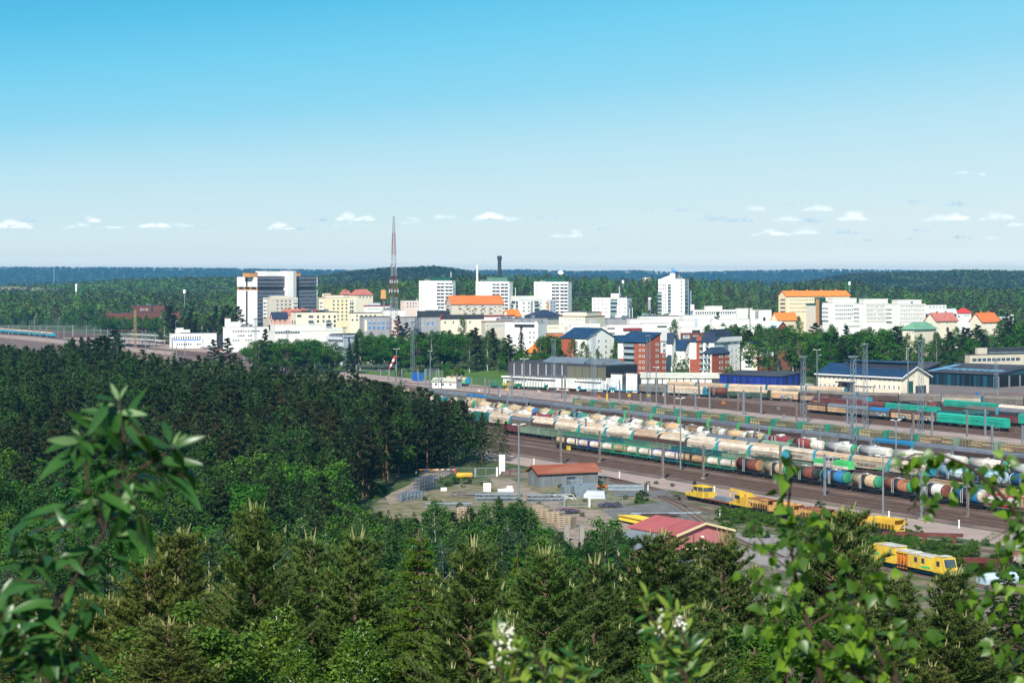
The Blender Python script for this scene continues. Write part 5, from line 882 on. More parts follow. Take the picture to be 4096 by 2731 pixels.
row(S1, 3010, [('hop', 9.2, (c_yrust, c_rustr), 'rusty yellow ballast hopper'), ('hop', 9.2, (c_yrust, c_yrust), 'rusty yellow ballast hopper'), ('hop', 9.2, (c_yrust, c_rustr), 'rusty yellow ballast hopper'), ('hop', 9.2, (c_yel, c_rustr), 'yellow ballast hopper with rusty rim'), ('hop', 9.2, (c_yel, c_yel), 'brighter yellow ballast hopper')], 'yellow ballast train', 'ballast hoppers')
# tamping machine
S4 = [(3120, 2170), (3400, 2240), (3830, 2330), (4200, 2400)]
P, a = along(S4, 3500, 11); r = empty('tamping_machine', (P[0], P[1], .32), a, 'long bright yellow track tamping machine with white roof panels', 'tamping machine'); r.scale = (.84, 1, 1); under(r, 27)
b = MB(); b.box(-13, -3.4, -1.4, 1.4, 1.1, 3.3); b.ext([(-13, 3.3), (-3.4, 3.3), (-3.4, 3.9), (-10.5, 4.2)], -1.4, 1.4, 'y'); b.box(1, 9.5, -1.4, 1.4, 1.1, 3.4); b.box(-3.4, 1, -.7, .7, 1.6, 3.3); b.box(-3.4, 1, -1.3, 1.3, 3.3, 3.5); b.ext([(9.5, 1.0), (13, 1.0), (13.4, 1.6), (12.6, 3.7), (9.6, 3.8)], -1.4, 1.4, 'y'); b.obj('body', c_yel, r)
b = MB(); b.box(-9.5, -3.5, -1.45, 1.45, 4.05, 4.25); b.box(-3.3, 2, -1.2, 1.2, 3.55, 3.75); b.box(1, 9.3, -1.45, 1.45, 3.42, 3.62); b.box(9.9, 12.2, -1.1, 1.1, 3.85, 3.98); b.obj('roof', w_white, r)
b = MB(); b.ext([(12.9, 2.2), (13.3, 2.1), (12.7, 3.5), (12.3, 3.5)], -1.2, 1.2, 'y'); [b.box(x, x + 1, -1.45, -1.38, 2.2, 3.1) for x in (3.2, 5.6, 10.6)]; b.obj('window', glass, r)
b = MB(); b.box(-11.5, -9, -1.45, -1.39, 2.1, 2.6); b.box(5.5, 8.5, -1.45, -1.39, 1.4, 1.8); b.obj('green_emblem', c_bright, r)
b = MB(); [b.box(x, x + .35, y, y + .3, .5, 3.3) for x in (-3, -2, -1, 0) for y in (-1.2, .9)]; [b.tube((x, -1.3, 1.2), (x + .8, -1.3, 2.8), .12) for x in (-2.8, -1.6, -.4)]; b.obj('tamping_tools', colm('orange tool', (.62, .22, .03)), r)
# right edge maroon guard van and old wagons
P = G(4012, 2262); r = empty('guard_van', (P[0] + 5, P[1] - 8, .1), TROT, 'faded maroon wooden guard van with graffiti at the right edge', 'guard van'); under(r, 15)
b = MB(); b.box(-6, 7, -1.4, 1.4, 1.15, 3.5); b.box(-.1, 1.2, -1.45, -1.4, 2.1, 3.0, 1); bo = b.obj('body', [colm('faded maroon', (.25, .085, .075), (.36, .20, .18)), glassl], r); b = MB(); b.ext([(-1.55, 3.5), (1.55, 3.5), (1.2, 3.9), (0, 4.1), (-1.2, 3.9)], -7.4, 7.2, 'x'); b.obj('roof', w_silver, r)
b = MB(); [b.tube((x, y, 1.15), (x, y, 2.3), .05) for x in (-7.3, -6.6) for y in (-1.35, 1.35)]; b.tube((-7.3, -1.35, 2.3), (-7.3, 1.35, 2.3), .05); b.box(-7.3, -7.2, -.2, .2, 1.1, 3.5); b.tube((-7.3, -1.35, 2.3), (-6, -1.35, 2.3), .05); b.obj('railing', c_yel, r); b = MB(); b.box(-5.6, -.5, -1.46, -1.41, 1.3, 2.3); b.obj('graffiti', colm('pale graffiti', (.50, .46, .50), (.30, .14, .14), .9, 2), bo)
# small machines further off
P, a = along(R9, 2035, 2); r = empty('shunter', (P[0], P[1] + 9, .3), a, 'small yellow shunting vehicle in front of the rail hall', 'shunter'); b = MB(); b.box(-3.2, 3.2, -1.2, 1.2, .9, 1.9); b.box(-.5, 2.4, -1.2, 1.2, 1.9, 2.3); b.box(-.6, 2.5, -1.25, 1.25, 3.1, 3.3); [b.box(x, x + .15, y, y + .1, 2.3, 3.1) for x in (-.5, 2.25) for y in (-1.2, 1.1)]; b.obj('body', c_yel, r); b = MB(); b.box(-.4, 2.3, -1.1, 1.1, 2.3, 3.1); b.obj('window', glass, r); b = MB(); b.box(-3.4, 3.4, -1, 1, .4, .9); b.obj('underframe', bogie_d, r)
P = G(2035, 1551); r.location = (P[0], P[1], .3)
# trains at the station (far left)
row(583, -20, [('cover', 18, dict(side=c_cyan, roof=c_creamr, endc=c_cyan), 'pale blue covered wagon') for i in range(10)], 'long light blue row left of the station', 'wagons at the far left of the station', .8)
# signal hut, cabinets
P = G(1788, 1552); r = empty('signal_hut', (P[0], P[1], 0), R(-25), 'white signal hut with grey pitched roof beside the tracks', 'hut'); b = MB(); b.box(-6.5, 6.5, -2.6, 2.6, 0, 3.3); b.obj('wall', white, r); b = MB(); b.ext([(-3.2, 3.1), (0, 4.7), (3.2, 3.1), (3.2, 3.3), (0, 4.95), (-3.2, 3.3)], -7.2, 7.2, 'x'); b.obj('roof', mat('pale roof', (.50, .50, .42), .7), r); b = MB(); [b.box(x, x + 1.2, -2.63, -2.6, 1.3, 2.4) for x in (-5.2, -1.5, 2.6)]; b.obj('window', glass, r)
# ---------------------------------------------------------------- masts and wires
def lattice(name, px, ytop, ybase, w, lb, cat, group, m=metal_g, head=None, w1=None, n=None, Y=None):
    if Y is None: x, y = G(px, ybase)
    else: x, y = (px - CX) * Y / F, Y
    h = H - (ytop - HZ) * y / F; r = empty(name, (x, y, 0), R(30 + (px * 7) % 40), lb, cat, group); w1 = w1 or w * .7; b = MB(); n = n or int(h / (w * 1.5)); t = max(.035, w * .028)
    C = lambda z, i: ((w + (w1 - w) * z / h) / 2 * (-1, 1, 1, -1)[i % 4], (w + (w1 - w) * z / h) / 2 * (-1, -1, 1, 1)[i % 4], z)
    for i in range(4): b.tube(C(0, i), C(h, i), t * 1.4, 4)
    for j in range(n):
        z0, z1 = h * j / n, h * (j + 1) / n
        for i in range(4): b.tube(C(z0, i), C(z1, i + 1), t, 3, caps=False); b.tube(C(z1, i), C(z1, i + 1), t * .8, 3, caps=False)
    b.obj('lattice', m, r)
    if head:
        b = MB(); b.box(-head, head, -.5, .5, h, h + .15); 
        for i in range(5): x = -head + (2 * head) * (i + .5) / 5; b.box(x - .22, x + .22, -.75, -.45, h + .1, h + .5); b.box(x - .22, x + .22, .45, .75, h + .1, h + .5)
        b.obj('floodlight_rack', metal_g, r)
    return r
for px, yt, yb, lb in ((1022, 1277, 1476, 'leftmost of the lattice floodlight towers, before the park trees'), (1150, 1325, 1462, 'lattice floodlight tower in front of the park trees, above the switchyard'), (1378, 1312, 1487, 'lattice floodlight tower in front of the blue grey control building'), (1650, 1290, 1510, 'tall lattice floodlight tower before the dark green park trees'), (2215, 1360, 1596, 'lattice floodlight tower in front of the left part of the rail hall'), (2375, 1343, 1612, 'lattice floodlight tower in front of the olive panels of the rail hall'), (2594, 1345, 1640, 'faint lattice floodlight tower before the tall brick gable'), (3413, 1430, 1815, 'lattice floodlight tower before the blue roof of the cream depot office'), (3461, 1379, 1712, 'taller lattice floodlight tower beside its neighbour at the cream depot office'), (3683, 1366, 1728, 'lattice floodlight tower before the gable of the cream depot office'), (3213, 1430, 1700, 'thin lattice floodlight tower before the royal blue shed'), (3984, 1440, 1560, 'lattice floodlight tower before the gates of the striped depot shed')):
    lattice('floodlight_tower', px, yt, yb, 1.6, lb, 'floodlight tower', 'lattice floodlight towers of the yard', mat('tower steel', (.17, .23, .28), .6, (.12, .15, .18), .8, .6), head=1.5)
# catenary masts: photo column, top row, foot row, look
CM = [(2243, 1726, 1855, 1), (2398, 1724, 1849, 1), (2651, 1779, 1916, 1), (2813, 1780, 1914, 1), (2344, 1672, 1757, 0), (2645, 1663, 1720, 0), (3122, 1780, 1990, 1), (3299, 1815, 1985, 0), (3686, 1880, 2076, 0), (3871, 1890, 2068, 1), (3020, 1700, 1800, 1), (3036, 1700, 1780, 0), (3280, 1702, 1803, 0), (3483, 1761, 1830, 0), (3407, 1651, 1800, 0), (3135, 1655, 1680, 0), (3645, 1706, 1800, 0), (3968, 1698, 1830, 0), (4008, 1830, 1960, 1), (3868, 1640, 1750, 1), (3941, 1635, 1748, 0), (3728, 1650, 1760, 0), (3654, 1650, 1735, 1), (3389, 1598, 1700, 0), (3276, 1562, 1652, 0), (3186, 1606, 1688, 1), (2975, 1560, 1660, 0), (2952, 1570, 1640, 1), (3044, 1545, 1660, 0), (2838, 1545, 1638, 0), (2782, 1570, 1640, 0), (2973, 1562, 1660, 0), (2697, 1537, 1650, 1), (2661, 1540, 1624, 0), (2795, 1520, 1590, 1), (2630, 1515, 1580, 1), (2478, 1520, 1612, 0), (2428, 1535, 1604, 2), (2562, 1570, 1620, 0), (2513, 1680, 1740, 0), (2515, 1630, 1700, 1), (2441, 1620, 1680, 0), (2318, 1573, 1620, 0), (2291, 1625, 1685, 0), (2260, 1515, 1665, 0), (2248, 1510, 1600, 1), (2048, 1500, 1600, 0), (2030, 1572, 1650, 0), (2076, 1580, 1630, 0), (2107, 1585, 1650, 0), (1940, 1512, 1580, 0), (1957, 1515, 1582, 1), (1995, 1545, 1590, 0), (1885, 1580, 1640, 0), (1823, 1570, 1620, 0), (1828, 1495, 1555, 1), (1808, 1495, 1550, 1), (1845, 1500, 1560, 0), (1770, 1480, 1545, 1), (1719, 1475, 1582, 0), (1745, 1480, 1540, 0), (1703, 1475, 1560, 0), (1672, 1480, 1575, 0), (1607, 1475, 1545, 0), (1583, 1460, 1545, 0), (1554, 1476, 1545, 0), (1522, 1476, 1505, 0), (1886, 1510, 1560, 0), (2295, 1660, 1700, 0), (2008, 1635, 1700, 1), (3420, 1795, 1860, 1), (3540, 1870, 1930, 0), (4090, 1700, 1790, 0), (3596, 1610, 1690, 0), (3440, 1580, 1640, 0), (3205, 1530, 1600, 0)]
LM = [(34, 1300, 1350), (48, 1303, 1356), (72, 1303, 1345), (117, 1296, 1352), (137, 1270, 1345), (187, 1300, 1360), (256, 1309, 1372), (293, 1299, 1340), (376, 1309, 1345), (430, 1320, 1365), (446, 1318, 1356), (486, 1330, 1400), (529, 1318, 1356), (568, 1327, 1380), (582, 1340, 1420), (622, 1330, 1372), (617, 1356, 1430), (500, 1352, 1388), (660, 1389, 1432), (690, 1350, 1420), (706, 1385, 1440), (740, 1360, 1420), (839, 1395, 1445), (1007, 1425, 1460), (812, 1352, 1400), (345, 1300, 1360), (160, 1300, 1350), (232, 1300, 1350), (403, 1312, 1360), (540, 1350, 1400)]
def cat_mast(px, yt, yb, st, i, lb, grp):
    x, y = G(px, yb); h = min(H - (yt - HZ) * y / F, 15); r = empty('catenary_mast', (x, y, 0), TROT, lb, 'catenary mast', grp)
    b = MB()
    if st == 1:
        for a in (-.22, .22): b.box(a - .07, a + .07, -.2, .2, 0, h)
        for k in range(int(h / .9)): z = k * .9; b.tube((-.2, -.2, z), (.2, -.2, z + .8), .06, 4); b.tube((.2, .2, z), (-.2, .2, z + .8), .06, 4)
    else: b.box(-.24, .24, -.24, .24, 0, h)
    b.obj('mast', metal_d if st == 1 else metal_g, r)
    if st == 2: b = MB(); b.box(-.27, .27, -.27, .27, .3, 3.2); b.obj('yellow_sleeve', c_yel, r)
    b = MB(); s = 1 if i % 2 else -1; z = h - 1.3; b.tube((0, 0, z), (0, s * 3.2, z + .5), .06, 5); b.tube((0, 0, z - 1.2), (0, s * 3.0, z - .8), .05, 5); b.tube((0, s * 3.0, z + .5), (0, s * 2.8, z - 1.0), .04, 4); b.obj('bracket_arm', metal_g, r)
    b = MB(); b.box(-.5, .5, -.5, .5, 0, .25); b.obj('foundation', mat('concrete foot', (.42, .38, .34), .9), r); return (x, y, h)
tops = []
def nearest_row(px, py):
    x, y = G(px, py); X0 = x + TA * y; d = {368.6: 'tank container train', 384.3: 'gondola train', 399.3: 'front cream train', 431.3: 'white tank train', 456.5: 'grey covered train', 484.3: 'log train', 524: 'pale gravel lane', 561: 'teal boxcar train', 590: 'empty middle tracks', 640: 'farthest wagons', 348: 'near empty tracks'}
    return d[min(d, key=lambda k: abs(k - X0))]
lm = [(1022, 'leftmost lattice tower'), (1378, 'blue grey control building'), (1650, 'tall park tower'), (1850, 'white signal hut'), (2050, 'left end of rail hall'), (2215, 'left rail hall tower'), (2375, 'olive rail hall panels'), (2500, 'white rail hall porches'), (2625, 'tall brick gable'), (2760, 'gap between the brick houses'), (2880, 'low brick wing'), (3000, 'royal blue shed'), (3160, 'right end of blue shed'), (3280, 'left end of depot office'), (3440, 'middle of depot office'), (3600, 'gable of depot office'), (3750, 'left of striped shed'), (3900, 'middle of striped shed'), (4090, 'right edge of the photo')]
for i, (px, yt, yb, st) in enumerate(CM):
    near = min(lm, key=lambda t: abs(t[0] - px))[1]
    look = ('steel grey', 'dark braced', 'grey and yellow')[st]
    tops.append(cat_mast(px, yt, yb, st, i, '%s mast by the %s, under the %s' % (look, nearest_row(px, yb), near), 'catenary masts of the yard'))
for i, (px, yt, yb) in enumerate(LM): cat_mast(px, yt, yb, 0, i, 'pale catenary mast among the platforms and tracks of the distant station', 'catenary masts at the station')
# cross beams over tracks: photo columns and rows of the two ends
def gantry(p0, p1, yt, yb, lb):
    a, c = G(p0, yb), G(p1, yb); r = empty('catenary_gantry', (a[0], a[1], 0), math.atan2(c[1] - a[1], c[0] - a[0]), lb, 'gantry', 'gantries over the tracks'); L = math.dist(a, c); h = H - (yt - HZ) * a[1] / F; b = MB()
    for z in (h, h - .8): b.tube((0, -.3, z), (L, -.3, z), .08, 4); b.tube((0, .3, z), (L, .3, z), .08, 4)
    n = max(4, int(L / 2))
    for i in range(n): b.tube((L * i / n, -.3, h if i % 2 else h - .8), (L * (i + 1) / n, -.3, h - .8 if i % 2 else h), .05, 3)
    b.obj('beam', metal_g, r)
    for x in (0, L): b = MB(); b.box(x - .22, x + .22, -.25, .25, 0, h); b.obj('leg', metal_g, r)
for g in ((1425, 1585, 1460, 1512, 'wide gantry over tracks left of the windsock, upper one'), (1395, 1557, 1478, 1515, 'wide gantry over tracks below the two dark spruces'), (1085, 1260, 1440, 1482, 'gantry of the switchyard in front of bright park trees'), (1130, 1280, 1452, 1492, 'lower gantry of the switchyard'), (1160, 1245, 1465, 1498, 'small portal inside the switchyard'), (1180, 1190, 1418, 1485, 'narrow tall portal of the switchyard'), (975, 1010, 1424, 1470, 'small gantry left of the switchyard'), (1700, 1755, 1475, 1555, 'gantry before the grass by the blue container'), (2040, 2262, 1503, 1590, 'long gantry across the tracks before the rail hall'), (3930, 3990, 1560, 1612, 'portal before the gates of the striped shed'), (0, 290, 1303, 1345, 'long gantry over the leftmost station tracks'), (290, 430, 1320, 1365, 'gantry over station tracks right of the long one'), (430, 622, 1331, 1374, 'gantry over the platforms left of the station building'), (3485, 3720, 1818, 1895, 'wide gantry over the white tank train')): gantry(*g)
# wires, each strung along its track
wm_ = mat('wire', (.10, .09, .09), .6)
for i, X0 in enumerate([351, 357, 366, 374, 388, 403, 420, 436, 452, 470, 555, 567, 580, 592, 604, 616, 630]):
    a, c = onrow(X0, 900 if i < 10 else 2060), onrow(X0, 4300); b = MB(); L = math.dist(a, c); n = int(L / 50); P = []
    for j in range(n + 1):
        t = j / n; P.append((a[0] + (c[0] - a[0]) * t, a[1] + (c[1] - a[1]) * t, 7.6))
        if j < n: t = (j + .5) / n; P.append((a[0] + (c[0] - a[0]) * t, a[1] + (c[1] - a[1]) * t, 6.7))
    b.path(P, .045, n=4); b.path([(x, y, 5.9) for x, y, z in (P[0], P[-1])], .025, n=4)
    for j in range(0, len(P) * 3): t = j / (len(P) * 3); b.tube((a[0] + (c[0] - a[0]) * t, a[1] + (c[1] - a[1]) * t, 5.9), (a[0] + (c[0] - a[0]) * t, a[1] + (c[1] - a[1]) * t, 6.9), .015, 3, caps=False)
    o = b.obj('overhead_wire', wm_); tag(o, 'overhead wire along the %s' % ('near tracks, %s counted from the gravel path' % ordn(i) if i < 10 else 'far tracks, %s counted from the pale lane' % ordn(i - 10)), 'overhead wire', 'overhead wires')
# lamp posts
def lamp(px, yt, yb, n, lb, w=.12, arms=2, grp='tall lamp posts of the yard'):
    x, y = G(px, yb); h = H - (yt - HZ) * y / F; r = empty('lamp_post', (x, y, 0), R((px * 13) % 60), lb, 'lamp post', grp); b = MB(); b.tube((0, 0, 0), (0, 0, h), w * 1.5, 8, r2=w); b.obj('pole', metal_g, r)
    b = MB()
    for s in ((-1, 1) if arms == 2 else (1,)): b.tube((0, 0, h - .3), (s * 1.3, 0, h), .07, 5); b.box(s * 1.3 - .5, s * 1.3 + .5, -.25, .25, h - .05, h + .15)
    b.obj('lamp_head', frame_m, r)
for px, yt, yb, lb in ((2075, 1697, 2020, 'tall thin lamp post rising through the birches left of the rusty shed'), (3532, 1821, 2110, 'tall thin lamp post at the end of the yellow hoppers'), (2722, 1592, 1880, 'tall thin lamp post in front of the tank container train'), (3584, 1679, 1900, 'tall thin lamp post left of the teal boxcars'), (2625, 1468, 1620, 'lamp post with double head before the brick gable'), (2096, 1435, 1600, 'lamp post with round head before the left part of the rail hall'), (3268, 1398, 1560, 'white lamp post left of the cream depot office'), (3632, 1393, 1580, 'thin lamp post before the gable of the cream depot office'), (1586, 1395, 1548, 'plain pole beside the windsock'), (1721, 1403, 1500, 'lamp post in front of the park trees right of the tall tower')): lamp(px, yt, yb, 0, lb, .16)
for i, (px, yt, yb) in enumerate(((992, 1380, 1440), (1003, 1366, 1430), (1107, 1375, 1450), (1288, 1385, 1462), (703, 1283, 1380), (660, 1300, 1360), (137, 1268, 1340), (233, 1273, 1340), (755, 1298, 1350), (3413 - 40, 1380, 1480), (3275, 1420, 1520), (3440, 1425, 1500), (3545, 1436, 1490))): lamp(px, yt, yb, 0, 'street lamp with bent arm along the road in front of the town trees', .13, 1, 'street lamps before the town')
# windsock
x, y = G(1586, 1548); zt = 54 - (1425 - 1100) * y / F; b = MB(); b.tube((x - .5, y - .3, zt), (x - 3.4, y - .3, zt - 6), .75, 10, 0, .35); 
for k in range(2): t0 = .22 + k * .4; b.tube((x - .5 - 2.9 * t0, y - .3, zt - 6 * t0), (x - .5 - 2.9 * (t0 + .2), y - .3, zt - 6 * (t0 + .2)), .77 - .4 * t0, 10, 1, .77 - .4 * (t0 + .2))
tag(b.obj('windsock', [red_p, frame_m]), 'red and white striped windsock hanging beside a pole', 'windsock')
# trackside cabinets and signals
def small(name, px, py, sz, m, lb, cat, grp=None, post=0):
    x, y = G(px, py); r = empty(name, (x, y, 0), TROT, lb, cat, grp); w, d, h = sz; b = MB(); b.box(-w / 2, w / 2, -d / 2, d / 2, post, post + h); b.box(-w / 2 - .08, w / 2 + .08, -d / 2 - .08, d / 2 + .08, post + h, post + h + .12); b.obj('cabinet', m, r)
    b = MB(); b.box(-w / 2 + .1, w / 2 - .1, -d / 2 - .04, -d / 2, post + .15, post + h - .15); b.obj('door', m, r)
    if post: b = MB(); b.tube((0, 0, 0), (0, 0, post), .12); b.obj('post', metal_g, r)
for a in (('container', 1670, 1523, (7, 2.5, 4.2), colm('container blue', (.01, .12, .45), None, .3), 'bright blue container on the grass before the park trees', 'container'),): small(*a)
for px, py, m, lb, po in ((1615, 1565, w_white, 'white and red equipment cabinet left of the signal hut', 0), (1632, 1563, w_cream, 'cream tank beside the red cabinet', 0), (1997, 1585, w_white, 'large white relay box before the flat wagons', 0), (2028, 1575, c_yel, 'yellow box on a post in front of the flat wagons', 1.5), (1915, 1567, w_white, 'white box right of the signal hut', 0), (2155, 1580, w_white, 'white cabinet left of the rail hall lattice tower', 1), (2657, 1612, w_white, 'pair of white boxes on a mast by the empty tracks', 3), (2517, 1615, c_yel, 'yellow signal box in the middle of the empty tracks', 3), (2594, 1600, c_yel, 'wide yellow sign box beyond the pale lane', 1.5), (2396, 1597, c_orange, 'small orange marker by the empty tracks', .5), (2894, 1624, c_orange, 'orange marker beyond the lane', .8), (3114, 1640, metal_g, 'grey cabinet on the empty tracks', .2), (3261, 1648, c_yel, 'yellow and black signal post box beyond the lane', 3.2), (2274, 1815, c_yel, 'yellow signal lamp beside the first container wagon', 1.2), (1707, 1502, colm('blue bin', (.01, .14, .5), None, .2), 'blue box near the lattice tower', 0), (3908, 1580, colm('blue bin', (.01, .14, .5)), 'blue bin before the gates of the striped shed', 0), (1610, 1425, red_p, 'red skip', 0)):
    if lb != 'red skip': small('equipment_cabinet', px, py, (1.15, .8, 1.1), m, lb, 'cabinet', None, po)
# ================================================================ storage yard in front of the tracks
dirt = mat('sandy dirt', (.34, .26, .205), .95, (.20, .165, .115), .30, 1, detail=8); grass_m = mat('rough grass', (.25, .20, .13), .95, (.095, .12, .04), .28, 1, detail=8); asph = mat('worn asphalt', (.18, .172, .17), .9, (.12, .118, .115), .25, 1, detail=9)
green_g = mat('short grass', (.085, .17, .02), .95, (.05, .11, .02), .08, 1, detail=8); weedy = mat('weedy ground', (.22, .175, .13), .95, (.075, .10, .035), .16, 1, detail=9, edge=(.42, .55))
sheet('dirt_ground', [(1400, 2080), (1540, 1985), (1800, 1945), (2050, 1872), (2430, 1905), (2800, 1990), (3400, 2100), (4300, 2240), (4300, 2560), (1300, 2560)], .012, weedy)
sheet('yard_surface', [(1560, 2010), (1780, 1945), (2110, 1925), (2420, 1950), (2560, 1990), (2420, 2060), (2300, 2100), (1900, 2110), (1500, 2110)], .016, grass_m)
sheet('dirt_road', [(1540, 1985), (1570, 1968), (1635, 1940), (1680, 1905), (1668, 1878), (1700, 1872), (1810, 1890), (1780, 1905), (1730, 1925), (1695, 1950), (1640, 1985), (1560, 2020)], .020, dirt)
sheet('dirt_track', [(1960, 1915), (2040, 1915), (2120, 1955), (2210, 1995), (2270, 2030), (2400, 2040), (2500, 2075), (2600, 2130), (2450, 2230), (2300, 2200), (2200, 2080), (2120, 2010), (1990, 1960)], .024, dirt)
sheet('asphalt_yard', [(2410, 2040), (2500, 2024), (2640, 2008), (2700, 2012), (2722, 2050), (2780, 2100), (2840, 2160), (2860, 2230), (2700, 2260), (2560, 2120), (2440, 2065)], .028, asph)
sheet('asphalt_yard', [(2940, 2130), (3130, 2140), (3300, 2230), (3200, 2300), (2950, 2230)], .028, mat('gravel apron', (.30, .27, .25), .95, None, .2, .7))
sheet('depot_apron', [(2540, 1552), (3180, 1556), (3215, 1552), (3260, 1560), (3618, 1569), (3640, 1530), (4300, 1520), (4300, 1700), (2540, 1600)], .003, mat('depot gravel', (.20, .165, .15), .9, (.15, .13, .12), .1, .7))
sheet('park_lawn', [(1180, 1460), (2040, 1468), (2034, 1552), (1700, 1530), (1450, 1515), (1190, 1494)], .006, green_g)
rust = mat('rusted sheet roof', (.25, .070, .035), .8, (.38, .20, .14), .35, .9, stretch=(1, .15, 1), detail=8); gry = mat('weathered grey boards', (.17, .19, .205), .85, (.11, .12, .13), .6, .8, stretch=(3, 3, .4))
o = Bd('shed', 'long grey shed with a rusty corrugated roof beside the tracks', 2112, 2155, 2392, 509, 66, 1893, gry); o.walls(); o.gable('y', 1.5, rust, .7)
b = MB()
for i in range(50): y = -.6 + (o.D + 1.2) * i / 50; [b.ext([(x0, o.H - .28 if x0 < 1 else o.H - .28), (o.W / 2, o.H + 1.85), (o.W / 2, o.H + 1.91), (x0, o.H - .2)], y, y + .12, 'y') for x0 in (-.6, o.W + .6)]
b.obj('roof_ribs', rust, [c for c in o.root.children if c.name.startswith('roof')][0])
o.fb('R', 2268, 2300, 1907, 1935, .1, darkw, 'doorway', base=True); o.fb('R', 2264, 2306, 1902, 1906.5, .12, metal_g, 'door_lintel'); o.fb('L', 2124, 2132, 1898, 1926, .08, metal_g, 'door', base=True); o.fb('R', 2335, 2336, 1890, 1930, .1, darkw, 'wall_joint', base=True)
pinkr = mat('red felt roof', (.40, .105, .105), .85, (.30, .075, .08), .35, .9, detail=8, stretch=(1, .25, 1)); pinkw = mat('faded red boards', (.46, .16, .17), .8, (.38, .13, .14), .5, .6, stretch=(2, 2, .3)); slate = mat('slate blue roof', (.20, .22, .25), .75, None, .4, .4); crm = mat('cream trim', (.66, .55, .32), .7, None, 1, .2)
def redhouse():
    Y = 432000 / 1120; A = np.array([(2707 - CX) * Y / F, Y]); a = R(55.5); X = np.array([math.cos(a), -math.sin(a)]); Yv = np.array([math.sin(a), math.cos(a)])
    # gable faces right-front; ridge runs back to the left
    k = (2923 - CX) / F; W_ = (k * A[1] - A[0]) / (Yv[0] - k * Yv[1]); L = 14.5; O = A - X * L; r = empty('workshop', (O[0], O[1], 0), -a, 'red roofed workshop with faded red gable and cream trim in front of the asphalt', 'workshop')
    he = H - (2139 - HZ) * Y / F; hr = he + 1.75; d2 = W_
    b = MB(); b.box(0, L, 0, d2, -1, he - .1); b.obj('wall', [pinkw], r); b = MB(); b.ext([(0, he - .1), (d2, he - .1), (d2 / 2, hr - .1)], .05, L, 'x'); b.obj('gable_wall', [pinkw], r)
    b = MB(); s = 1.75 / (d2 / 2); b.ext([(-.5, he - .5 * s), (d2 / 2, hr), (d2 + .6, he - .6 * s), (d2 + .6, he - .6 * s + .2), (d2 / 2, hr + .2), (-.5, he - .5 * s + .2)], -.5, L + .6, 'x'); ro = b.obj('roof', [pinkr], r)
    b = MB(); b.ext([(-.55, he - .55 * s - .15), (d2 / 2, hr - .15), (d2 / 2, hr + .3), (-.55, he - .55 * s + .3)], L + .6, L + .75, 'x'); b.ext([(d2 / 2, hr - .15), (d2 + .65, he - .65 * s - .15), (d2 + .65, he - .65 * s + .3), (d2 / 2, hr + .3)], L + .6, L + .75, 'x'); b.obj('trim', [crm], r)
    b = MB(); b.ext([(-9, he - 2.6), (-.55, he - .45), (-.55, he - .25), (-9, he - 2.4)], 1, L - 2, 'x'); b.obj('lean_to_roof', [slate], r); b = MB(); b.box(1.3, L - 2.3, -8.6, 0, -1, he - 2.65); b.obj('lean_to_wall', [pinkw], r)
    b = MB(); b.box(L, L + 2.5, d2 * .12, d2 * .58, he - 2.9, he - 2.7); b.obj('canopy', [crm], r); b = MB(); b.box(L, L + .1, d2 * .15, d2 * .55, -1, he - 3); b.obj('door', [crm], r); b = MB(); b.tube((L, d2 * .42, he - .6), (L + .8, d2 * .42, he - .5), .05); b.lathe([(he - .75, .3), (he - .45, .15)], 10, axis='z', c=(L + .9, d2 * .42, 0)); b.obj('lamp', [frame_m], r)
redhouse()
def put(px, py, rz=0): x, y = G(px, py); return (x, y, 0.03), R(rz)
def pile(name, px, py, rz, lb, cat, fn, mats, grp=None):
    b = MB(); fn(b); o = b.obj(name, mats); l, r = put(px, py, rz); o.location = l; o.rotation_euler = (0, 0, r); tag(o, lb, cat, grp); return o
galv = mat('galvanised mast steel', (.27, .33, .38), .55, (.18, .22, .26), .8, .6, metal=.2)
def truss(b, L, w, h, x0=0, y0=0, z0=.1, n=None):
    n = n or int(L / h)
    for y in (y0, y0 + w):
        for z in (z0, z0 + h): b.tube((x0, y, z), (x0 + L, y, z), .07, 4)
        for i in range(n): b.tube((x0 + L * i / n, y, z0 if i % 2 else z0 + h), (x0 + L * (i + 1) / n, y, z0 + h if i % 2 else z0), .045, 3)
    for i in range(n + 1):
        for z in (z0, z0 + h): b.tube((x0 + L * i / n, y0, z), (x0 + L * i / n, y0 + w, z), .04, 3)
def stacktr(L, k, m): return lambda b: [truss(b, L, .8, .7, 0, .95 * i, .1 + .85 * j) for i in range(k) for j in range(m)]
pile('truss_stack', 1618, 2005, 58, 'stack of grey lattice trusses standing by the dirt road bend', 'truss stack', stacktr(9, 3, 2), galv)
pile('truss_stack', 1690, 1968, 62, 'tall stack of dark lattice trusses beside the fence corner', 'truss stack', stacktr(8, 3, 4), mat('dark truss', (.12, .15, .19), .6))
pile('truss_stack', 1900, 2005, 2, 'long lattice truss lying right of the grey timber heap', 'truss stack', stacktr(11, 2, 2), galv)
pile('truss_stack', 1700, 2028, 2, 'long low lattice truss at the lower edge of the grassy yard', 'truss stack', stacktr(11, 2, 1), galv)
pile('truss_stack', 1985, 2000, 25, 'short upright lattice truss in the middle of the yard', 'truss stack', stacktr(4, 1, 2), galv)
pile('truss_stack', 2110, 2008, 8, 'lattice truss lying behind the birches right of the lamp post', 'truss stack', stacktr(9, 2, 2), galv)
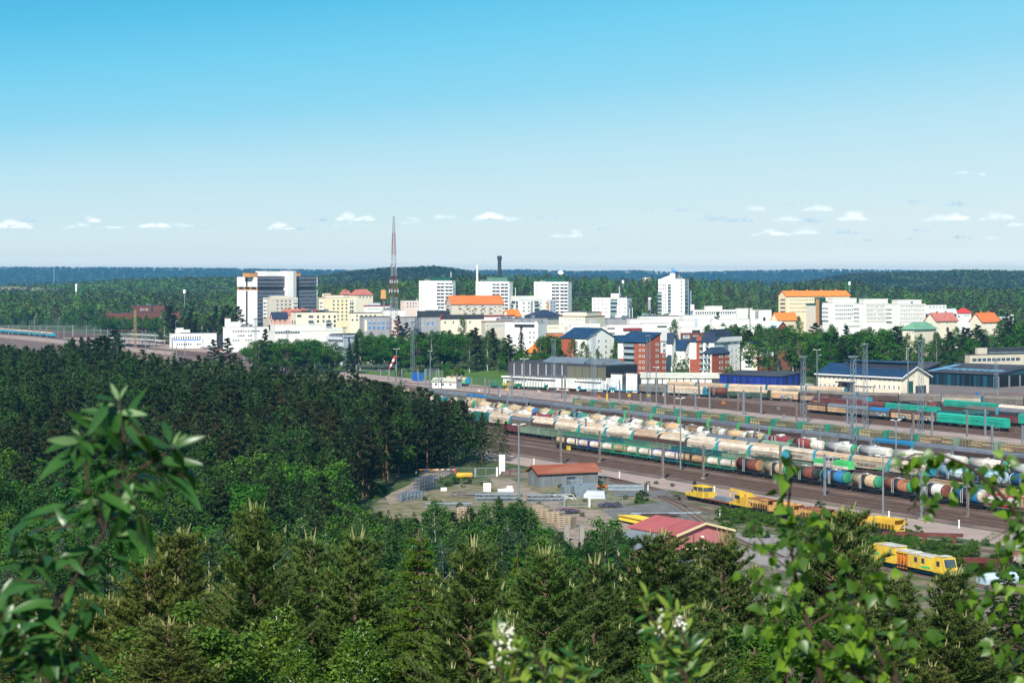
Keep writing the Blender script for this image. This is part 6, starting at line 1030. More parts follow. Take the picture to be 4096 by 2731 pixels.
def rods(n, L, w, hgt, seed=1, r=.09):
    def f(b):
        rng = random.Random(seed)
        for i in range(n): y = rng.uniform(0, w); a = rng.uniform(-.12, .12); z = .1 + rng.uniform(0, hgt) * (1 - abs(y / w * 2 - 1) * .6); x = rng.uniform(0, L * .15); b.tube((x, y, z), (x + L * rng.uniform(.6, .95), y + a * L, z + rng.uniform(-.1, .1)), r * rng.uniform(.6, 1.3), 4)
    return f
pile('pole_heap', 1805, 1988, 8, 'tangled heap of old grey poles in the grass', 'pole heap', rods(60, 9, 4, 1.2), mat('old grey wood', (.20, .19, .18), .9, (.12, .11, .10), 1, .8))
pile('steel_heap', 2440, 1985, -4, 'low spread of dark steel rails right of the grey stacks', 'steel heap', rods(80, 14, 8, .9, 3, .12), mat('dark steel', (.10, .12, .14), .6, (.17, .15, .13), 1, .7))
pile('steel_beam', 2432, 1963, -2, 'bundle of bright grey steel profiles lying on the dark rails', 'steel beam', lambda b: [b.box(0, 9, i * .5, i * .5 + .4, .9 + .0, 1.5) for i in range(3)] + [b.box(0, 9, .2, 1.2, .1, .8)], [galv])
for i, (px, py, w, n, lb) in enumerate(((2278, 1978, 1.9, 9, 'left column of the grey stacked panels'), (2320, 1985, 2.0, 11, 'middle column of the grey stacked panels'), (2350, 1982, 2.0, 12, 'right and tallest column of the grey stacked panels'), (2300, 1965, 1.6, 12, 'grey panel column behind the others'))):
    pile('panel_stack', px, py, 20, lb, 'panel stack', lambda b, w=w, n=n: [b.box(-w + .05 * (k % 3), w, -1.2, 1.2, .1 + k * .24, .28 + k * .24) for k in range(n)], galv, 'grey stacked panels')
pile('steel_box', 2380, 1992, -6, 'grey slope sided steel box in front of the panel stacks', 'steel box', lambda b: b.ext([(-2.6, 0), (2.6, 0), (2.3, 1.7), (-1.9, 1.8), (-2.7, .9)], -1.4, 1.4, 'y'), lgrey)
pile('gate_frames', 2262, 1998, 20, 'pale metal gate frames leaning over left of the grey stacks', 'metal frame', lambda b: [b.tube((x, y, .2 + .5 * y), (x2, y2, .2 + .5 * y2), .07, 4) for x, y, x2, y2 in ((-2.5, -1, 2.5, -1), (-2.5, 1.6, 2.5, 1.6), (-2.5, -1, -2.5, 1.6), (2.5, -1, 2.5, 1.6), (-2.5, -1, 0, 1.6), (0, 1.6, 2.5, -1), (0, -1, 0, 1.6), (-2.5, .3, 2.5, .3))], frame_m)
pile('plank_pile', 2250, 1928, -3, 'orange brown planks right of the rusty shed', 'plank pile', rods(18, 5, 3, .5, 7), c_orange).location = (*G(2375, 1950), .03)
pile('pipe_roll', 1858, 1912, 5, 'bright yellow pipe float lying in the yard by the gate', 'pipe float', lambda b: (b.tube((-2, 0, .75), (2, 0, .75), .75, 12), b.tube((-2.2, 0, .75), (2.2, 0, .75), .45, 10)), c_yel)
for px, py, s, lb in ((1948, 1965, (1.5, .8, .6), 'three white blocks stacked on each other in the yard'), (2033, 1965, (2, .8, .7), 'two white blocks side by side in the yard'), (1775, 1962, (1.2, .8, .7), 'single white block left in the yard')):
    pile('white_block', px, py, 4, lb, 'concrete block', lambda b, s=s, lb=lb: [b.box(-s[0] / 1.6, s[0] / 1.6, -s[1], s[1], j * .72, j * .72 + s[2]) for j in range(3 if 'three' in lb else 1)] + ([b.box(-2.6, -1.3, -.8, .8, 0, .55), b.box(-.4, 1, -.8, .8, .72, 1.3)] if 'two' in lb else []), white)
pile('concrete_post', 2008, 1898, 0, 'tall white square post beside the sliding gate', 'post', lambda b: (b.box(-.8, .8, -.4, .4, 0, 5.4), b.box(-.9, .9, -.5, .5, 0, .2)), white)
pile('concrete_post', 1382, 1990, 10, 'white square post half hidden at the dark forest edge', 'post', lambda b: (b.box(-.8, .8, -.4, .4, 0, 3.8), b.box(-.9, .9, -.5, .5, 0, .2)), white)
def boom(b):
    for i in range(14): b.tube((i * .75, 0, 1), (i * .75 + .75, 0, 1), .13, 6, i % 2 if i > 6 else (0, 2, 0, 3, 2, 0, 2)[i])
    b.box(10.3, 10.8, -.3, .3, 0, 1.3, 0); b.box(-.1, .1, -.1, .1, 0, .9, 1)
pile('barrier_boom', 1665, 1893, 2, 'red white and yellow striped barrier across the dirt road', 'barrier', boom, [red_p, frame_m, c_yel, blue_p])
pile('rubbish_heap', 2045, 1902, 0, 'dark heap of scrap and crates left of the rusty shed', 'scrap heap', lambda b: [b.box(*(lambda r: (r.uniform(-3, 2), 0, r.uniform(-1, 1), 0, 0, 0))(random.Random(i))) if False else b.box((q := random.Random(i)).uniform(-3.5, -.5), q.uniform(0, 3.2), q.uniform(-1.6, -.2), q.uniform(.1, 1.4), .02 * i, .3 + .22 * i) for i in range(6)], mat('dark scrap', (.10, .06, .05), .8, (.2, .18, .16), 1, .8))
pile('rubbish_heap', 2150, 1940, 0, 'pale scrap strewn in the weeds before the rusty shed', 'scrap heap', rods(40, 6, 3, .8, 11), mat('pale scrap', (.45, .46, .44), .8, (.2, .25, .25), 1, .8))
pile('sign_stand', 2273, 1932, 0, 'white and red sign board standing before the rusty shed', 'sign', lambda b: (b.box(-.45, .45, 0, .06, .9, 2.0, 0), b.box(-.3, .3, -.02, 0, 1.15, 1.7, 1), b.tube((-.4, 0, 0), (-.4, 0, .9), .05), b.tube((.4, 0, 0), (.4, 0, .9), .05)), [frame_m, red_p])
beam_y = colm('beam yellow', (.80, .58, .05), (.66, .48, .10), .4)
for i in range(4):
    def beam(b): b.box(0, 13, 0, .75, 1.15, 1.25); b.box(0, 13, .32, .42, .3, 1.15); b.box(0, 13, 0, .75, .2, .3)
    o = pile('steel_beam', 2470 + 12 * i, 2078, -63, '%s of the four long yellow steel beams beside the red roofed workshop' % ('leftmost', 'second', 'third', 'rightmost')[i], 'steel beam', beam, beam_y, 'yellow steel beams'); o.location = (G(2470, 2086)[0] + i * 1.15, G(2470, 2086)[1] + .0, .3)
pile('plank_pile', 2570, 2072, 8, 'brown timber frames lying behind the red roofed workshop', 'plank pile', rods(20, 9, 3, 1.1, 9, .14), c_brown)
pile('steel_pipe', 2525, 2058, 6, 'long thin grey pipe lying on the asphalt', 'pipe', lambda b: (b.tube((0, 0, .2), (16, 0, .2), .2, 8), b.tube((0, 0, .2), (.3, 0, .2), .3, 8)), galv)
pale_wd = mat('pale sawn timber', (.38, .31, .23), .85, (.22, .17, .12), .6, .6)
for i, (px, py, n, rz) in enumerate(((2270, 2110, 6, -30), (2225, 2092, 6, -30), (2180, 2070, 5, -30), (2165, 2050, 4, -30), (1860, 2072, 6, -12), (1780, 2085, 5, -12))):
    pile('timber_stack', px, py, rz, ('stack of pale sleepers nearest the asphalt', 'second stack of pale sleepers left of the asphalt', 'third stack of pale sleepers below the flower bed', 'low stack of pale sleepers below the flower bed', 'pale sleeper stack glimpsed between birches', 'leftmost pale sleeper stack behind birches')[i], 'timber stack', lambda b, n=n: [b.box(-1.5, 1.5, -1.35 + k * .42, -1.35 + k * .42 + .33, .1 + j * .42, .36 + j * .42) for j in range(n) for k in range(7)] + [b.box(-1.4 + 1.2 * q, -1.1 + 1.2 * q, -1.4, 1.5, .36 + j * .42 + .003, .52 + j * .42 - .003) for j in range(n) for q in range(3)], pale_wd, 'stacks of pale timber')
pile('timber_stack', 2272, 2052, -5, 'small stack of brown planks behind the purple flower bed', 'timber stack', lambda b: [b.box(-2.2, 2.2, -1 + k * .5, -.6 + k * .5, .1 + j * .3, .3 + j * .3) for j in range(4) for k in range(4)], mat('brown planks', (.28, .15, .11), .85, None, 1, .6))
pile('concrete_wall', 2275, 2165, 5, 'pair of grey concrete piers below the timber stacks', 'pier', lambda b: (b.box(-1, 0, -.4, .4, 0, 3.4), b.box(2.2, 3.1, -.4, .4, 0, 3.2)), mat('concrete pier', (.26, .25, .23), .9, None, 1, .6))
pile('rusty_trestle', 3690, 2170, -14, 'rusty steel trestle lying in the bushes near the sidings', 'trestle', lambda b: (b.box(-8, 8, -.5, .5, 1.4, 1.9), b.box(-8, 8, 1.5, 2.2, 1.4, 1.8), b.box(-6, -5.3, -.4, 1.9, 0, 1.4), b.box(0, .8, -.4, 1.9, 0, 1.4), b.box(6, 6.6, -.4, 1.9, 0, 1.4)), w_brown)
pile('rail_pile', 3790, 2255, -12, 'pile of rusty rails beyond the yellow tamping machine', 'rail pile', rods(30, 18, 5, .9, 5, .12), w_brown)
pile('boat_cover', 3990, 2330, 20, 'pale blue tarpaulin covered boat at the lower right', 'covered boat', lambda b: b.ext([(-1.3, 0), (1.3, 0), (1.5, 1.0), (.8, 1.7), (-.6, 1.7), (-1.5, 1.0)], -3.4, 3.4, 'x'), mat('tarpaulin', (.45, .60, .68), .6, (.36, .5, .6), .5, .5))
# fences
def fence(pts, h, lb, n=None, grp='mesh fences'):
    P = [G(*p) for p in pts]; r = empty('mesh_fence', (0, 0, 0), 0, lb, 'fence', grp); b = MB(); m = MB(); c = 0
    for (x0, y0), (x1, y1) in zip(P, P[1:]):
        L = math.dist((x0, y0), (x1, y1)); k = max(1, int(L / 3))
        for i in range(k + 1): x, y = x0 + (x1 - x0) * i / k, y0 + (y1 - y0) * i / k; b.tube((x, y, 0), (x, y, h), .06, 5)
        for z in (.15, h - .05): m.tube((x0, y0, z), (x1, y1, z), .04, 4)
        q = int(L / .35)
        for i in range(q): t = i / q; u = min(1, t + h / L * .8); m.tube((x0 + (x1 - x0) * t, y0 + (y1 - y0) * t, .1), (x0 + (x1 - x0) * u, y0 + (y1 - y0) * u, .1 + (u - t) * L * 1.2), .012, 3, caps=False)
    b.obj('post', galv, r); m.obj('wire_mesh', galv, r); return r
fence([(1600, 2010), (1690, 1962), (1748, 1925), (1810, 1895), (1826, 1903)], 2.2, 'wire mesh fence following the dirt road')
fence([(1826, 1903), (1900, 1906)], 2.3, 'wire mesh fence left of the sliding gate'); fence([(1992, 1900), (2025, 1890)], 2.2, 'short wire mesh fence right of the white post')
fence([(2360, 2020), (2440, 2018), (2540, 2012)], 2.2, 'wire mesh fence in front of the steel rails'); fence([(2392, 1922), (2432, 1935)], 2.4, 'wire mesh fence corner right of the rusty shed'); fence([(2205, 2025), (2260, 2030)], 2.2, 'faint wire mesh fence left of the lower gate')
def gate(p, q, h, lb):
    a, c = G(*p), G(*q); L = math.dist(a, c); r = empty('mesh_gate', (a[0], a[1], 0), math.atan2(c[1] - a[1], c[0] - a[0]), lb, 'gate')
    for x in (0, L): b = MB(); b.box(x - .18, x + .18, -.1, .1, 0, h + .2); b.obj('post', frame_m if x else galv, r)
    b = MB(); [b.tube((.2, 0, z), (L - .2, 0, z), .07, 5) for z in (.2, h)]; [b.tube((x, 0, .2), (x, 0, h), .06, 5) for x in (.3, L / 2, L - .3)]; [b.tube((x * .4, 0, .2), (x * .4, 0, h), .012, 3) for x in range(1, int(L / .4))]; b.obj('gate_frame', galv, r)
gate((1900, 1907), (1988, 1905), 2.3, 'wide grey sliding mesh gate of the storage yard'); gate((2258, 2028), (2358, 2028), 2.3, 'double mesh gate below the grey stacks')
# marker posts along the path
for px, py, lb in ((2136, 1858, 'left of the rusty shed ridge'), (2478, 1912, 'on the pink path right of the rusty shed'), (2858, 1972, 'above the yellow rail crane vehicle'), (3556, 2075, 'on the pink path behind the thin lamp post'), (3836, 2112, 'on the pink path near the right edge'), (2592, 1968, 'beside the siding points'), (2880, 2070, 'white dwarf signal between the sidings')):
    pile('marker_post', px, py, 0, 'small white marker post ' + lb, 'marker post', lambda b: (b.tube((0, 0, 0), (0, 0, 1.5), .16, 6, r2=.12), b.lathe([(1.5, .22), (1.75, .18)], 6, axis='z')), frame_m, 'white marker posts')
# small vehicles near the park and station
def car(px, py, c, lb, rz, bus=False):
    x, y = G(px, py); r = empty('bus' if bus else 'parked_car', (x, y, .02), R(rz), lb, 'bus' if bus else 'car'); L, h = (6, 3) if bus else (2.2, 1.45)
    b = MB(); p = [(-L, .35), (L, .35), (L, .8), (L * .6, .95), (L * .3, h), (-L * .6, h), (-L * .95, .95)] if not bus else [(-L, .4), (L, .4), (L, h), (-L, h)]; b.ext(p, -.9, .9, 'y'); b.obj('body', c, r)
    b = MB(); b.box(-L * .62, L * .38, -.92, .92, h * .62, h * .9); b.obj('window', glass, r)
    for sx in (-.6, .6):
        for y in (-.92, .8): b = MB(); b.tube((sx * L, y, .35), (sx * L, y + .14, .35), .35, 10); b.obj('wheel', bogie_d, r)
for i, (px, py, c, rz, bus, lb) in enumerate(((1465, 1458, w_white, 5, 1, 'white bus by the grey control building'), (1483, 1459, w_silver, 10, 0, 'light car behind the white bus'), (470, 1352, w_blue, 0, 0, 'blue car near the station platforms'), (825, 1401, red_p, 0, 0, 'red car before the station building'), (3630 // 1, 1502, w_blue, 0, 0, ''), (875, 1408, red_p, 20, 0, 'second red car right of the station building'), (890, 1412, w_white, 12, 0, 'white car beside the red car at the station'), (3236, 1545, w_silver, 0, 0, 'silver car in the gap left of the cream depot office'), (3228, 1556, w_blue, 4, 0, 'dark blue car in the gap left of the cream depot office'))):
    if lb: car(px, py, c, lb, rz, bool(bus))
# platforms and canopies at the station
sheet('platform', [(0, 1342), (140, 1352), (560, 1398), (700, 1412), (690, 1420), (540, 1408), (120, 1362), (0, 1350)], .9, lane_m, thick=.9)
sheet('platform', [(250, 1355), (460, 1355), (680, 1384), (860, 1402), (850, 1412), (660, 1396), (440, 1372)], .9, lane_m, thick=.9)
for i, (p, q, lb) in enumerate((((425, 1378), (640, 1392), 'front pale platform canopy at the station'), ((500, 1362), (690, 1374), 'rear pale platform canopy at the station'))):
    a, c = G(*p), G(*q); L = math.dist(a, c); r = empty('platform_canopy', (a[0], a[1], 0), math.atan2(c[1] - a[1], c[0] - a[0]), lb, 'canopy', 'platform canopies'); b = MB(); b.ext([(-5, 5.4), (0, 4.6), (5, 5.4), (5, 5.7), (0, 4.9), (-5, 5.7)], 0, L, 'x'); b.obj('roof', mat('pale roof', (.5, .5, .42)), r)
    for k in range(8): b = MB(); b.tube((L * (k + .5) / 8, 0, 0), (L * (k + .5) / 8, 0, 4.6), .2); b.obj('column', metal_g, r)
row(470, 380, [('cover', 18, dict(side=c_cyan, roof=c_greyr, endc=c_maroon), 'blue carriage') for i in range(3)], 'train standing beside the platform canopies', 'blue carriages at the station', .8)
# flagpoles
for i, (px, yt) in enumerate(((2530, 1233), (2518, 1238), (2505, 1240), (2468, 1228), (2062, 1153), (1668, 1196))):
    X, Y, zt = at(px, 1450, yt); b = MB(); b.tube((0, 0, 0), (0, 0, zt), .28, 6, r2=.2); b.lathe([(zt, .35), (zt + .4, .1)], 6, axis='z'); o = b.obj('flagpole', frame_m); o.location = (X, Y, 0); tag(o, ('rightmost white flagpole by the white seven storey flats', 'middle white flagpole by the white seven storey flats', 'left white flagpole by the white seven storey flats', 'single flagpole in front of the white seven storey flats', 'tall white pole before the middle slab tower', 'tall white pole before the dark flat roofed block')[i], 'flagpole')
# radio mast
x, y = (1575 - CX) * 1250 / F, 1250.0; zt = H - (865 - HZ) * y / F; r = empty('radio_mast', (x, y, 0), R(20), 'very tall red and white lattice radio mast rising above the town', 'radio mast'); rw = [MB(), MB(), MB()]
wz = lambda z: 2.1 * (1 - z / zt) ** .8 * 2.1 + .65
n = 34
for j in range(n):
    z0, z1 = zt * j / n, zt * (j + 1) / n; col = 0 if (j // 5) % 2 else 1; B = rw[col]; cc = lambda z, i: (wz(z) * (-.5, .5, .5, -.5)[i % 4], wz(z) * (-.5, -.5, .5, .5)[i % 4], z)
    for i in range(4): B.tube(cc(z0, i), cc(z1, i), .13, 4); B.tube(cc(z0, i), cc(z1, i + 1), .07, 3, caps=False); B.tube(cc(z1, i), cc(z0, i + 1), .06, 3, caps=False); B.tube(cc(z1, i), cc(z1, i + 1), .09, 3, caps=False)
rw[0].obj('red_section', mat('mast red', (.22, .055, .035), .6), r); rw[1].obj('grey_section', mat('mast grey', (.30, .32, .34), .6), r)
for py, w in ((1165, 2.6), (1055, 1.9), (1128, 2.2)):
    z = H - (py - HZ) * y / F; b = MB(); b.box(-w * .8, w * .8, -w * .8, w * .8, z, z + .12)
    for i in range(8): a = i * math.pi / 4; b.box(w * 1.1 * math.cos(a) - .15, w * 1.1 * math.cos(a) + .15, w * 1.1 * math.sin(a) - .15, w * 1.1 * math.sin(a) + .15, z - .9, z + 1.3)
    b.obj('antenna_ring', lgrey, r)
lattice('radio_relay', 1534, 1178, 1330, 1.5, 'short lattice tower with orange drum antennas left of the radio mast', 'relay tower', None, metal_g, Y=1350)
X, Y, z = at(1534, 1350, 1195); b = MB(); b.box(X - 1.8, X + 1.8, Y - 1.5, Y + 1.5, z, z + 3.2); b.box(X - 1.6, X + 1.6, Y - 1.4, Y + 1.4, z + 3.3, z + 6); t = b.obj('drum_antenna', tan, bpy.data.objects['radio_relay'])
t.matrix_parent_inverse = bpy.data.objects['radio_relay'].matrix_basis.inverted()
lattice('lattice_mast', 540, 1240, 1400, 2.0, 'rusty yellowish lattice mast beside the station platforms', 'lattice mast', None, mat('ochre steel', (.38, .27, .12), .7), w1=1.0)
for px, y0, y1, w0, w1, Y, m, lb in ((1998, 1025, 1200, 2.3, 2.1, 2300, darkw, 'tall dark chimney tower behind the wooded hill'), (1909, 1062, 1200, 1.6, 1.3, 2500, pale, 'thin pale chimney on the wooded hill'), (1804, 1089, 1200, .9, .4, 2500, cream, 'small pale spire among trees on the hill'), (305, 1137, 1250, 1.4, 1.2, 3000, white, 'white banded telecom tower above the left forest'), (216, 1046, 1140, .8, .5, 9000, pale, 'faint distant mast on the far left ridge'), (1788, 1060, 1140, .6, .4, 6000, pale, 'faint thin mast behind the wooded hill')):
    X, YY, zt = at(px, Y, y0); g = tz(X, YY); o = MB(); o.tube((0, 0, -2), (0, 0, zt - g), w0, 10, 0, w1); o.lathe([(zt - g - 4, w1 * 1.3), (zt - g, w1 * 1.3), (zt - g + .5, w1)], 10, axis='z'); q = o.obj('chimney_tower', m); q.location = (X, YY, g); tag(q, lb, 'tower')
# ================================================================ vegetation
rs = np.random.RandomState(11)
def unit(n, r=rs): v = r.normal(size=(n, 3)); return v / np.linalg.norm(v, axis=1)[:, None]
def leaves(C, size, up=.6, r=rs, asp=.6):
    """diamond leaf clumps around centres C, facing mostly up and out"""
    n = len(C); N_ = unit(n, r); N_[:, 2] = np.abs(N_[:, 2]) * .6 + up; N_ /= np.linalg.norm(N_, axis=1)[:, None]
    T = unit(n, r); A = np.cross(N_, T); A /= np.linalg.norm(A, axis=1)[:, None]; B = np.cross(N_, A); s = (size * (.6 + .8 * r.rand(n)))[:, None] if np.ndim(size) == 0 else size[:, None]
    A = A * s; B = B * s * asp; return np.stack([C - A, C - B, C + A, C + B], 1)
def clump(c, rad, n, r, flat=1.0):
    d = unit(n, r) * (r.rand(n) ** .45)[:, None]; d = d * np.array([rad, rad, rad * flat]); return np.asarray(c) + d
fol = dict(amt=1, scale=.5, rough=.75, spec=.15, rnd=.22, transl=.3, edge=(.35, .65))
f_pine = mat('pine needles', (.044, .066, .018), c2=(.022, .042, .014), **fol); f_pineb = mat('brownish pine needles', (.062, .054, .022), c2=(.032, .038, .015), **fol)  # forest needles and leaves darkened: cloud shade is put into their colour
f_spr = mat('spruce needles', (.020, .040, .014), c2=(.010, .024, .010), **fol); f_bir = mat('birch leaves', (.054, .100, .024), c2=(.028, .060, .016), **fol); f_brd_shade = mat('broad leaves', (.040, .105, .013), c2=(.020, .062, .010), **fol)
f_birb = mat('sunny birch leaves', (.095, .180, .040), c2=(.050, .110, .028), **fol); f_brt = mat('sunny broad leaves', (.070, .200, .016), c2=(.034, .115, .012), **fol); f_brl = mat('bright leaves', (.100, .215, .020), c2=(.050, .120, .015), **fol); f_asp = mat('grey green leaves', (.075, .125, .070), c2=(.040, .080, .040), **fol)  # the sunny pair are brighter copies, sunlight put into the leaf colour
t_pine = mat('pine bark', (.20, .095, .05), .9, (.11, .075, .055), .6, .8); t_bir = mat('birch bark', (.62, .60, .55), .8, (.10, .09, .08), 1.5, .8, edge=(.52, .62)); t_dark = mat('dark bark', (.075, .06, .05), .9, (.12, .10, .08), 1, .6)
def tree_geo(kind, h, seed, dens=1.0, ls=1.0):
    r = np.random.RandomState(seed); tb = MB(); C = []
    lean = r.normal(size=2) * .02 * h
    tip = lambda z: (lean[0] * (z / h) ** 2, lean[1] * (z / h) ** 2, z)
    if kind == 'pine':
        c0 = h * r.uniform(.30, .45); tb.path([tip(h * k / 5) for k in range(6)], .17, .04, 6); n = 22
        for i in range(n):
            t = i / (n - 1); z = c0 + (h - c0 - .3) * t; R_ = h * .15 * ((1 - t) ** .65 * (.55 + .45 * min(1, t * 4)) + .10) * r.uniform(.65, 1.3); a = i * 2.4 + r.rand()
            p = np.array(tip(z)); q = p + np.array([math.cos(a) * R_, math.sin(a) * R_, R_ * .25]); tb.tube(p, q, .05, 3, 0, .02, False)
            for u in (.55, 1.0): C.append(clump(p + (q - p) * u, (.95 - .35 * t) * r.uniform(.7, 1.2), int(62 * dens), r, .55))
        C.append(clump(tip(h - .5), .8, int(50 * dens), r, .7)); sz, up = .26, .5
    elif kind == 'spruce':
        tb.path([tip(h * k / 4) for k in range(5)], .2, .03, 6); n = 30
        for i in range(n):
            t = (i / n) ** .85; z = h * (.06 + .92 * t); R_ = h * .19 * (1 - t) ** .85 + .12; m = 7
            for j in range(m):
                a = r.rand() * 6.28; RR = R_ * r.uniform(.65, 1.15); k = max(3, int(14 * dens * RR / 2)); u = r.rand(k) ** .6
                P = np.stack([math.cos(a) * RR * u, math.sin(a) * RR * u, z - RR * .38 * u ** 1.5], 1) + r.normal(size=(k, 3)) * [.16, .16, .1] + [lean[0] * t * t, lean[1] * t * t, 0]; C.append(P)
        sz, up = .27, .45
    elif kind == 'birch':
        tb.path([tip(h * k / 5) for k in range(6)], .14, .03, 6); n = 26
        for i in range(n):
            t = i / (n - 1); z = h * (.17 + .77 * t); R_ = h * .15 * math.sin(math.pi * (.20 + .74 * t)) ** .9 * r.uniform(.6, 1.25); a = i * 2.4 + r.rand(); p = np.array(tip(z - R_ * .8)); q = np.array(tip(z)) + np.array([math.cos(a) * R_, math.sin(a) * R_, .2]); tb.tube(p, q, .045, 3, 0, .015, False)
            C.append(clump(q - [0, 0, .5], .85, int(75 * dens), r, 1.25)); C.append(clump((p + q) / 2 + [0, 0, .3], .7, int(30 * dens), r, 1.0))
        C.append(clump(tip(h - .6), .55, int(45 * dens), r, 1.4)); sz, up = .20, .2
    else:
        tb.path([tip(h * k / 4 * .8) for k in range(5)], .26, .07, 6); Rr = h * .30; n = 34
        for i in range(n):
            v = unit(1, r)[0]; v[2] = v[2] * .9 + .12; c = np.array([0, 0, h * .53]) + v * np.array([Rr, Rr, h * .45]) * r.uniform(.62, .92); tb.tube((0, 0, h * .4), c, .07, 3, 0, .02, False)
            C.append(clump(c, Rr * r.uniform(.26, .42), int(85 * dens), r, .75))
        sz, up = .25, .55
    C = np.concatenate(C); return leaves(C, sz * ls, up, r), tb
SPEC = {'pine': (17, (f_pine, f_pineb), t_pine), 'spruce': (18, (f_spr,), t_dark), 'birch': (16, (f_bir, f_asp, f_birb), t_bir), 'broad': (13, (f_brd_shade, f_brl, f_brt), t_dark)}
PROTO = {}
for kd, (h, fm, tm) in SPEC.items():
    for vi in range(4):
        V, tb = tree_geo(kd, h, 100 + vi * 7 + len(kd)); 
        for mi, m in enumerate(fm):
            PROTO[kd, vi, mi] = (npmesh('crown', V, 4, m), tb.mesh('trunk', tm) if mi == 0 else PROTO[kd, vi, 0][1])
KN = {'pine': ('pine_tree', 'pine'), 'spruce': ('spruce_tree', 'spruce'), 'birch': ('birch_tree', 'birch'), 'broad': ('leafy_tree', 'leafy tree')}
CNT = {}
def tree(kd, x, y, h, lb, grp, mi=0, sxy=1.0, rng=random, nm=None):
    s = h / SPEC[kd][0]; vi = rng.randrange(4); mi = min(mi, len(SPEC[kd][1]) - 1); CNT[kd] = CNT.get(kd, 0) + 1
    r = empty(nm + '_tree' if nm else KN[kd][0], (x, y, tz(x, y) - .1), rng.uniform(0, 6.28), lb, KN[kd][1], grp); r.scale = (s * sxy, s * sxy, s); c, t = PROTO[kd, vi, mi]; link('crown', c, r); link('trunk', t, r); return r  # nm puts another name on the same leafy tree, stand by stand
rng = random.Random(5)
def seen_top(h, y, z=0): return HZ + (H - h - z) * F / y
# -- big forest left of the yard: jittered rows, limited by the tracks, the road and the canopy line of the photo
Ytop_line = [(-200, 1375), (0, 1372), (150, 1392), (300, 1345), (350, 1318), (440, 1362), (520, 1392), (640, 1405), (800, 1412), (900, 1398), (1000, 1425), (1130, 1432), (1250, 1448), (1400, 1462), (1500, 1492), (1600, 1525), (1680, 1560), (1750, 1572), (1830, 1592), (1900, 1640), (1960, 1660), (2040, 1700), (2075, 1760)]
def right_edge(y):  # photo column of the forest edge for a ground distance
    py = HZ + 432000 / y
    return interp(py, [(1700, 2055), (1780, 2065), (1850, 2040), (1880, 1800), (1890, 1640), (1950, 1560), (2000, 1470), (2060, 1400), (2200, 1400), (2240, 2330), (2400, 2500), (2600, 2600)])
WOOD = []; YL = [(1300, 1985), (1450, 2005), (1600, 2030), (1700, 2045), (1745, 1990), (1800, 2030), (1900, 2020), (1990, 1985), (2100, 1990), (2150, 2070), (2280, 2160), (2360, 2110), (2420, 2050), (2500, 2130), (2560, 2200)]
Y = 305.0
while Y < 1080:
    step = 4.6 + (Y - 300) * .011; lim = 332 - TA * Y; x = (-120 - CX) * Y / F; xe = min(lim, (right_edge(Y) - CX) * Y / F)
    while x < xe:
        WOOD.append((x + rng.uniform(-1.6, 1.6), Y + rng.uniform(-step * .45, step * .45))); x += rng.uniform(3.2, 5.6)
    Y += step
LB = {('birch', 2): 'fresh green birch in the forest on the left of the rail yard', ('broad', 2): 'fresh green leafy tree in the forest on the left of the rail yard', ('pine', 0): 'tall dark green pine in the forest on the left of the rail yard', ('pine', 1): 'tall brownish pine in the forest on the left of the rail yard', ('spruce', 0): 'dark pointed spruce in the forest on the left of the rail yard', ('birch', 0): 'green birch in the forest on the left of the rail yard', ('birch', 1): 'grey green birch in the forest on the left of the rail yard', ('broad', 0): 'dark green leafy tree in the forest on the left of the rail yard', ('broad', 1): 'bright green leafy tree in the forest on the left of the rail yard'}
extra = {}
WOOD.sort(key=lambda p: p[1]); nW = {}
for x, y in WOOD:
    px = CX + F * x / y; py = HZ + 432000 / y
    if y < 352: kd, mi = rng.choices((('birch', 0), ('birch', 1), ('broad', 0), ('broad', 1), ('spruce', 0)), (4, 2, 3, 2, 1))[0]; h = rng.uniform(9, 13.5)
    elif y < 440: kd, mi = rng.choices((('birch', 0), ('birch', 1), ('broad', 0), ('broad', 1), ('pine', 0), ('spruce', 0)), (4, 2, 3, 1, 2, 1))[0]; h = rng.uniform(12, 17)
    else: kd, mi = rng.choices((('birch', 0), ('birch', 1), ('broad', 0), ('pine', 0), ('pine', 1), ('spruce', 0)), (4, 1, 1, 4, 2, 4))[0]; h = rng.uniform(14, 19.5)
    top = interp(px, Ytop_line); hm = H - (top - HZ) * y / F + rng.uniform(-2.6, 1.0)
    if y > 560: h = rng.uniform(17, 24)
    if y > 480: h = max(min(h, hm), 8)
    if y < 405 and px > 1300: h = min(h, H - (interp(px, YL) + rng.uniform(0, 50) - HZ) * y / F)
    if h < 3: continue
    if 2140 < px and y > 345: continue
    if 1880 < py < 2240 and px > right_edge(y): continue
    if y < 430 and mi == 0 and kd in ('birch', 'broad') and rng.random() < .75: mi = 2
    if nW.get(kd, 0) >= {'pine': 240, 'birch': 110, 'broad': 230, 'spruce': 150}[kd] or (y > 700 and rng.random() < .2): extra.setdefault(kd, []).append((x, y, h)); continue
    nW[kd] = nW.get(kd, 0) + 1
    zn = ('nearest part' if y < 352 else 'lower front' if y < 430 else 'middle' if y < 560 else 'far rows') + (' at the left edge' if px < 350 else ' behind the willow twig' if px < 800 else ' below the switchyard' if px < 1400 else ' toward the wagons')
    lb = LB[kd, mi].replace('in the forest on the left of the rail yard', 'in the left forest, ' + zn); tree(kd, x, y, h, lb, lb, mi, rng.uniform(.85, 1.25), rng, 'aspen' if kd == 'broad' else None)
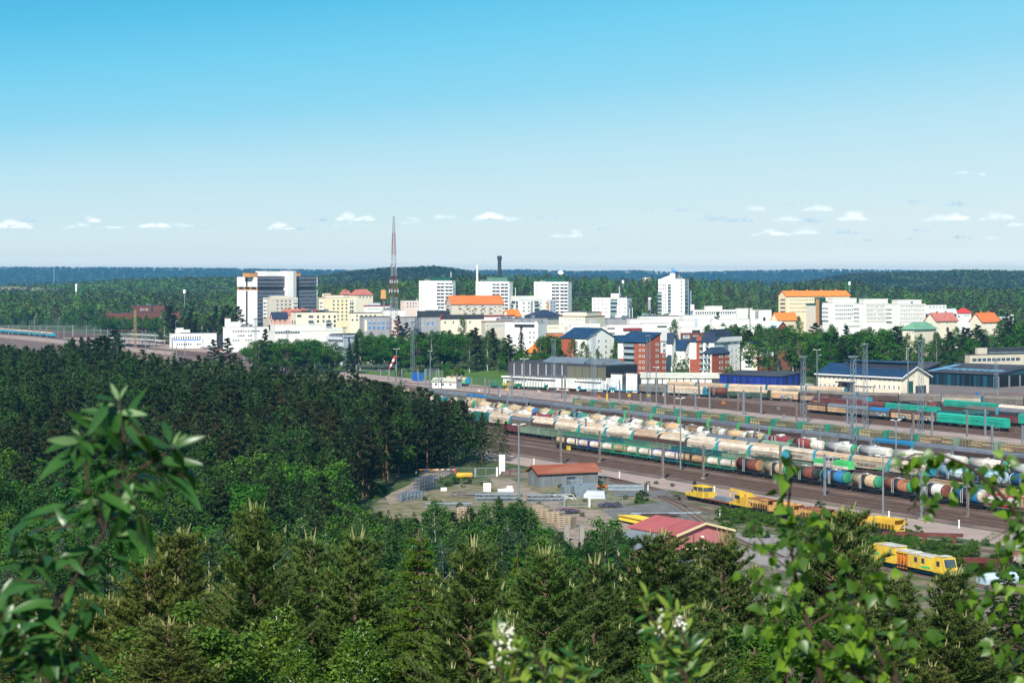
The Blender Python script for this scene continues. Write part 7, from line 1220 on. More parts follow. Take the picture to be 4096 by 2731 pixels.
# -- trees one can tell apart in the town and park: photo column, top row, distance, kind, material, spread, label
PT = [(1398, 1347, 1105, 'spruce', 0, 1.15, 'dark slim spruce just left of its taller twin before the control building'), (1430, 1328, 1100, 'spruce', 0, 1.25, 'taller dark spruce in front of the control building'),
 (1590, 1262, 1290, 'pine', 1, 1.5, 'brown pine right at the foot of the radio mast'), (1625, 1290, 1260, 'pine', 1, 1.4, 'brown pine right of the one at the foot of the radio mast'), (1855, 1260, 1170, 'birch', 0, 1.3, 'highest pale birch of the park'), (1720, 1318, 1150, 'broad', 0, 1.6, 'huge round dark linden in the middle of the park'), (1500, 1335, 1170, 'broad', 0, 1.6, 'broad dark linden at the left of the park'),
 (1560, 1350, 1160, 'broad', 0, 1.5, 'broad linden behind the windsock'), (1780, 1330, 1150, 'broad', 0, 1.5, 'broad linden right of the huge round one'), (1905, 1310, 1130, 'pine', 1, 1.5, 'brownish tall pine on the park lawn'), (1950, 1318, 1130, 'birch', 0, 1.2, 'weeping birch beside the brownish tall pine'), (1970, 1312, 1140, 'pine', 1, 1.4, 'dark pine at the right side of the park'), (2035, 1338, 1110, 'pine', 0, 1.5, 'pine with bare trunk before the white office'), (2085, 1296, 1120, 'spruce', 0, 1.5, 'loose tall spruce in front of the white office'), (2095, 1390, 1060, 'broad', 0, 1.3, 'round tree before the orange roofed villa'), (2160, 1352, 1100, 'birch', 0, 1.3, 'birch before the cream end of the white office'),
 (2290, 1352, 1010, 'birch', 0, 1.5, 'large birch in front of the white gabled flats'), (2340, 1362, 1005, 'birch', 0, 1.5, 'birch hiding the brick corner of the white gabled flats'), (2392, 1392, 990, 'birch', 0, 1.0, 'slim birch before the white gable'), (2695, 1276, 1240, 'birch', 0, 1.7, 'single big birch in the town right of the car park building'), (2520, 1322, 1180, 'broad', 1, .9, 'small bright tree above the roof of the brick flats'), (3112, 1512 - 80, 1060, 'birch', 1, 1.3, 'pale yellowish bush right of the last brick gabled flats'), (2918, 1455, 985, 'broad', 0, .8, 'round clipped tree before the low brick wing'), (2730, 1430, 1040, 'broad', 0, .9, 'small round tree between the brick apartment houses'), (2700, 1405, 1050, 'birch', 0, .7, 'narrow tree beside the white wing with dark roof'),
 (1235, 1400, 1090, 'birch', 1, 1.7, 'pale cream flowering tree above the switchyard'), (3195, 1262, 1230, 'birch', 0, 1.5, 'tall birch before the peach hospital building'), (2995, 1225, 1420, 'spruce', 0, .8, 'thin dark spruce before the white theatre'), (2870, 1248, 1390, 'pine', 0, 1.3, 'dark spreading pine among the white halls'), (3625, 1332, 1080, 'birch', 0, 1.4, 'birch just before the left corner of the green roofed house'), (3690, 1340, 1070, 'broad', 0, 1.4, 'round tree before the green roofed house'), (3745, 1325, 1080, 'birch', 0, 1.3, 'birch right of the green roofed house'), (3260, 1425, 1010, 'broad', 0, 1.2, 'dark round tree left of the cream depot office'), (3290, 1430, 1020, 'broad', 0, 1.2, 'round tree behind the left end of the cream depot office'),
 (855, 1358, 1030, 'pine', 0, 1.5, 'left of two small pines before the station building'), (908, 1352, 1040, 'pine', 0, 1.7, 'right of two small pines before the station building'), (1060, 1315, 1090, 'pine', 0, 1.3, 'thin pine before the white three storey office'), (1560 + 40, 1450, 1010, 'pine', 0, 1.4, 'small dark pine on the lawn by the tall floodlight tower'), (1790, 1446, 1010, 'broad', 0, 1.0, 'round bush on the lawn at the tracks'), (1835, 1455, 1000, 'broad', 1, 1.0, 'lighter bush beside the round one on the lawn')]
for px, yt, y, kd, mi, sp, lb in PT:
    x = (px - CX) * y / F; h = H - (yt - HZ) * y / F; h0 = h
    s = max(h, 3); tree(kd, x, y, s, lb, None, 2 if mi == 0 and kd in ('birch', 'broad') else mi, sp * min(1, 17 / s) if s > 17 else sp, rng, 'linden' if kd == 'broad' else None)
# filled regions: columns, distances, tops (row at left, row at right), number, weights
def region(x0, x1, y0, y1, t0, t1, n, ks, lb, grp, jit=25, hmin=7, hmax=24):
    a = 0
    for i in range(n):
        px = x0 + (x1 - x0) * ((i + .5) / n + rng.uniform(-.6, .6) / n); y = rng.uniform(y0, y1); t = t0 + (t1 - t0) * (px - x0) / (x1 - x0); h = H - (t + rng.uniform(0, jit) - HZ) * y / F - tz((px - CX) * y / F, y); h = min(max(h, hmin), hmax)
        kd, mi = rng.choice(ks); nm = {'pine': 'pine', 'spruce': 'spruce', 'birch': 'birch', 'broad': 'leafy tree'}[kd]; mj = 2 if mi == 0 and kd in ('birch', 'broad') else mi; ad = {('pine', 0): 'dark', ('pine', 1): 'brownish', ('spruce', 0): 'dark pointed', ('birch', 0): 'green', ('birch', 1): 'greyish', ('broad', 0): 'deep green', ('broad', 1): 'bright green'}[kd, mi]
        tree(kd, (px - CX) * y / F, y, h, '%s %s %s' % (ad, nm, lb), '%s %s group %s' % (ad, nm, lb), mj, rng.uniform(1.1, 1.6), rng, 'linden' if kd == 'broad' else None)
B0, B1, P0, P1, S0, I0, I1 = ('broad', 0), ('broad', 1), ('pine', 0), ('pine', 1), ('spruce', 0), ('birch', 0), ('birch', 1)
region(1010, 1320, 1080, 1180, 1345, 1340, 24, [B0, B0, B1, I0], 'in front of the long low white stepped building', '', 45, 7, 20)
region(1290, 1420, 1110, 1180, 1372, 1380, 8, [B0, P0], 'at the foot of the control building', '', 30, 7, 18)
region(1430, 1640, 1120, 1260, 1305, 1345, 20, [B0, B0, I0], 'at the left end of the town park', '', 50)
region(1640, 2040, 1100, 1250, 1310, 1320, 46, [B0, B0, I0, P1, I0], 'in the town park before the shops', '', 60)
region(1990, 2260, 1060, 1130, 1385, 1380, 18, [B0, I0, P0], 'around the orange roofed villa', '', 60, 7, 18)
region(2180, 2240, 1130, 1180, 1320, 1320, 5, [B1, B1], 'behind the orange shop front', '', 20, 7, 20)
region(2810, 3110, 1120, 1290, 1285, 1290, 30, [I0, B0, P0, I0], 'behind the roofs of the brick apartment houses', '', 60, 8, 26)
region(3030, 3300, 1060, 1260, 1290, 1290, 34, [I0, B0, P0, I0, B1], 'around the brown brick block', '', 110, 8, 26)
region(3270, 3640, 1040, 1250, 1292, 1290, 48, [I0, I0, B0, P0, B0], 'behind the cream depot office', '', 110, 8, 26)
region(3600, 4130, 1120, 1300, 1320, 1275, 60, [I0, B0, P0, B0, S0], 'behind the striped depot shed', '', 110, 8, 27)
region(3980, 4130, 1150, 1450, 1220, 1200, 14, [S0, P0, I0], 'at the right edge beside the white villa', '', 60, 10, 27)
region(-40, 420, 2070, 2300, 1195, 1205, 44, [I0, B0, P1, S0, B0], 'beyond the station tracks at the far left', '', 110, 8, 24)
region(300, 660, 1930, 2080, 1245, 1250, 40, [B0, B0, B1, I0, P0], 'around the brick school wing', '', 90, 8, 22)
region(270, 475, 900, 945, 1345, 1318, 16, [S0, P0, I1, S0], 'on the rise by the far left tracks', '', 35, 8, 31)
region(690, 900, 1500, 1580, 1238, 1255, 18, [P1, P0, I0, P1], 'between the brick annex and the station building', '', 45, 8, 29)
region(400, 720, 1850, 1905, 1254, 1262, 34, [B0, B1, I0, B0], 'in front of the brick school wing', '', 30, 8, 27)
region(640, 960, 1520, 1740, 1205, 1195, 44, [P1, P1, I0, S0, B0], 'left of the office slab', '', 150, 8, 30)
region(1070, 1320, 1540, 1600, 1262, 1285, 18, [B0, I0, P0], 'below the office slab and beige flats', '', 40, 7, 17)
region(1410, 1700, 1520, 1780, 1185, 1180, 20, [I0, B0, P0], 'on the slope behind the radio mast', '', 50, 7, 20)
region(2285, 2380, 1450, 1800, 1200, 1200, 10, [I0, B0], 'left of the white seven storey flats', '', 50)
region(2510, 2640, 1600, 1800, 1190, 1190, 12, [I0, B0, S0], 'right of the white seven storey flats', '', 50)
region(2440, 2560, 1120, 1180, 1345, 1345, 6, [B1, B0], 'right behind the blue roofs of the brick apartment houses', '', 20, 6, 20)
# -- distant woods as masses
def far_geo(kd, h, nq, seed, ls):
    V, _ = tree_geo(kd, h, seed, .3, 1); r = np.random.RandomState(seed); k = r.choice(len(V), nq, replace=False); V = V[k]; c = V.mean(1, keepdims=True); return ((V - c) * ls + c).astype(np.float32)
FG = {k: [far_geo(k, SPEC[k][0], 90, 50 + i, 2.6) for i in range(3)] for k in SPEC}
FGn = {k: [far_geo(k, SPEC[k][0], 330, 90 + i, 1.5) for i in range(3)] for k in SPEC}
FGm = {k: [far_geo(k, SPEC[k][0], 30, 70 + i, 4.6) for i in range(3)] for k in SPEC}
def mass(name, pts, lb, mats, fg=FG, cat='forest', kind='stuff'):
    """pts: list of (x, y, z, h, kind, material index, spread)"""
    out = []; mi = []
    for x, y, z, h, kd, m, sp in pts:
        g = fg[kd][rng.randrange(3)]; s = h / SPEC[kd][0]; a = rng.uniform(0, 6.28); ca, sa = math.cos(a), math.sin(a); v = g.reshape(-1, 3) * [s * sp, s * sp, s]
        v = np.stack([v[:, 0] * ca - v[:, 1] * sa + x, v[:, 0] * sa + v[:, 1] * ca + y, v[:, 2] + z], 1); out.append(v); mi.append(np.full(len(g), m))
    o = link(name, npmesh(name, np.concatenate(out), 4, mats, np.concatenate(mi))); tag(o, lb, cat, None, kind); return o
fm = dict(amt=1, scale=.045, rough=.8, spec=.1, edge=(.40, .60), transl=.2)
m_far = [mat('far pine', (.070, .085, .026), c2=(.105, .085, .036), **fm), mat('far spruce', (.032, .062, .020), c2=(.055, .085, .026), **fm), mat('far birch', (.085, .165, .036), c2=(.13, .22, .05), **fm), mat('far leaves', (.075, .19, .022), c2=(.12, .25, .03), **fm)]
m_near = [f_pine, f_spr, f_bir, f_brd_shade]
KI = {'pine': 0, 'spruce': 1, 'birch': 2, 'broad': 3}
def scatter(n, px0, px1, y0, y1, hr, w, pw=1.0, sp=1.6, keep=None):
    P = []
    for i in range(n):
        y = y0 + (y1 - y0) * rng.random() ** pw; px = rng.uniform(px0, px1); x = (px - CX) * y / F
        if keep and not keep(px, y): continue
        # patches of one kind
        q = math.sin(x * .011 + 1.3) + math.sin(y * .013 + x * .004) + rng.gauss(0, .8); kd = w[min(len(w) - 1, max(0, int((q + 2.2) / 4.4 * len(w))))]
        P.append((x, y, tz(x, y) - 1, rng.uniform(*hr), kd, KI[kd], sp))
    return P
ex = []
for kd, L in extra.items():
    for x, y, h in L: ex.append((x, y, -.1, h, kd, KI[kd], 1.1))
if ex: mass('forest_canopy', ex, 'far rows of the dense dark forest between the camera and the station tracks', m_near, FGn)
mass('hillside_forest', scatter(5200, -150, 4250, 1840, 2950, (14, 21), ['birch', 'spruce', 'pine', 'birch', 'broad', 'pine', 'spruce'], .8, 1.7, keep=lambda px, y: px > 1050 or y > 2300), 'dense mixed forest covering the slope right behind the town', m_far)
mass('plain_forest', scatter(2600, -150, 1080, 1500, 4200, (14, 22), ['birch', 'pine', 'broad', 'pine', 'spruce', 'birch'], .9, 2.0, keep=lambda px, y: y > (2120 if px < 700 else 1750)), 'wide flat forest beyond the station on the left', m_far)
mass('valley_forest', scatter(2600, -150, 1500, 3300, 4500, (13, 19), ['birch', 'broad', 'pine', 'birch'], 1, 2.6, keep=lambda px, y: not (px < 260 and 3900 < y < 4300)), 'lighter green forest on the low ridge at the left', m_far, FGm)
mass('ridge_forest', scatter(3600, 1250, 2250, 4300, 5750, (15, 21), ['spruce', 'pine', 'spruce', 'birch'], .8, 2.6) + scatter(3600, 3150, 4250, 4200, 5750, (15, 21), ['spruce', 'pine', 'birch', 'spruce'], .8, 2.6), 'dark forest on the two nearer wooded ridges at the skyline', m_far, FGm)
mass('far_forest', scatter(9000, -200, 4300, 9600, 13200, (15, 22), ['spruce', 'pine', 'spruce'], .8, 4.5), 'bluish forest on the farthest ridge along the whole skyline', m_far, FGm)
# light field on the left ridge
b = MB(); pts = [(-200, 3900), (0, 3880), (180, 3900), (260, 3980), (200, 4120), (0, 4180), (-200, 4200)]; P = [((p - CX) * y / F, y) for p, y in pts]; c = (sum(x for x, y in P) / 7, sum(y for x, y in P) / 7)
vs = [(x, y, tz(x, y) + 9) for x, y in P] + [(c[0], c[1], tz(*c) + 16)]; b.add(vs, [(i, (i + 1) % 7, 7) for i in range(7)]); tag(b.obj('field', mat('pale field', (.24, .26, .12), .95, (.36, .30, .20), .02, 1)), kind='structure')
# ---------------------------------------------------------------- near young pines on the slope
n_pin = mat('near pine needles', (.108, .172, .034), c2=(.046, .090, .020), amt=1, scale=1.2, rough=.6, spec=.25, rnd=.18, transl=.25); n_pinw = mat('near pine needles warm', (.155, .200, .036), c2=(.075, .112, .022), amt=1, scale=1.2, rough=.6, spec=.25, rnd=.18, transl=.25)
n_can = mat('pine candles', (.36, .36, .15), .6, (.26, .26, .10), 3, .6, transl=.3); n_spr = mat('near spruce needles', (.10, .19, .012), c2=(.035, .085, .010), amt=1, scale=1.6, rough=.6, spec=.2, rnd=.12, transl=.3); n_bark = mat('near pine bark', (.15, .095, .060), .9, (.09, .065, .048), 3, .8); n_cone = mat('cones', (.26, .12, .05), .8)
def near_conifer(seed, h, spruce=False):
    r = np.random.RandomState(seed); tb = MB(); T = []; D = []; Cn = MB(); tb.path([(0, 0, h * k / 6) for k in range(7)], .13, .025, 7)
    z = h * .08; w = 0
    while z < h * .97:
        t = z / h; m = 5 if not spruce else 8; Lb = (h * .27 * (1 - t) ** .62 + .25) if not spruce else (h * .20 * (1 - t) ** .9 + .15)
        for j in range(m):
            a = w * 1.1 + j * 6.283 / m + r.uniform(-.3, .3); L = Lb * r.uniform(.7, 1.18); e = (.30 + .45 * t) if not spruce else (-.18 + .25 * t); dr = np.array([math.cos(a) * math.cos(e), math.sin(a) * math.cos(e), math.sin(e)]); p0 = np.array([0, 0, z + r.uniform(-.12, .12)])
            tb.tube(p0, p0 + dr * L + [0, 0, .08 * L * L * (1 if not spruce else -.4)], .028, 3, 0, .01, False); k = max(3, int(L / .11))
            for q in range(k):
                u = .22 + .78 * (q + r.rand()) / k; s = -1 if q % 2 else 1; b = p0 + dr * L * u + [0, 0, .08 * (L * u) ** 2 * (1 if not spruce else -.4)]; sd = np.array([-math.sin(a), math.cos(a), 0]) * s; tw = (.14 + .35 * L * (1 - u)) * r.uniform(.5, 1.2)
                d = dr * .6 + sd * r.uniform(.5, 1.0) + [0, 0, r.uniform(.1, .7) if not spruce else r.uniform(-.35, .1)]; d /= np.linalg.norm(d); nn = max(1, int(tw / .12))
                for y in range(nn): T.append(b + d * tw * (y + 1) / nn); D.append(d + [0, 0, .25 if not spruce else -.05])
            T.append(p0 + dr * L + [0, 0, .08 * L * L * (1 if not spruce else -.4)]); D.append(dr + [0, 0, .5])
            if not spruce and t > .22 and r.rand() < .26:
                c = T[-1]; 
                for _ in range(r.randint(1, 4)): o = r.normal(size=3) * .04; lc = r.uniform(.12, .30) * (.7 + .6 * t); Cn.tube(c + o, c + o + np.array([r.uniform(-.04, .05), r.uniform(-.03, .03), lc]), .028, 4, 0, .012)
        z += r.uniform(.28, .42) if not spruce else r.uniform(.2, .3); w += 1
    if not spruce:
        for _ in range(5): o = r.normal(size=3) * [.08, .08, .03]; Cn.tube(np.array([0, 0, h - .1]) + o, np.array([0, 0, h + r.uniform(.15, .45)]) + o * 1.6, .03, 4, 0, .012)
    T = np.array(T); D = np.array(D); D /= np.linalg.norm(D, axis=1)[:, None]; nn = 16 if not spruce else 14; n = len(T); ln = .17 if not spruce else .10
    B_ = np.repeat(T, nn, 0); Dd = np.repeat(D, nn, 0); rv = unit(len(B_), r); dr = Dd * (.9 if not spruce else .75) + rv * .75; dr /= np.linalg.norm(dr, axis=1)[:, None]; B_ = B_ - Dd * (r.rand(len(B_)) * .13)[:, None]
    side = np.cross(dr, unit(len(B_), r)); side /= np.linalg.norm(side, axis=1)[:, None]; wd = .017 if not spruce else .022; l = (ln * (.7 + .6 * r.rand(len(B_))))[:, None]
    V = np.stack([B_ - side * wd, B_ + side * wd, B_ + dr * l], 1); return V, tb, Cn
NP = []
for i in range(5):
    V, tb, Cn = near_conifer(200 + i, 9.0 + i * .5); t = tb.mesh('trunk', n_bark); cm = Cn.mesh('shoots', n_can)
    NP.append([(npmesh('needles', V, 3, m), t, cm, 9.0 + i * .5) for m in (n_pin, n_pinw)])
V, tb, _ = near_conifer(300, 9, True); NS = (npmesh('needles', V, 3, n_spr), tb.mesh('trunk', n_bark), None, 9.0); V, tb, _ = near_conifer(301, 9, True); NS2 = (npmesh('needles', V, 3, f_spr), tb.mesh('trunk', n_bark), None, 9.0)
def near(px, yt, y, kind, lb, grp=None, v=None, w=0, sp=1.0):
    x = (px - CX) * y / F; g = tz(x, y); h = H - (yt - HZ) * y / F - g; pr = NS if kind == 's' else NS2 if kind == 'd' else NP[rng.randrange(5) if v is None else v][w]
    s = h / (pr[3] + .3); r = empty('young_spruce' if kind != 'p' else 'young_pine', (x, y, g), rng.uniform(0, 6.28), lb, 'spruce' if kind != 'p' else 'pine', grp); k = sp * s ** .6; r.scale = (k, k, s); r.rotation_euler.x = rng.uniform(-.05, .05); r.rotation_euler.y = rng.uniform(-.05, .05); link('needles', pr[0], r); link('trunk', pr[1], r)
    if pr[2]: link('shoots', pr[2], r)
NL = []
for kd, m_, sd in (('birch', 'near birch leaf mid', 31), ('broad', 'near aspen leaf', 32)):
    V, tb = tree_geo(kd, 9.5, sd, 3.2, .42); mm = mat(m_, (.120, .215, .020) if kd == 'birch' else (.075, .160, .018), c2=(.045, .105, .014), amt=1, scale=.9, rough=.6, spec=.25, rnd=.2, transl=.35); NL.append((npmesh('crown', V, 4, mm), tb.mesh('trunk', SPEC[kd][2]), kd))
def nleafy(px, yt, y, i, lb, grp):
    x = (px - CX) * y / F; g = tz(x, y); h = H - (yt - HZ) * y / F - g; c, t, kd = NL[i]; r = empty('sapling', (x, y, g), rng.uniform(0, 6.28), lb, 'sapling', grp); s = h / 9.5; r.scale = (s * 1.2, s * 1.2, s); link('crown', c, r); link('trunk', t, r)
ND = [(3560, 2290, 78, 'p', 'low pine under the left end of the tamping machine', 1.1), (3880, 2330, 80, 'd', 'low dark spruce right of the tamping machine', 1.1), (1022, 2003, 70, 'p', 'tall young pine with upright pale shoots left of centre, topmost of the foreground', 1.05), (1392, 2112, 74, 'p', 'bushy young pine with a crown of pale shoots in the lower middle', 1.25), (1263, 2122, 80, 'p', 'young pine just left of the bushy crowned one', 1.1), (1698, 2070, 72, 's', 'bright yellow green spruce in the foreground', 1.2), (1852, 2152, 62, 'p', 'young pine with tall yellow shoots right of the bright spruce', 1.1), (2087, 2154, 74, 's', 'small bright spruce top with hanging cones', .6), (2192, 2182, 58, 'p', 'young pine with bent pale shoots right of the small spruce', 1.15), (2363, 2212, 74, 'p', 'young pine with straight shoots below the timber stacks', 1.1), (2660, 2108, 78, 'p', 'dense dark pine before the red roofed workshop', 1.5), (2775, 2104, 88, 'd', 'dark spruce tip over the red gable', 1.1), (2913, 2118, 84, 'p', 'slender pine right of the red roofed workshop', 1.3), (3395, 2010, 86, 'p', 'tall dense pine before the yellow hoppers', 1.5), (3330, 2080, 84, 'p', 'dense pine just left of the tallest right hand pine', 1.3), (3470, 2170, 84, 'p', 'dense pine between the hoppers and the tamping machine', 1.1), (3625, 2262, 80, 'd', 'dark spruce before the middle of the tamping machine', 1.0), (3765, 2262, 78, 'p', 'pine before the right end of the tamping machine', 1.2), (2740, 2430, 56, 'p', 'young pine with long shoots in the lower right middle', 1.1), (2840, 2408, 60, 'p', 'young pine with one tall shoot in the lower right middle', 1.1), (742, 2104, 84, 'p', 'yellowish young pine right of the willow branch', 1.3), (582, 2230, 72, 'p', 'yellowish young pine partly behind the willow branch', 1.2), (4060, 2230, 84, 'd', 'dark spruce at the lower right edge', 1.2), (2480, 2170, 92, 'd', 'dark spruce left of the red roofed workshop', 1.1)]
for px, yt, y, k, lb, sp in ND: near(px, yt, y, k, lb, None, None, 1 if px < 800 else 0, sp)
occ = [((p[0] - CX) * p[2] / F, p[2]) for p in ND]
def zone(px, y): return ('nearest row' if y < 70 else 'second rows' if y < 92 else 'middle rows' if y < 120 else 'hindmost rows') + (' behind the willow branch' if px < 700 else ' left of the bright spruce' if px < 1600 else ' below the storage yard' if px < 2350 else ' below the red workshop' if px < 2950 else ' behind the birch twigs' if px < 3600 else ' at the lower right')
# fill the slope with more young trees, keeping the measured tops free
Tl = [(-100, 2330), (300, 2260), (500, 2230), (700, 2120), (850, 2150), (1000, 2100), (1150, 2150), (1350, 2120), (1550, 2180), (1700, 2120), (1850, 2180), (2100, 2230), (2300, 2230), (2500, 2250), (2620, 2200), (2800, 2180), (3000, 2200), (3150, 2240), (3300, 2150), (3450, 2200), (3600, 2340), (3800, 2390), (4000, 2350), (4200, 2330)]
c = 0
for y in (58, 66, 75, 86, 98, 112, 128, 146, 166, 190):
    x = (-150 - CX) * y / F
    while x < (4250 - CX) * y / F:
        xx, yy = x + rng.uniform(-.7, .7), y + rng.uniform(-4, 4); px = CX + F * xx / yy; x += rng.uniform(2.4, 3.9) * (1 + (y - 58) * .004)
        if min((xx - a) ** 2 + (yy - b_) ** 2 for a, b_ in occ) < 4: continue
        line = interp(px, Tl) + {58: 330, 66: 250, 75: 160, 86: 90, 98: 40}.get(y, 10) + rng.uniform(-25, 120); hg = rng.uniform(8, 11.5); g = tz(xx, yy); top = HZ + (H - g - hg) * F / yy
        if top < line: hg = H - (line - HZ) * yy / F - g
        if hg < 2.5: continue
        if rng.random() < .36: i_ = rng.randrange(2); lb = ('bright birch sapling', 'deep green aspen sapling')[i_] + ' in the thicket, ' + zone(px, yy); nleafy(px, HZ + (H - g - hg) * F / yy, yy, i_, lb, lb); continue
        k = rng.choices('ppppds' if y > 70 else 'ppppds')[0]; wv = 1 if (px < 1300 and rng.random() < .6) else int(rng.random() < .35)
        lb = {'p': 'olive young pine', 'd': 'dark young spruce', 's': 'bright young spruce'}[k] + ' in the thicket, ' + zone(px, yy); near(px, HZ + (H - g - hg) * F / yy, yy, k, lb, lb, None, wv, rng.uniform(1.2, 1.7)); c += 1
for px, yt, yy, kd, mi in ((1745, 1990, 356, 'birch', 2), (1870, 2018, 352, 'birch', 0), (1935, 2008, 350, 'birch', 2), (1990, 1984, 357, 'birch', 0), (2050, 2000, 352, 'broad', 0), (2090, 1990, 356, 'birch', 0), (2135, 2030, 350, 'birch', 2), (2190, 2085, 345, 'broad', 2), (2235, 2120, 342, 'birch', 0), (2290, 2165, 340, 'broad', 0), (2360, 2125, 342, 'birch', 0), (2425, 2048, 352, 'broad', 2), (2475, 2105, 345, 'birch', 0), (2530, 2125, 342, 'broad', 0), (2590, 2160, 338, 'birch', 0), (2640, 2190, 335, 'broad', 0)): tree(kd, (px - CX) * yy / F, yy, H - (yt - HZ) * yy / F, 'leafy tree at the lower border of the yard, below ' + ('the truss stacks' if px < 2060 else 'the timber stacks' if px < 2330 else 'the yellow beams' if px < 2500 else 'the red workshop'), 'trees along the lower border of the yard', mi, 1.1, rng)
for y in (205, 222, 240, 258, 276, 292):
    x = (-150 - CX) * y / F
    while x < (4250 - CX) * y / F:
        px = CX + F * x / y; kd, mi = rng.choice([I0, I1, B0, B1, S0, I0]); h = rng.uniform(9, 13); g = tz(x, y); line = interp(px, [(-100, 2080), (900, 2040), (1300, 2010), (1600, 2050), (1700, 2060), (1900, 2060), (2080, 2030), (2150, 2100), (2280, 2190), (2360, 2120), (2420, 2070), (2500, 2150), (2560, 2200), (2850, 2300), (3100, 2380), (3500, 2420), (4200, 2480)]) + rng.uniform(0, 60)
        if HZ + (H - g - h) * F / y < line: h = H - (line - HZ) * y / F - g
        if h > 3.5: tree(kd, x, y + rng.uniform(-6, 6), h, *([(('green', 'greyish')[mi] if kd != 'broad' else ('deep green', 'bright green')[mi]) + ' ' + {'birch': 'birch', 'broad': 'leafy tree', 'spruce': 'spruce'}[kd] + ' at the slope foot, ' + zone(px, y)] * 2), mi, 1.15, rng, 'broadleaf' if kd == 'broad' else None)
        x += rng.uniform(4.5, 7.5)
# bushes along the sidings
def bush(px, py, h, mi, lb): x, y = G(px, py); r = tree('broad', x, y, h, lb, 'bushes along the sidings', mi, 1.5, rng); r.name = 'bush'; r['category'] = 'bush'; r.location.z -= h * .28
for i in range(150):
    px = rng.uniform(2880, 4150); base = interp(px, [(2430, 1930), (2755, 1990), (3000, 2046), (3242, 2095), (3503, 2130), (3955, 2205), (4200, 2245)]); py = base + rng.choice([-16, 22, 30, 40, 55, 75, 100]) + rng.uniform(-6, 6)
    bush(px, py, rng.uniform(1.8, 4.6), i % 2 and 0 or 1, ('dark' if i % 2 else 'fresh') + ' green bush between the sidings, ' + ('above' if py < base else 'just below' if py < base + 45 else 'well below') + (' the first hopper wagons' if px < 3200 else ' the yellow hoppers' if px < 3520 else ' the rusty trestle' if px < 3800 else ' the guard van'))
for px, py, h in ((1760, 1930, 2.5), (1820, 1935, 2.8), (1790, 1945, 2.2), (1870, 1935, 3), (1720, 1915, 2), (2570, 2002, 4), (2555, 2012, 3), (2385, 1935, 2.5), (2400, 1965, 3), (2590, 1940, 1.8), (2690, 1945, 1.5), (2625, 1935, 1.5), (2470, 2022, 1.6), (2290, 1990, 2), (2320, 1978, 1.8), (1500, 1990, 4), (1530, 1975, 3.5), (2710, 2000, 2.2), (3160, 2060, 3), (3280, 2035, 3), (1850, 1950, 1.6), (1930, 1940, 1.5), (1960, 1985, 1.4), (1700, 2000, 1.6), (1760, 2018, 1.8), (1840, 2030, 2), (2080, 1985, 1.6), (2120, 2000, 1.8), (2160, 2025, 2), (2210, 1985, 1.5), (2240, 1950, 1.6), (2190, 1942, 1.4), (2340, 2005, 1.4), (2500, 1995, 1.8), (2520, 1975, 1.6), (2130, 2050, 2.2), (2330, 2065, 1.5), (2900, 2110, 2.2), (2950, 2090, 2), (3000, 2130, 2.5), (3060, 2150, 2.5)): bush(px, py, h, rng.randrange(2), 'green bush growing in the storage yard')
lup = mat('lupin purple', (.11, .07, .22), .8, (.05, .12, .04), 2, 1)
for px, py, lb in ((2270, 2055, 'purple flowering lupins below the small plank stack'), (2440, 2030, 'purple flowering lupins before the asphalt')):
    r_ = np.random.RandomState(3); V = leaves(clump((0, 0, .3), 1, 900, r_, .5) * [3.2, 1.2, 1.4], .16, .3, r_); x, y = G(px, py); o = link('flower_bed', npmesh('flower_bed', V, 4, lup), None, (x, y, .2)); tag(o, lb, 'flowers')
# ---------------------------------------------------------------- foreground twigs
l_wil = mat('willow leaf', (.026, .095, .020), c2=(.050, .15, .028), amt=1, scale=9, rough=.36, spec=.6, transl=.35); l_wilp = mat('young willow leaf', (.24, .36, .17), .5, (.12, .25, .07), 12, .8, transl=.4); l_bir = mat('near birch leaf', (.075, .165, .018), c2=(.045, .115, .015), amt=1, scale=14, rough=.38, spec=.45, transl=.45); l_birl = mat('young birch leaf', (.20, .34, .03), .4, (.13, .26, .02), 14, 1, transl=.5); tw_m = mat('twig bark', (.035, .022, .016), .7, (.06, .035, .022), 20, .8); l_yel = mat('yellow green leaf', (.26, .36, .05), .5, (.16, .26, .04), 15, .8, transl=.45); cat_m = mat('willow fluff', (.72, .70, .62), .9, (.50, .50, .36), 40, .7)
def leaf(b, p, d, n, L, w, mi, cup=.25, bend=.25):
    """one leaf as a small curved sheet: base p, direction d, normal n"""
    d = Vector(d).normalized(); n = Vector(n); s = d.cross(n).normalized(); n = s.cross(d).normalized(); K = 6; vs = []
    for i in range(K + 1):
        t = i / K; ww = w * (math.sin(math.pi * min(1, t * .92 + .04)) ** .8) * (1 - .35 * t) if w < L * .45 else w * (math.sin(math.pi * min(1, t ** .62)) * (1.15 - .55 * t)); c = Vector(p) + d * L * t - n * bend * L * t * t
        vs += [c + s * ww * .5 + n * ww * cup * .5, c, c - s * ww * .5 + n * ww * cup * .5]
    fs = []
    for i in range(K): a = i * 3; fs += [(a, a + 1, a + 4, a + 3), (a + 1, a + 2, a + 5, a + 4)]
    b.add(vs, fs, mi)
def P3(px, py, y): return Vector(((px - CX) * y / F, y, H - (py - HZ) * y / F))
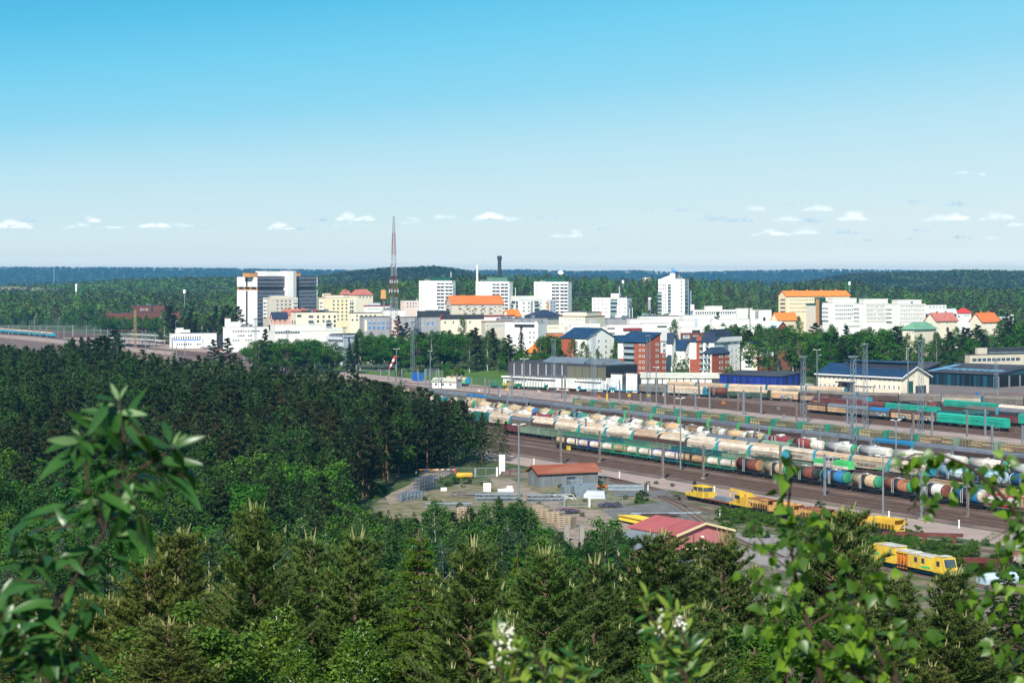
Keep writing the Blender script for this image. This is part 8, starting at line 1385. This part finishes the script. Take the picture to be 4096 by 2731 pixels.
def twig_plant(name, lb, cat, stems, y0, leafspec, mats, seed, base, extra=None, jy=.25):
    rr = random.Random(seed); r = empty(name, tuple(base), 0, lb, cat); st = MB(); lf = MB()
    for pts, r0, r1 in stems:
        Q = [P3(px, py, y0 + (q[0] if q else 0)) - base for px, py, *q in pts]; st.path(Q, r0, r1, 7)
        dist = [0]
        for a, c in zip(Q, Q[1:]): dist.append(dist[-1] + (c - a).length)
        s = leafspec['start'] * dist[-1]
        while s < dist[-1]:
            i = max(j for j in range(len(dist)) if dist[j] <= s); i = min(i, len(Q) - 2); t = (s - dist[i]) / (dist[i + 1] - dist[i]); p = Q[i].lerp(Q[i + 1], t); ax = (Q[i + 1] - Q[i]).normalized(); f = s / dist[-1]
            for _ in range(leafspec['tw']):
                v = Vector((rr.gauss(0, 1), rr.gauss(0, jy * 3), rr.gauss(0, 1))); v = (v - ax * v.dot(ax)).normalized(); dd = (v + ax * leafspec['ang'] + Vector((0, 0, leafspec.get('up', 0)))).normalized(); tl = leafspec['tl'] * rr.uniform(.3, 1.2) * (1.25 - f); q = p + dd * tl; st.tube(p, q, r1 * .55, 4, 0, r1 * .3)
                m = max(1, int(tl / leafspec['sp']))
                for k in range(m + 1):
                    c = p.lerp(q, (k + .6) / (m + .8)); ld = (dd * .5 + Vector((rr.gauss(0, .6), rr.gauss(0, .4), rr.gauss(0, .5) + leafspec['droop']))).normalized(); L = leafspec['L'] * rr.uniform(.65, 1.15); n = Vector((rr.gauss(0, .5), rr.gauss(-.35, .5), rr.gauss(.7, .4)))
                    leaf(lf, c + ld * L * .12, ld, n, L, L * leafspec['w'], rr.choices(range(len(leafspec['mw'])), leafspec['mw'])[0], bend=rr.uniform(.0, .4)); st.tube(c, c + ld * L * .14, r1 * .25, 3)
            s += leafspec['step']
    if extra: extra(st, lf, base, rr)
    st.obj('stem', tw_m, r); lf.obj('leaves', mats, r, smooth=True); return r
Yw = 3.2; gb = Vector(P3(250, 2900, Yw)); gb.z = tz(gb.x, gb.y)
def wx(st, lf, base, rr):
    top = [(478, 1600, 450, 1530, 60), (478, 1600, 500, 1545, 60), (480, 1690, 340, 1665, 150), (485, 1650, 410, 1630, 90), (495, 1730, 600, 1760, 200), (600, 1760, 610, 1700, 0)]
    for a, c, d_, e, L in ((475, 1600, 445, 1535, 75), (480, 1595, 505, 1540, 70), (470, 1625, 395, 1612, 90), (470, 1695, 335, 1660, 150), (485, 1640, 600, 1760, 0), (320, 1740, 290, 1715, 60), (690, 1790, 715, 1725, 70), (695, 1790, 740, 1735, 70)):
        if L: p = P3(a, c, Yw) - base; q = P3(d_, e, Yw) - base; leaf(lf, p, q - p, Vector((-.2, -.5, .8)), (q - p).length * 1.05, (q - p).length * .34, 1, bend=.1)
    for a, c, d_, e in ((478, 1700, 200, 1790), (478, 1740, 180, 1840), (490, 1660, 600, 1770), (500, 1760, 700, 1880), (690, 1790, 785, 1930), (470, 1990, 95, 2060), (480, 2000, 20, 2105), (300, 2100, 60, 2130), (520, 2000, 655, 2125), (480, 2020, 330, 2100), (520, 2080, 560, 2190), (560, 2060, 590, 2200), (300, 2270, 20, 2240), (270, 2280, 400, 2330), (180, 2330, 20, 2310), (480, 2150, 500, 2280), (240, 2610, 260, 2731), (270, 2600, 330, 2690), (230, 2560, 60, 2560), (470, 1730, 300, 1790), (640, 1840, 780, 1940), (560, 1740, 640, 1850), (570, 1760, 690, 1820)):
        p = P3(a, c, Yw + rr.uniform(-.1, .1)) - base; q = P3(d_, e, Yw + rr.uniform(-.1, .1)) - base; L = (q - p).length; k = max(1, round(L / .085))
        for i in range(k): u = i / k; s_ = p.lerp(q, u); leaf(lf, s_, (q - p) + Vector((0, 0, rr.uniform(-.02, .02))), Vector((rr.uniform(-.4, .4), -.5, .8)), L / k * 1.15, .029, 0 if rr.random() < .95 else 1, bend=rr.uniform(.1, .3))
        st.tube(p, p.lerp(q, .75), .0022, 4, 0, .001)
twig_plant('willow_shrub', 'close dark green willow branch rising at the left edge, out of focus', 'willow shrub', [([(250, 2900), (150, 2600), (230, 2420), (330, 2260), (420, 2120), (470, 1950), (500, 1800), (488, 1680), (478, 1590)], .004, .0015), ([(150, 2650), (60, 2480), (40, 2380), (120, 2280), (200, 2180)], .004, .0015), ([(420, 2120), (360, 2000), (340, 1850), (322, 1740)], .003, .0012), ([(480, 1950), (580, 1860), (650, 1820), (695, 1785)], .003, .0012), ([(250, 2750), (300, 2620), (280, 2540)], .003, .0012), ([(-60, 2800), (-30, 2600), (20, 2450), (60, 2350)], .004, .0015)], Yw,
           dict(start=.10, tw=1, ang=.5, tl=.075, sp=.03, droop=-.25, L=.062, w=.31, mw=(14, 1), step=.0100), [l_wil, l_wilp], 4, gb, wx)
Yb = 4.0; gb = Vector(P3(3500, 2900, Yb)); gb.z = tz(gb.x, gb.y)
BS = [([(3600, 2900), (3480, 2731), (3300, 2560), (3270, 2640)], .006, .004), ([(3290, 2760), (3270, 2640), (3235, 2500), (3190, 2350), (3165, 2200), (3150, 2050), (3165, 1920), (3160, 1800)], .006, .0015), ([(3180, 2300), (3090, 2220), (3020, 2130), (2990, 2080)], .002, .001), ([(3175, 2230), (3250, 2130), (3290, 2040)], .002, .001), ([(3200, 2400), (3100, 2370), (3030, 2330)], .002, .001), ([(3240, 2500), (3150, 2480), (3010, 2480)], .002, .001), ([(3240, 2500), (3340, 2440), (3440, 2400), (3520, 2330)], .003, .001), ([(3590, 2731), (3500, 2600), (3440, 2500), (3370, 2440)], .005, .002), ([(3590, 2731), (3560, 2590), (3640, 2520), (3700, 2560)], .003, .001), ([(3500, 2560), (3470, 2470), (3440, 2340), (3470, 2270), (3560, 2280)], .002, .001), ([(3270, 2640), (3180, 2640), (3100, 2660)], .002, .001), ([(3290, 2750), (3380, 2680), (3460, 2640)], .002, .001)]
twig_plant('birch_sapling', 'close birch twigs with round leaves in front of the sidings, out of focus', 'birch sapling', BS, Yb, dict(start=.06, tw=1, ang=.4, tl=.085, sp=.028, droop=-.6, L=.031, w=.78, mw=(5, 3), step=.0115), [l_bir, l_birl], 8, gb, None, .3)
gb = Vector(P3(4300, 2900, Yb)); gb.z = tz(gb.x, gb.y)
twig_plant('birch_sapling', 'close arching birch twig reaching in from the right edge, out of focus', 'birch sapling', [([(4300, 2900), (4250, 2500), (4180, 2200), (4096, 2090), (3990, 1960), (3870, 1860), (3760, 1815), (3660, 1815), (3590, 1850)], .006, .0013), ([(4200, 2300), (4096, 2050 + 60), (4030, 2120), (3960, 2160)], .002, .001), ([(4260, 2560), (4130, 2420), (4020, 2300), (3960, 2240), (3900, 2300)], .003, .001), ([(4150, 2440), (4040, 2380), (3930, 2380), (3850, 2400)], .002, .001), ([(4260, 2600), (4150, 2620), (4030, 2560), (3960, 2600)], .003, .001), ([(4280, 2760), (4150, 2700), (4050, 2690)], .003, .001), ([(3870, 1860), (3830, 1930), (3810, 2000)], .0015, .0008), ([(3700, 1815), (3670, 1900), (3660, 2020), (3700, 2060)], .0015, .0008), ([(3990, 1960), (4020, 1900), (4010, 1830)], .0015, .0008), ([(4060, 2030), (4096, 1960), (4080, 1900)], .0015, .0008)], Yb, dict(start=.12, tw=1, ang=.4, tl=.055, sp=.028, droop=-.6, L=.029, w=.78, mw=(5, 3), step=.0115), [l_bir, l_birl], 9, gb, None, .3)
def fluff(pts):
    def f(st, lf, base, rr):
        for a, c in pts:
            for _ in range(13): p = P3(a + rr.gauss(0, 12), c + rr.gauss(0, 22), 3.6) - base; leaf(lf, p, Vector((rr.gauss(0, 1), rr.gauss(0, 1), rr.gauss(.4, 1))), Vector((0, -.6, .7)), .009, .006, 3)
    return f
gb = Vector(P3(2150, 2950, 3.6)); gb.z = tz(gb.x, gb.y)
twig_plant('willow_shrub', 'close yellow green willow tops with white fluffy catkins at the bottom centre', 'willow shrub', [([(2150, 2950), (2080, 2731), (2030, 2600), (2000, 2520)], .004, .0015), ([(2200, 2950), (2180, 2700), (2120, 2580)], .004, .0015), ([(2250, 2950), (2250, 2740), (2270, 2620)], .004, .0015), ([(2080, 2900), (2010, 2700), (1960, 2620)], .003, .001), ([(2330, 2950), (2330, 2760), (2300, 2650)], .003, .001)], 3.6, dict(start=.25, tw=1, ang=1.0, tl=.04, sp=.03, droop=.25, L=.036, w=.34, mw=(2, .3, 6), step=.007, up=.4), [l_wil, l_wilp, l_yel, cat_m], 14, gb, fluff([(2000, 2560), (2035, 2515), (2010, 2520), (1985, 2650), (2040, 2600)]))
gb = Vector(P3(2720, 2950, 3.6)); gb.z = tz(gb.x, gb.y)
twig_plant('willow_shrub', 'close slender willow with blue green top leaves right of bottom centre', 'willow shrub', [([(2720, 2950), (2740, 2731), (2660, 2560), (2600, 2460), (2580, 2390)], .004, .0012), ([(2740, 2731), (2760, 2600), (2700, 2480), (2690, 2430)], .003, .001), ([(2740, 2800), (2750, 2650), (2760, 2560)], .003, .001), ([(2640, 2900), (2650, 2731), (2640, 2620)], .003, .001)], 3.6, dict(start=.3, tw=1, ang=1.0, tl=.036, sp=.03, droop=.2, L=.036, w=.33, mw=(3, .5, 5), step=.0085, up=.4), [l_wil, l_wilp, l_yel, cat_m], 15, gb, fluff([(2655, 2470), (2720, 2480), (2640, 2530)]))
# ---------------------------------------------------------------- clouds far beyond the ridges
cl_m = bpy.data.materials.new('cloud'); cl_m.use_nodes = True; t = cl_m.node_tree; b_ = t.nodes['Principled BSDF']; b_.inputs['Base Color'].default_value = (.72, .75, .80, 1); b_.inputs['Roughness'].default_value = 1; b_.inputs['Specular IOR Level'].default_value = 0
lw = N(t, 'ShaderNodeLayerWeight'); lw.inputs[0].default_value = .35; oi = N(t, 'ShaderNodeObjectInfo'); no = N(t, 'ShaderNodeTexNoise'); no.inputs['Scale'].default_value = .012; no.inputs['Detail'].default_value = 5; tcn = N(t, 'ShaderNodeTexCoord'); t.links.new(tcn.outputs['Object'], no.inputs[0])
m1 = N(t, 'ShaderNodeMath', operation='MULTIPLY_ADD'); m1.inputs[1].default_value = .9; m1.inputs[2].default_value = -.20; t.links.new(no.outputs[0], m1.inputs[0])
m2 = N(t, 'ShaderNodeMath', operation='ADD'); t.links.new(lw.outputs['Facing'], m2.inputs[0]); t.links.new(m1.outputs[0], m2.inputs[1]); m3 = N(t, 'ShaderNodeMapRange'); m3.interpolation_type = 'SMOOTHSTEP'; m3.inputs[1].default_value = .0; m3.inputs[2].default_value = .80; m3.inputs[3].default_value = 1; m3.inputs[4].default_value = 0; t.links.new(m2.outputs[0], m3.inputs[0])
m5 = N(t, 'ShaderNodeMath', operation='MULTIPLY'); t.links.new(m3.outputs[0], m5.inputs[0]); sa = N(t, 'ShaderNodeSeparateColor'); t.links.new(oi.outputs['Color'], sa.inputs[0]); t.links.new(sa.outputs[0], m5.inputs[1]); m4 = N(t, 'ShaderNodeMath', operation='SUBTRACT'); m4.inputs[0].default_value = 1; t.links.new(m5.outputs[0], m4.inputs[1])
ge = N(t, 'ShaderNodeNewGeometry'); nv = N(t, 'ShaderNodeVectorMath', operation='MULTIPLY_ADD'); nv.inputs[1].default_value = (.85, .85, .85); nv.inputs[2].default_value = (-.08, -.35, .30); t.links.new(ge.outputs['Normal'], nv.inputs[0]); t.links.new(nv.outputs[0], b_.inputs['Normal'])
tr = N(t, 'ShaderNodeBsdfTransparent'); ms = N(t, 'ShaderNodeMixShader'); cc_ = N(t, 'ShaderNodeMixRGB'); cc_.inputs[1].default_value = (.66, .69, .74, 1); cc_.inputs[2].default_value = (.26, .37, .48, 1); t.links.new(sa.outputs[1], cc_.inputs[0]); t.links.new(cc_.outputs[0], b_.inputs['Base Color']); t.links.new(m4.outputs[0], ms.inputs[0]); t.links.new(b_.outputs[0], ms.inputs[1]); t.links.new(tr.outputs[0], ms.inputs[2]); t.links.new(ms.outputs[0], t.nodes['Material Output'].inputs[0])  # second colour is darker and bluer: shade of thin clouds put into it
CL = [(55, 893, 75, 18, .15, 'bright cloud cut by the left edge'), (125, 878, 35, 9, .7, 'faint puff right of the bright cloud at the left edge'), (330, 903, 95, 10, .5, 'wide flat cloud second from the left'), (368, 873, 32, 13, .35, 'white puff on top of the wide flat left cloud'), (460, 905, 35, 9, .4, 'small white tail of the wide flat left cloud'), (625, 893, 65, 15, .2, 'bright cloud between the left cloud bank and the office slab'), (720, 898, 60, 10, .6, 'pale cloud tail right of the bright left one'), (840, 908, 45, 6, .7, 'thin pale wisp left of the office slab sky'), (782, 836, 25, 6, .8, 'tiny grey wisp high above the left cloud bank'), (1120, 903, 65, 13, .3, 'white cloud above the office slab'), (1155, 872, 28, 9, .7, 'small puff above the white cloud over the slab'), (1210, 912, 60, 7, .7, 'thin grey base right of the cloud over the slab'), (1285, 873, 32, 11, .65, 'pale puff left of the radio mast group'), (1395, 865, 50, 14, .35, 'white cloud just left of the radio mast'), (1465, 872, 45, 11, .4, 'second white puff nearer the radio mast'), (1400, 896, 75, 6, .6, 'flat base under the clouds left of the mast'), (1650, 880, 45, 12, .55, 'pale cloud right behind the radio mast'), (1780, 860, 45, 14, .6, 'pale cloud between the mast and the dark chimney'), (1965, 857, 55, 18, .1, 'bright compact cloud above the dark chimney tower'), (2055, 870, 35, 13, .6, 'pale cloud right of the bright compact one'), (2155, 868, 26, 6, .75, 'small grey wisp left of the seven storey flats sky'), (2215, 866, 26, 7, .75, 'second small grey wisp in the middle sky'), (2330, 866, 38, 6, .75, 'third small grey wisp in the middle sky'), (2265, 937, 75, 12, .6, 'low pale cloud with bright centre'), (2305, 932, 22, 9, .25, 'bright puff in the low pale cloud'), (2400, 915, 25, 7, .75, 'small low wisp above the right slab tower'), (2460, 906, 45, 5, .75, 'thin low wisp beyond the right slab tower'), (2570, 840, 50, 7, .7, 'grey flat cloud above the tallest white tower'), (2745, 837, 58, 8, .7, 'grey flat cloud right of the tallest tower sky'), (2860, 868, 95, 15, .65, 'wide pale cloud left of the hospital sky'), (2960, 875, 70, 9, .65, 'right end of the wide pale cloud'), (3025, 828, 42, 13, .6, 'soft round cloud above the wide pale one'), (3165, 812, 38, 7, .75, 'small grey wisp above the hospital'), (3270, 828, 62, 15, .5, 'pinkish white cloud above the hospital'), (3150, 872, 65, 13, .6, 'pale cloud below the pinkish one'), (3240, 878, 60, 11, .65, 'faint cloud base below the pinkish one'), (3410, 863, 52, 17, .4, 'rounded whitish cloud right of the pinkish one'), (3085, 930, 95, 11, .45, 'long low whitish cloud above the hospital roof'), (3220, 925, 60, 13, .5, 'right part of the long low whitish cloud'), (3380, 925, 90, 9, .65, 'thin low cloud right of the long whitish one'), (3460, 958, 90, 6, .75, 'lowest faint streak above the terraced flats'), (2820, 910, 25, 5, .8, 'tiny faint streak under the wide pale cloud'), (3670, 800, 42, 11, .65, 'small grey cloud high at the right'), (3840, 810, 70, 12, .7, 'grey cloud high near the right edge'), (3770, 868, 90, 14, .55, 'wide pale cloud near the right edge'), (3830, 862, 40, 15, .35, 'white top of the wide right cloud'), (4000, 860, 80, 17, .5, 'pale cloud cut by the right edge'), (4070, 895, 50, 9, .35, 'white low puff at the right edge'), (3680, 918, 45, 7, .75, 'faint streak under the wide right cloud'), (3840, 948, 50, 7, .75, 'faint low streak near the right edge'), (3960, 952, 48, 7, .6, 'pale low puff near the right edge'), (3860, 688, 45, 7, .6, 'small dark blue wisp highest in the right sky'), (3925, 692, 18, 8, .6, 'tiny dark blue wisp beside the highest one'), (3640, 955, 40, 5, .8, 'faint streak low above the terraced flats')]
ico = None
import bmesh
bm = bmesh.new(); bmesh.ops.create_icosphere(bm, subdivisions=2, radius=1); IV = np.array([v.co[:] for v in bm.verts]); IF = [tuple(v.index for v in f.verts) for f in bm.faces]; bm.free()
from mathutils import noise
for i, (px, py, w, h, fade, lb) in enumerate(CL):
    Yc = 30000.0 + (i % 5) * 700; b = MB(); rr = random.Random(i * 3 + 1); n = max(8, int(w / 4)); k = Yc / F; h_ = h * 1.9
    for j in range(n):
        u = rr.uniform(-1, 1); rad = h_ * rr.uniform(.35, .85) * (1 - .55 * abs(u)); cx = u * w * .85; cz = -h_ * .7 + rad * .6 + rr.random() ** 2 * h_ * .8 * (1 - abs(u)); wx = rad * rr.uniform(1.5, 2.8)
        v = IV * [wx, rad * 1.8, rad]; v = v + [cx, rr.uniform(-1, 1) * rad, cz]; v[:, 2] = np.where(v[:, 2] < -h_ * .75, -h_ * .75 + (v[:, 2] + h_ * .75) * .25, v[:, 2])
        d = np.array([noise.noise(Vector((p[0] * .12 + i, p[1] * .12, p[2] * .2))) for p in v]); v[:, 2] += d * rad * .55; v[:, 0] += d * rad * .5
        b.add((v * k).tolist(), IF)
    o = b.obj('cloud', cl_m, smooth=True); o.location = P3(px, py, Yc); o.color = ((.12 if fade >= .65 else .05) + .16 * (1 - fade) ** 2.5, 1 if fade >= .65 else .25 if fade >= .5 else 0, 0, 1); tag(o, lb, 'cloud', 'small clouds above the horizon')
    o.visible_shadow = True
# ---------------------------------------------------------------- air
hz = MB(); hz.box(-9500, 9500, -120, 17000, -2.5, 122); hm = bpy.data.materials.new('haze'); hm.use_nodes = True; t = hm.node_tree; t.nodes.clear(); vo = N(t, 'ShaderNodeVolumePrincipled'); vo.inputs['Color'].default_value = (.18, .60, 1.0, 1); vo.inputs['Density'].default_value = 5.4e-5; vo.inputs['Anisotropy'].default_value = 0.1; mo = N(t, 'ShaderNodeOutputMaterial'); t.links.new(vo.outputs[0], mo.inputs['Volume'])
tag(hz.obj('haze', hm), kind='stuff')
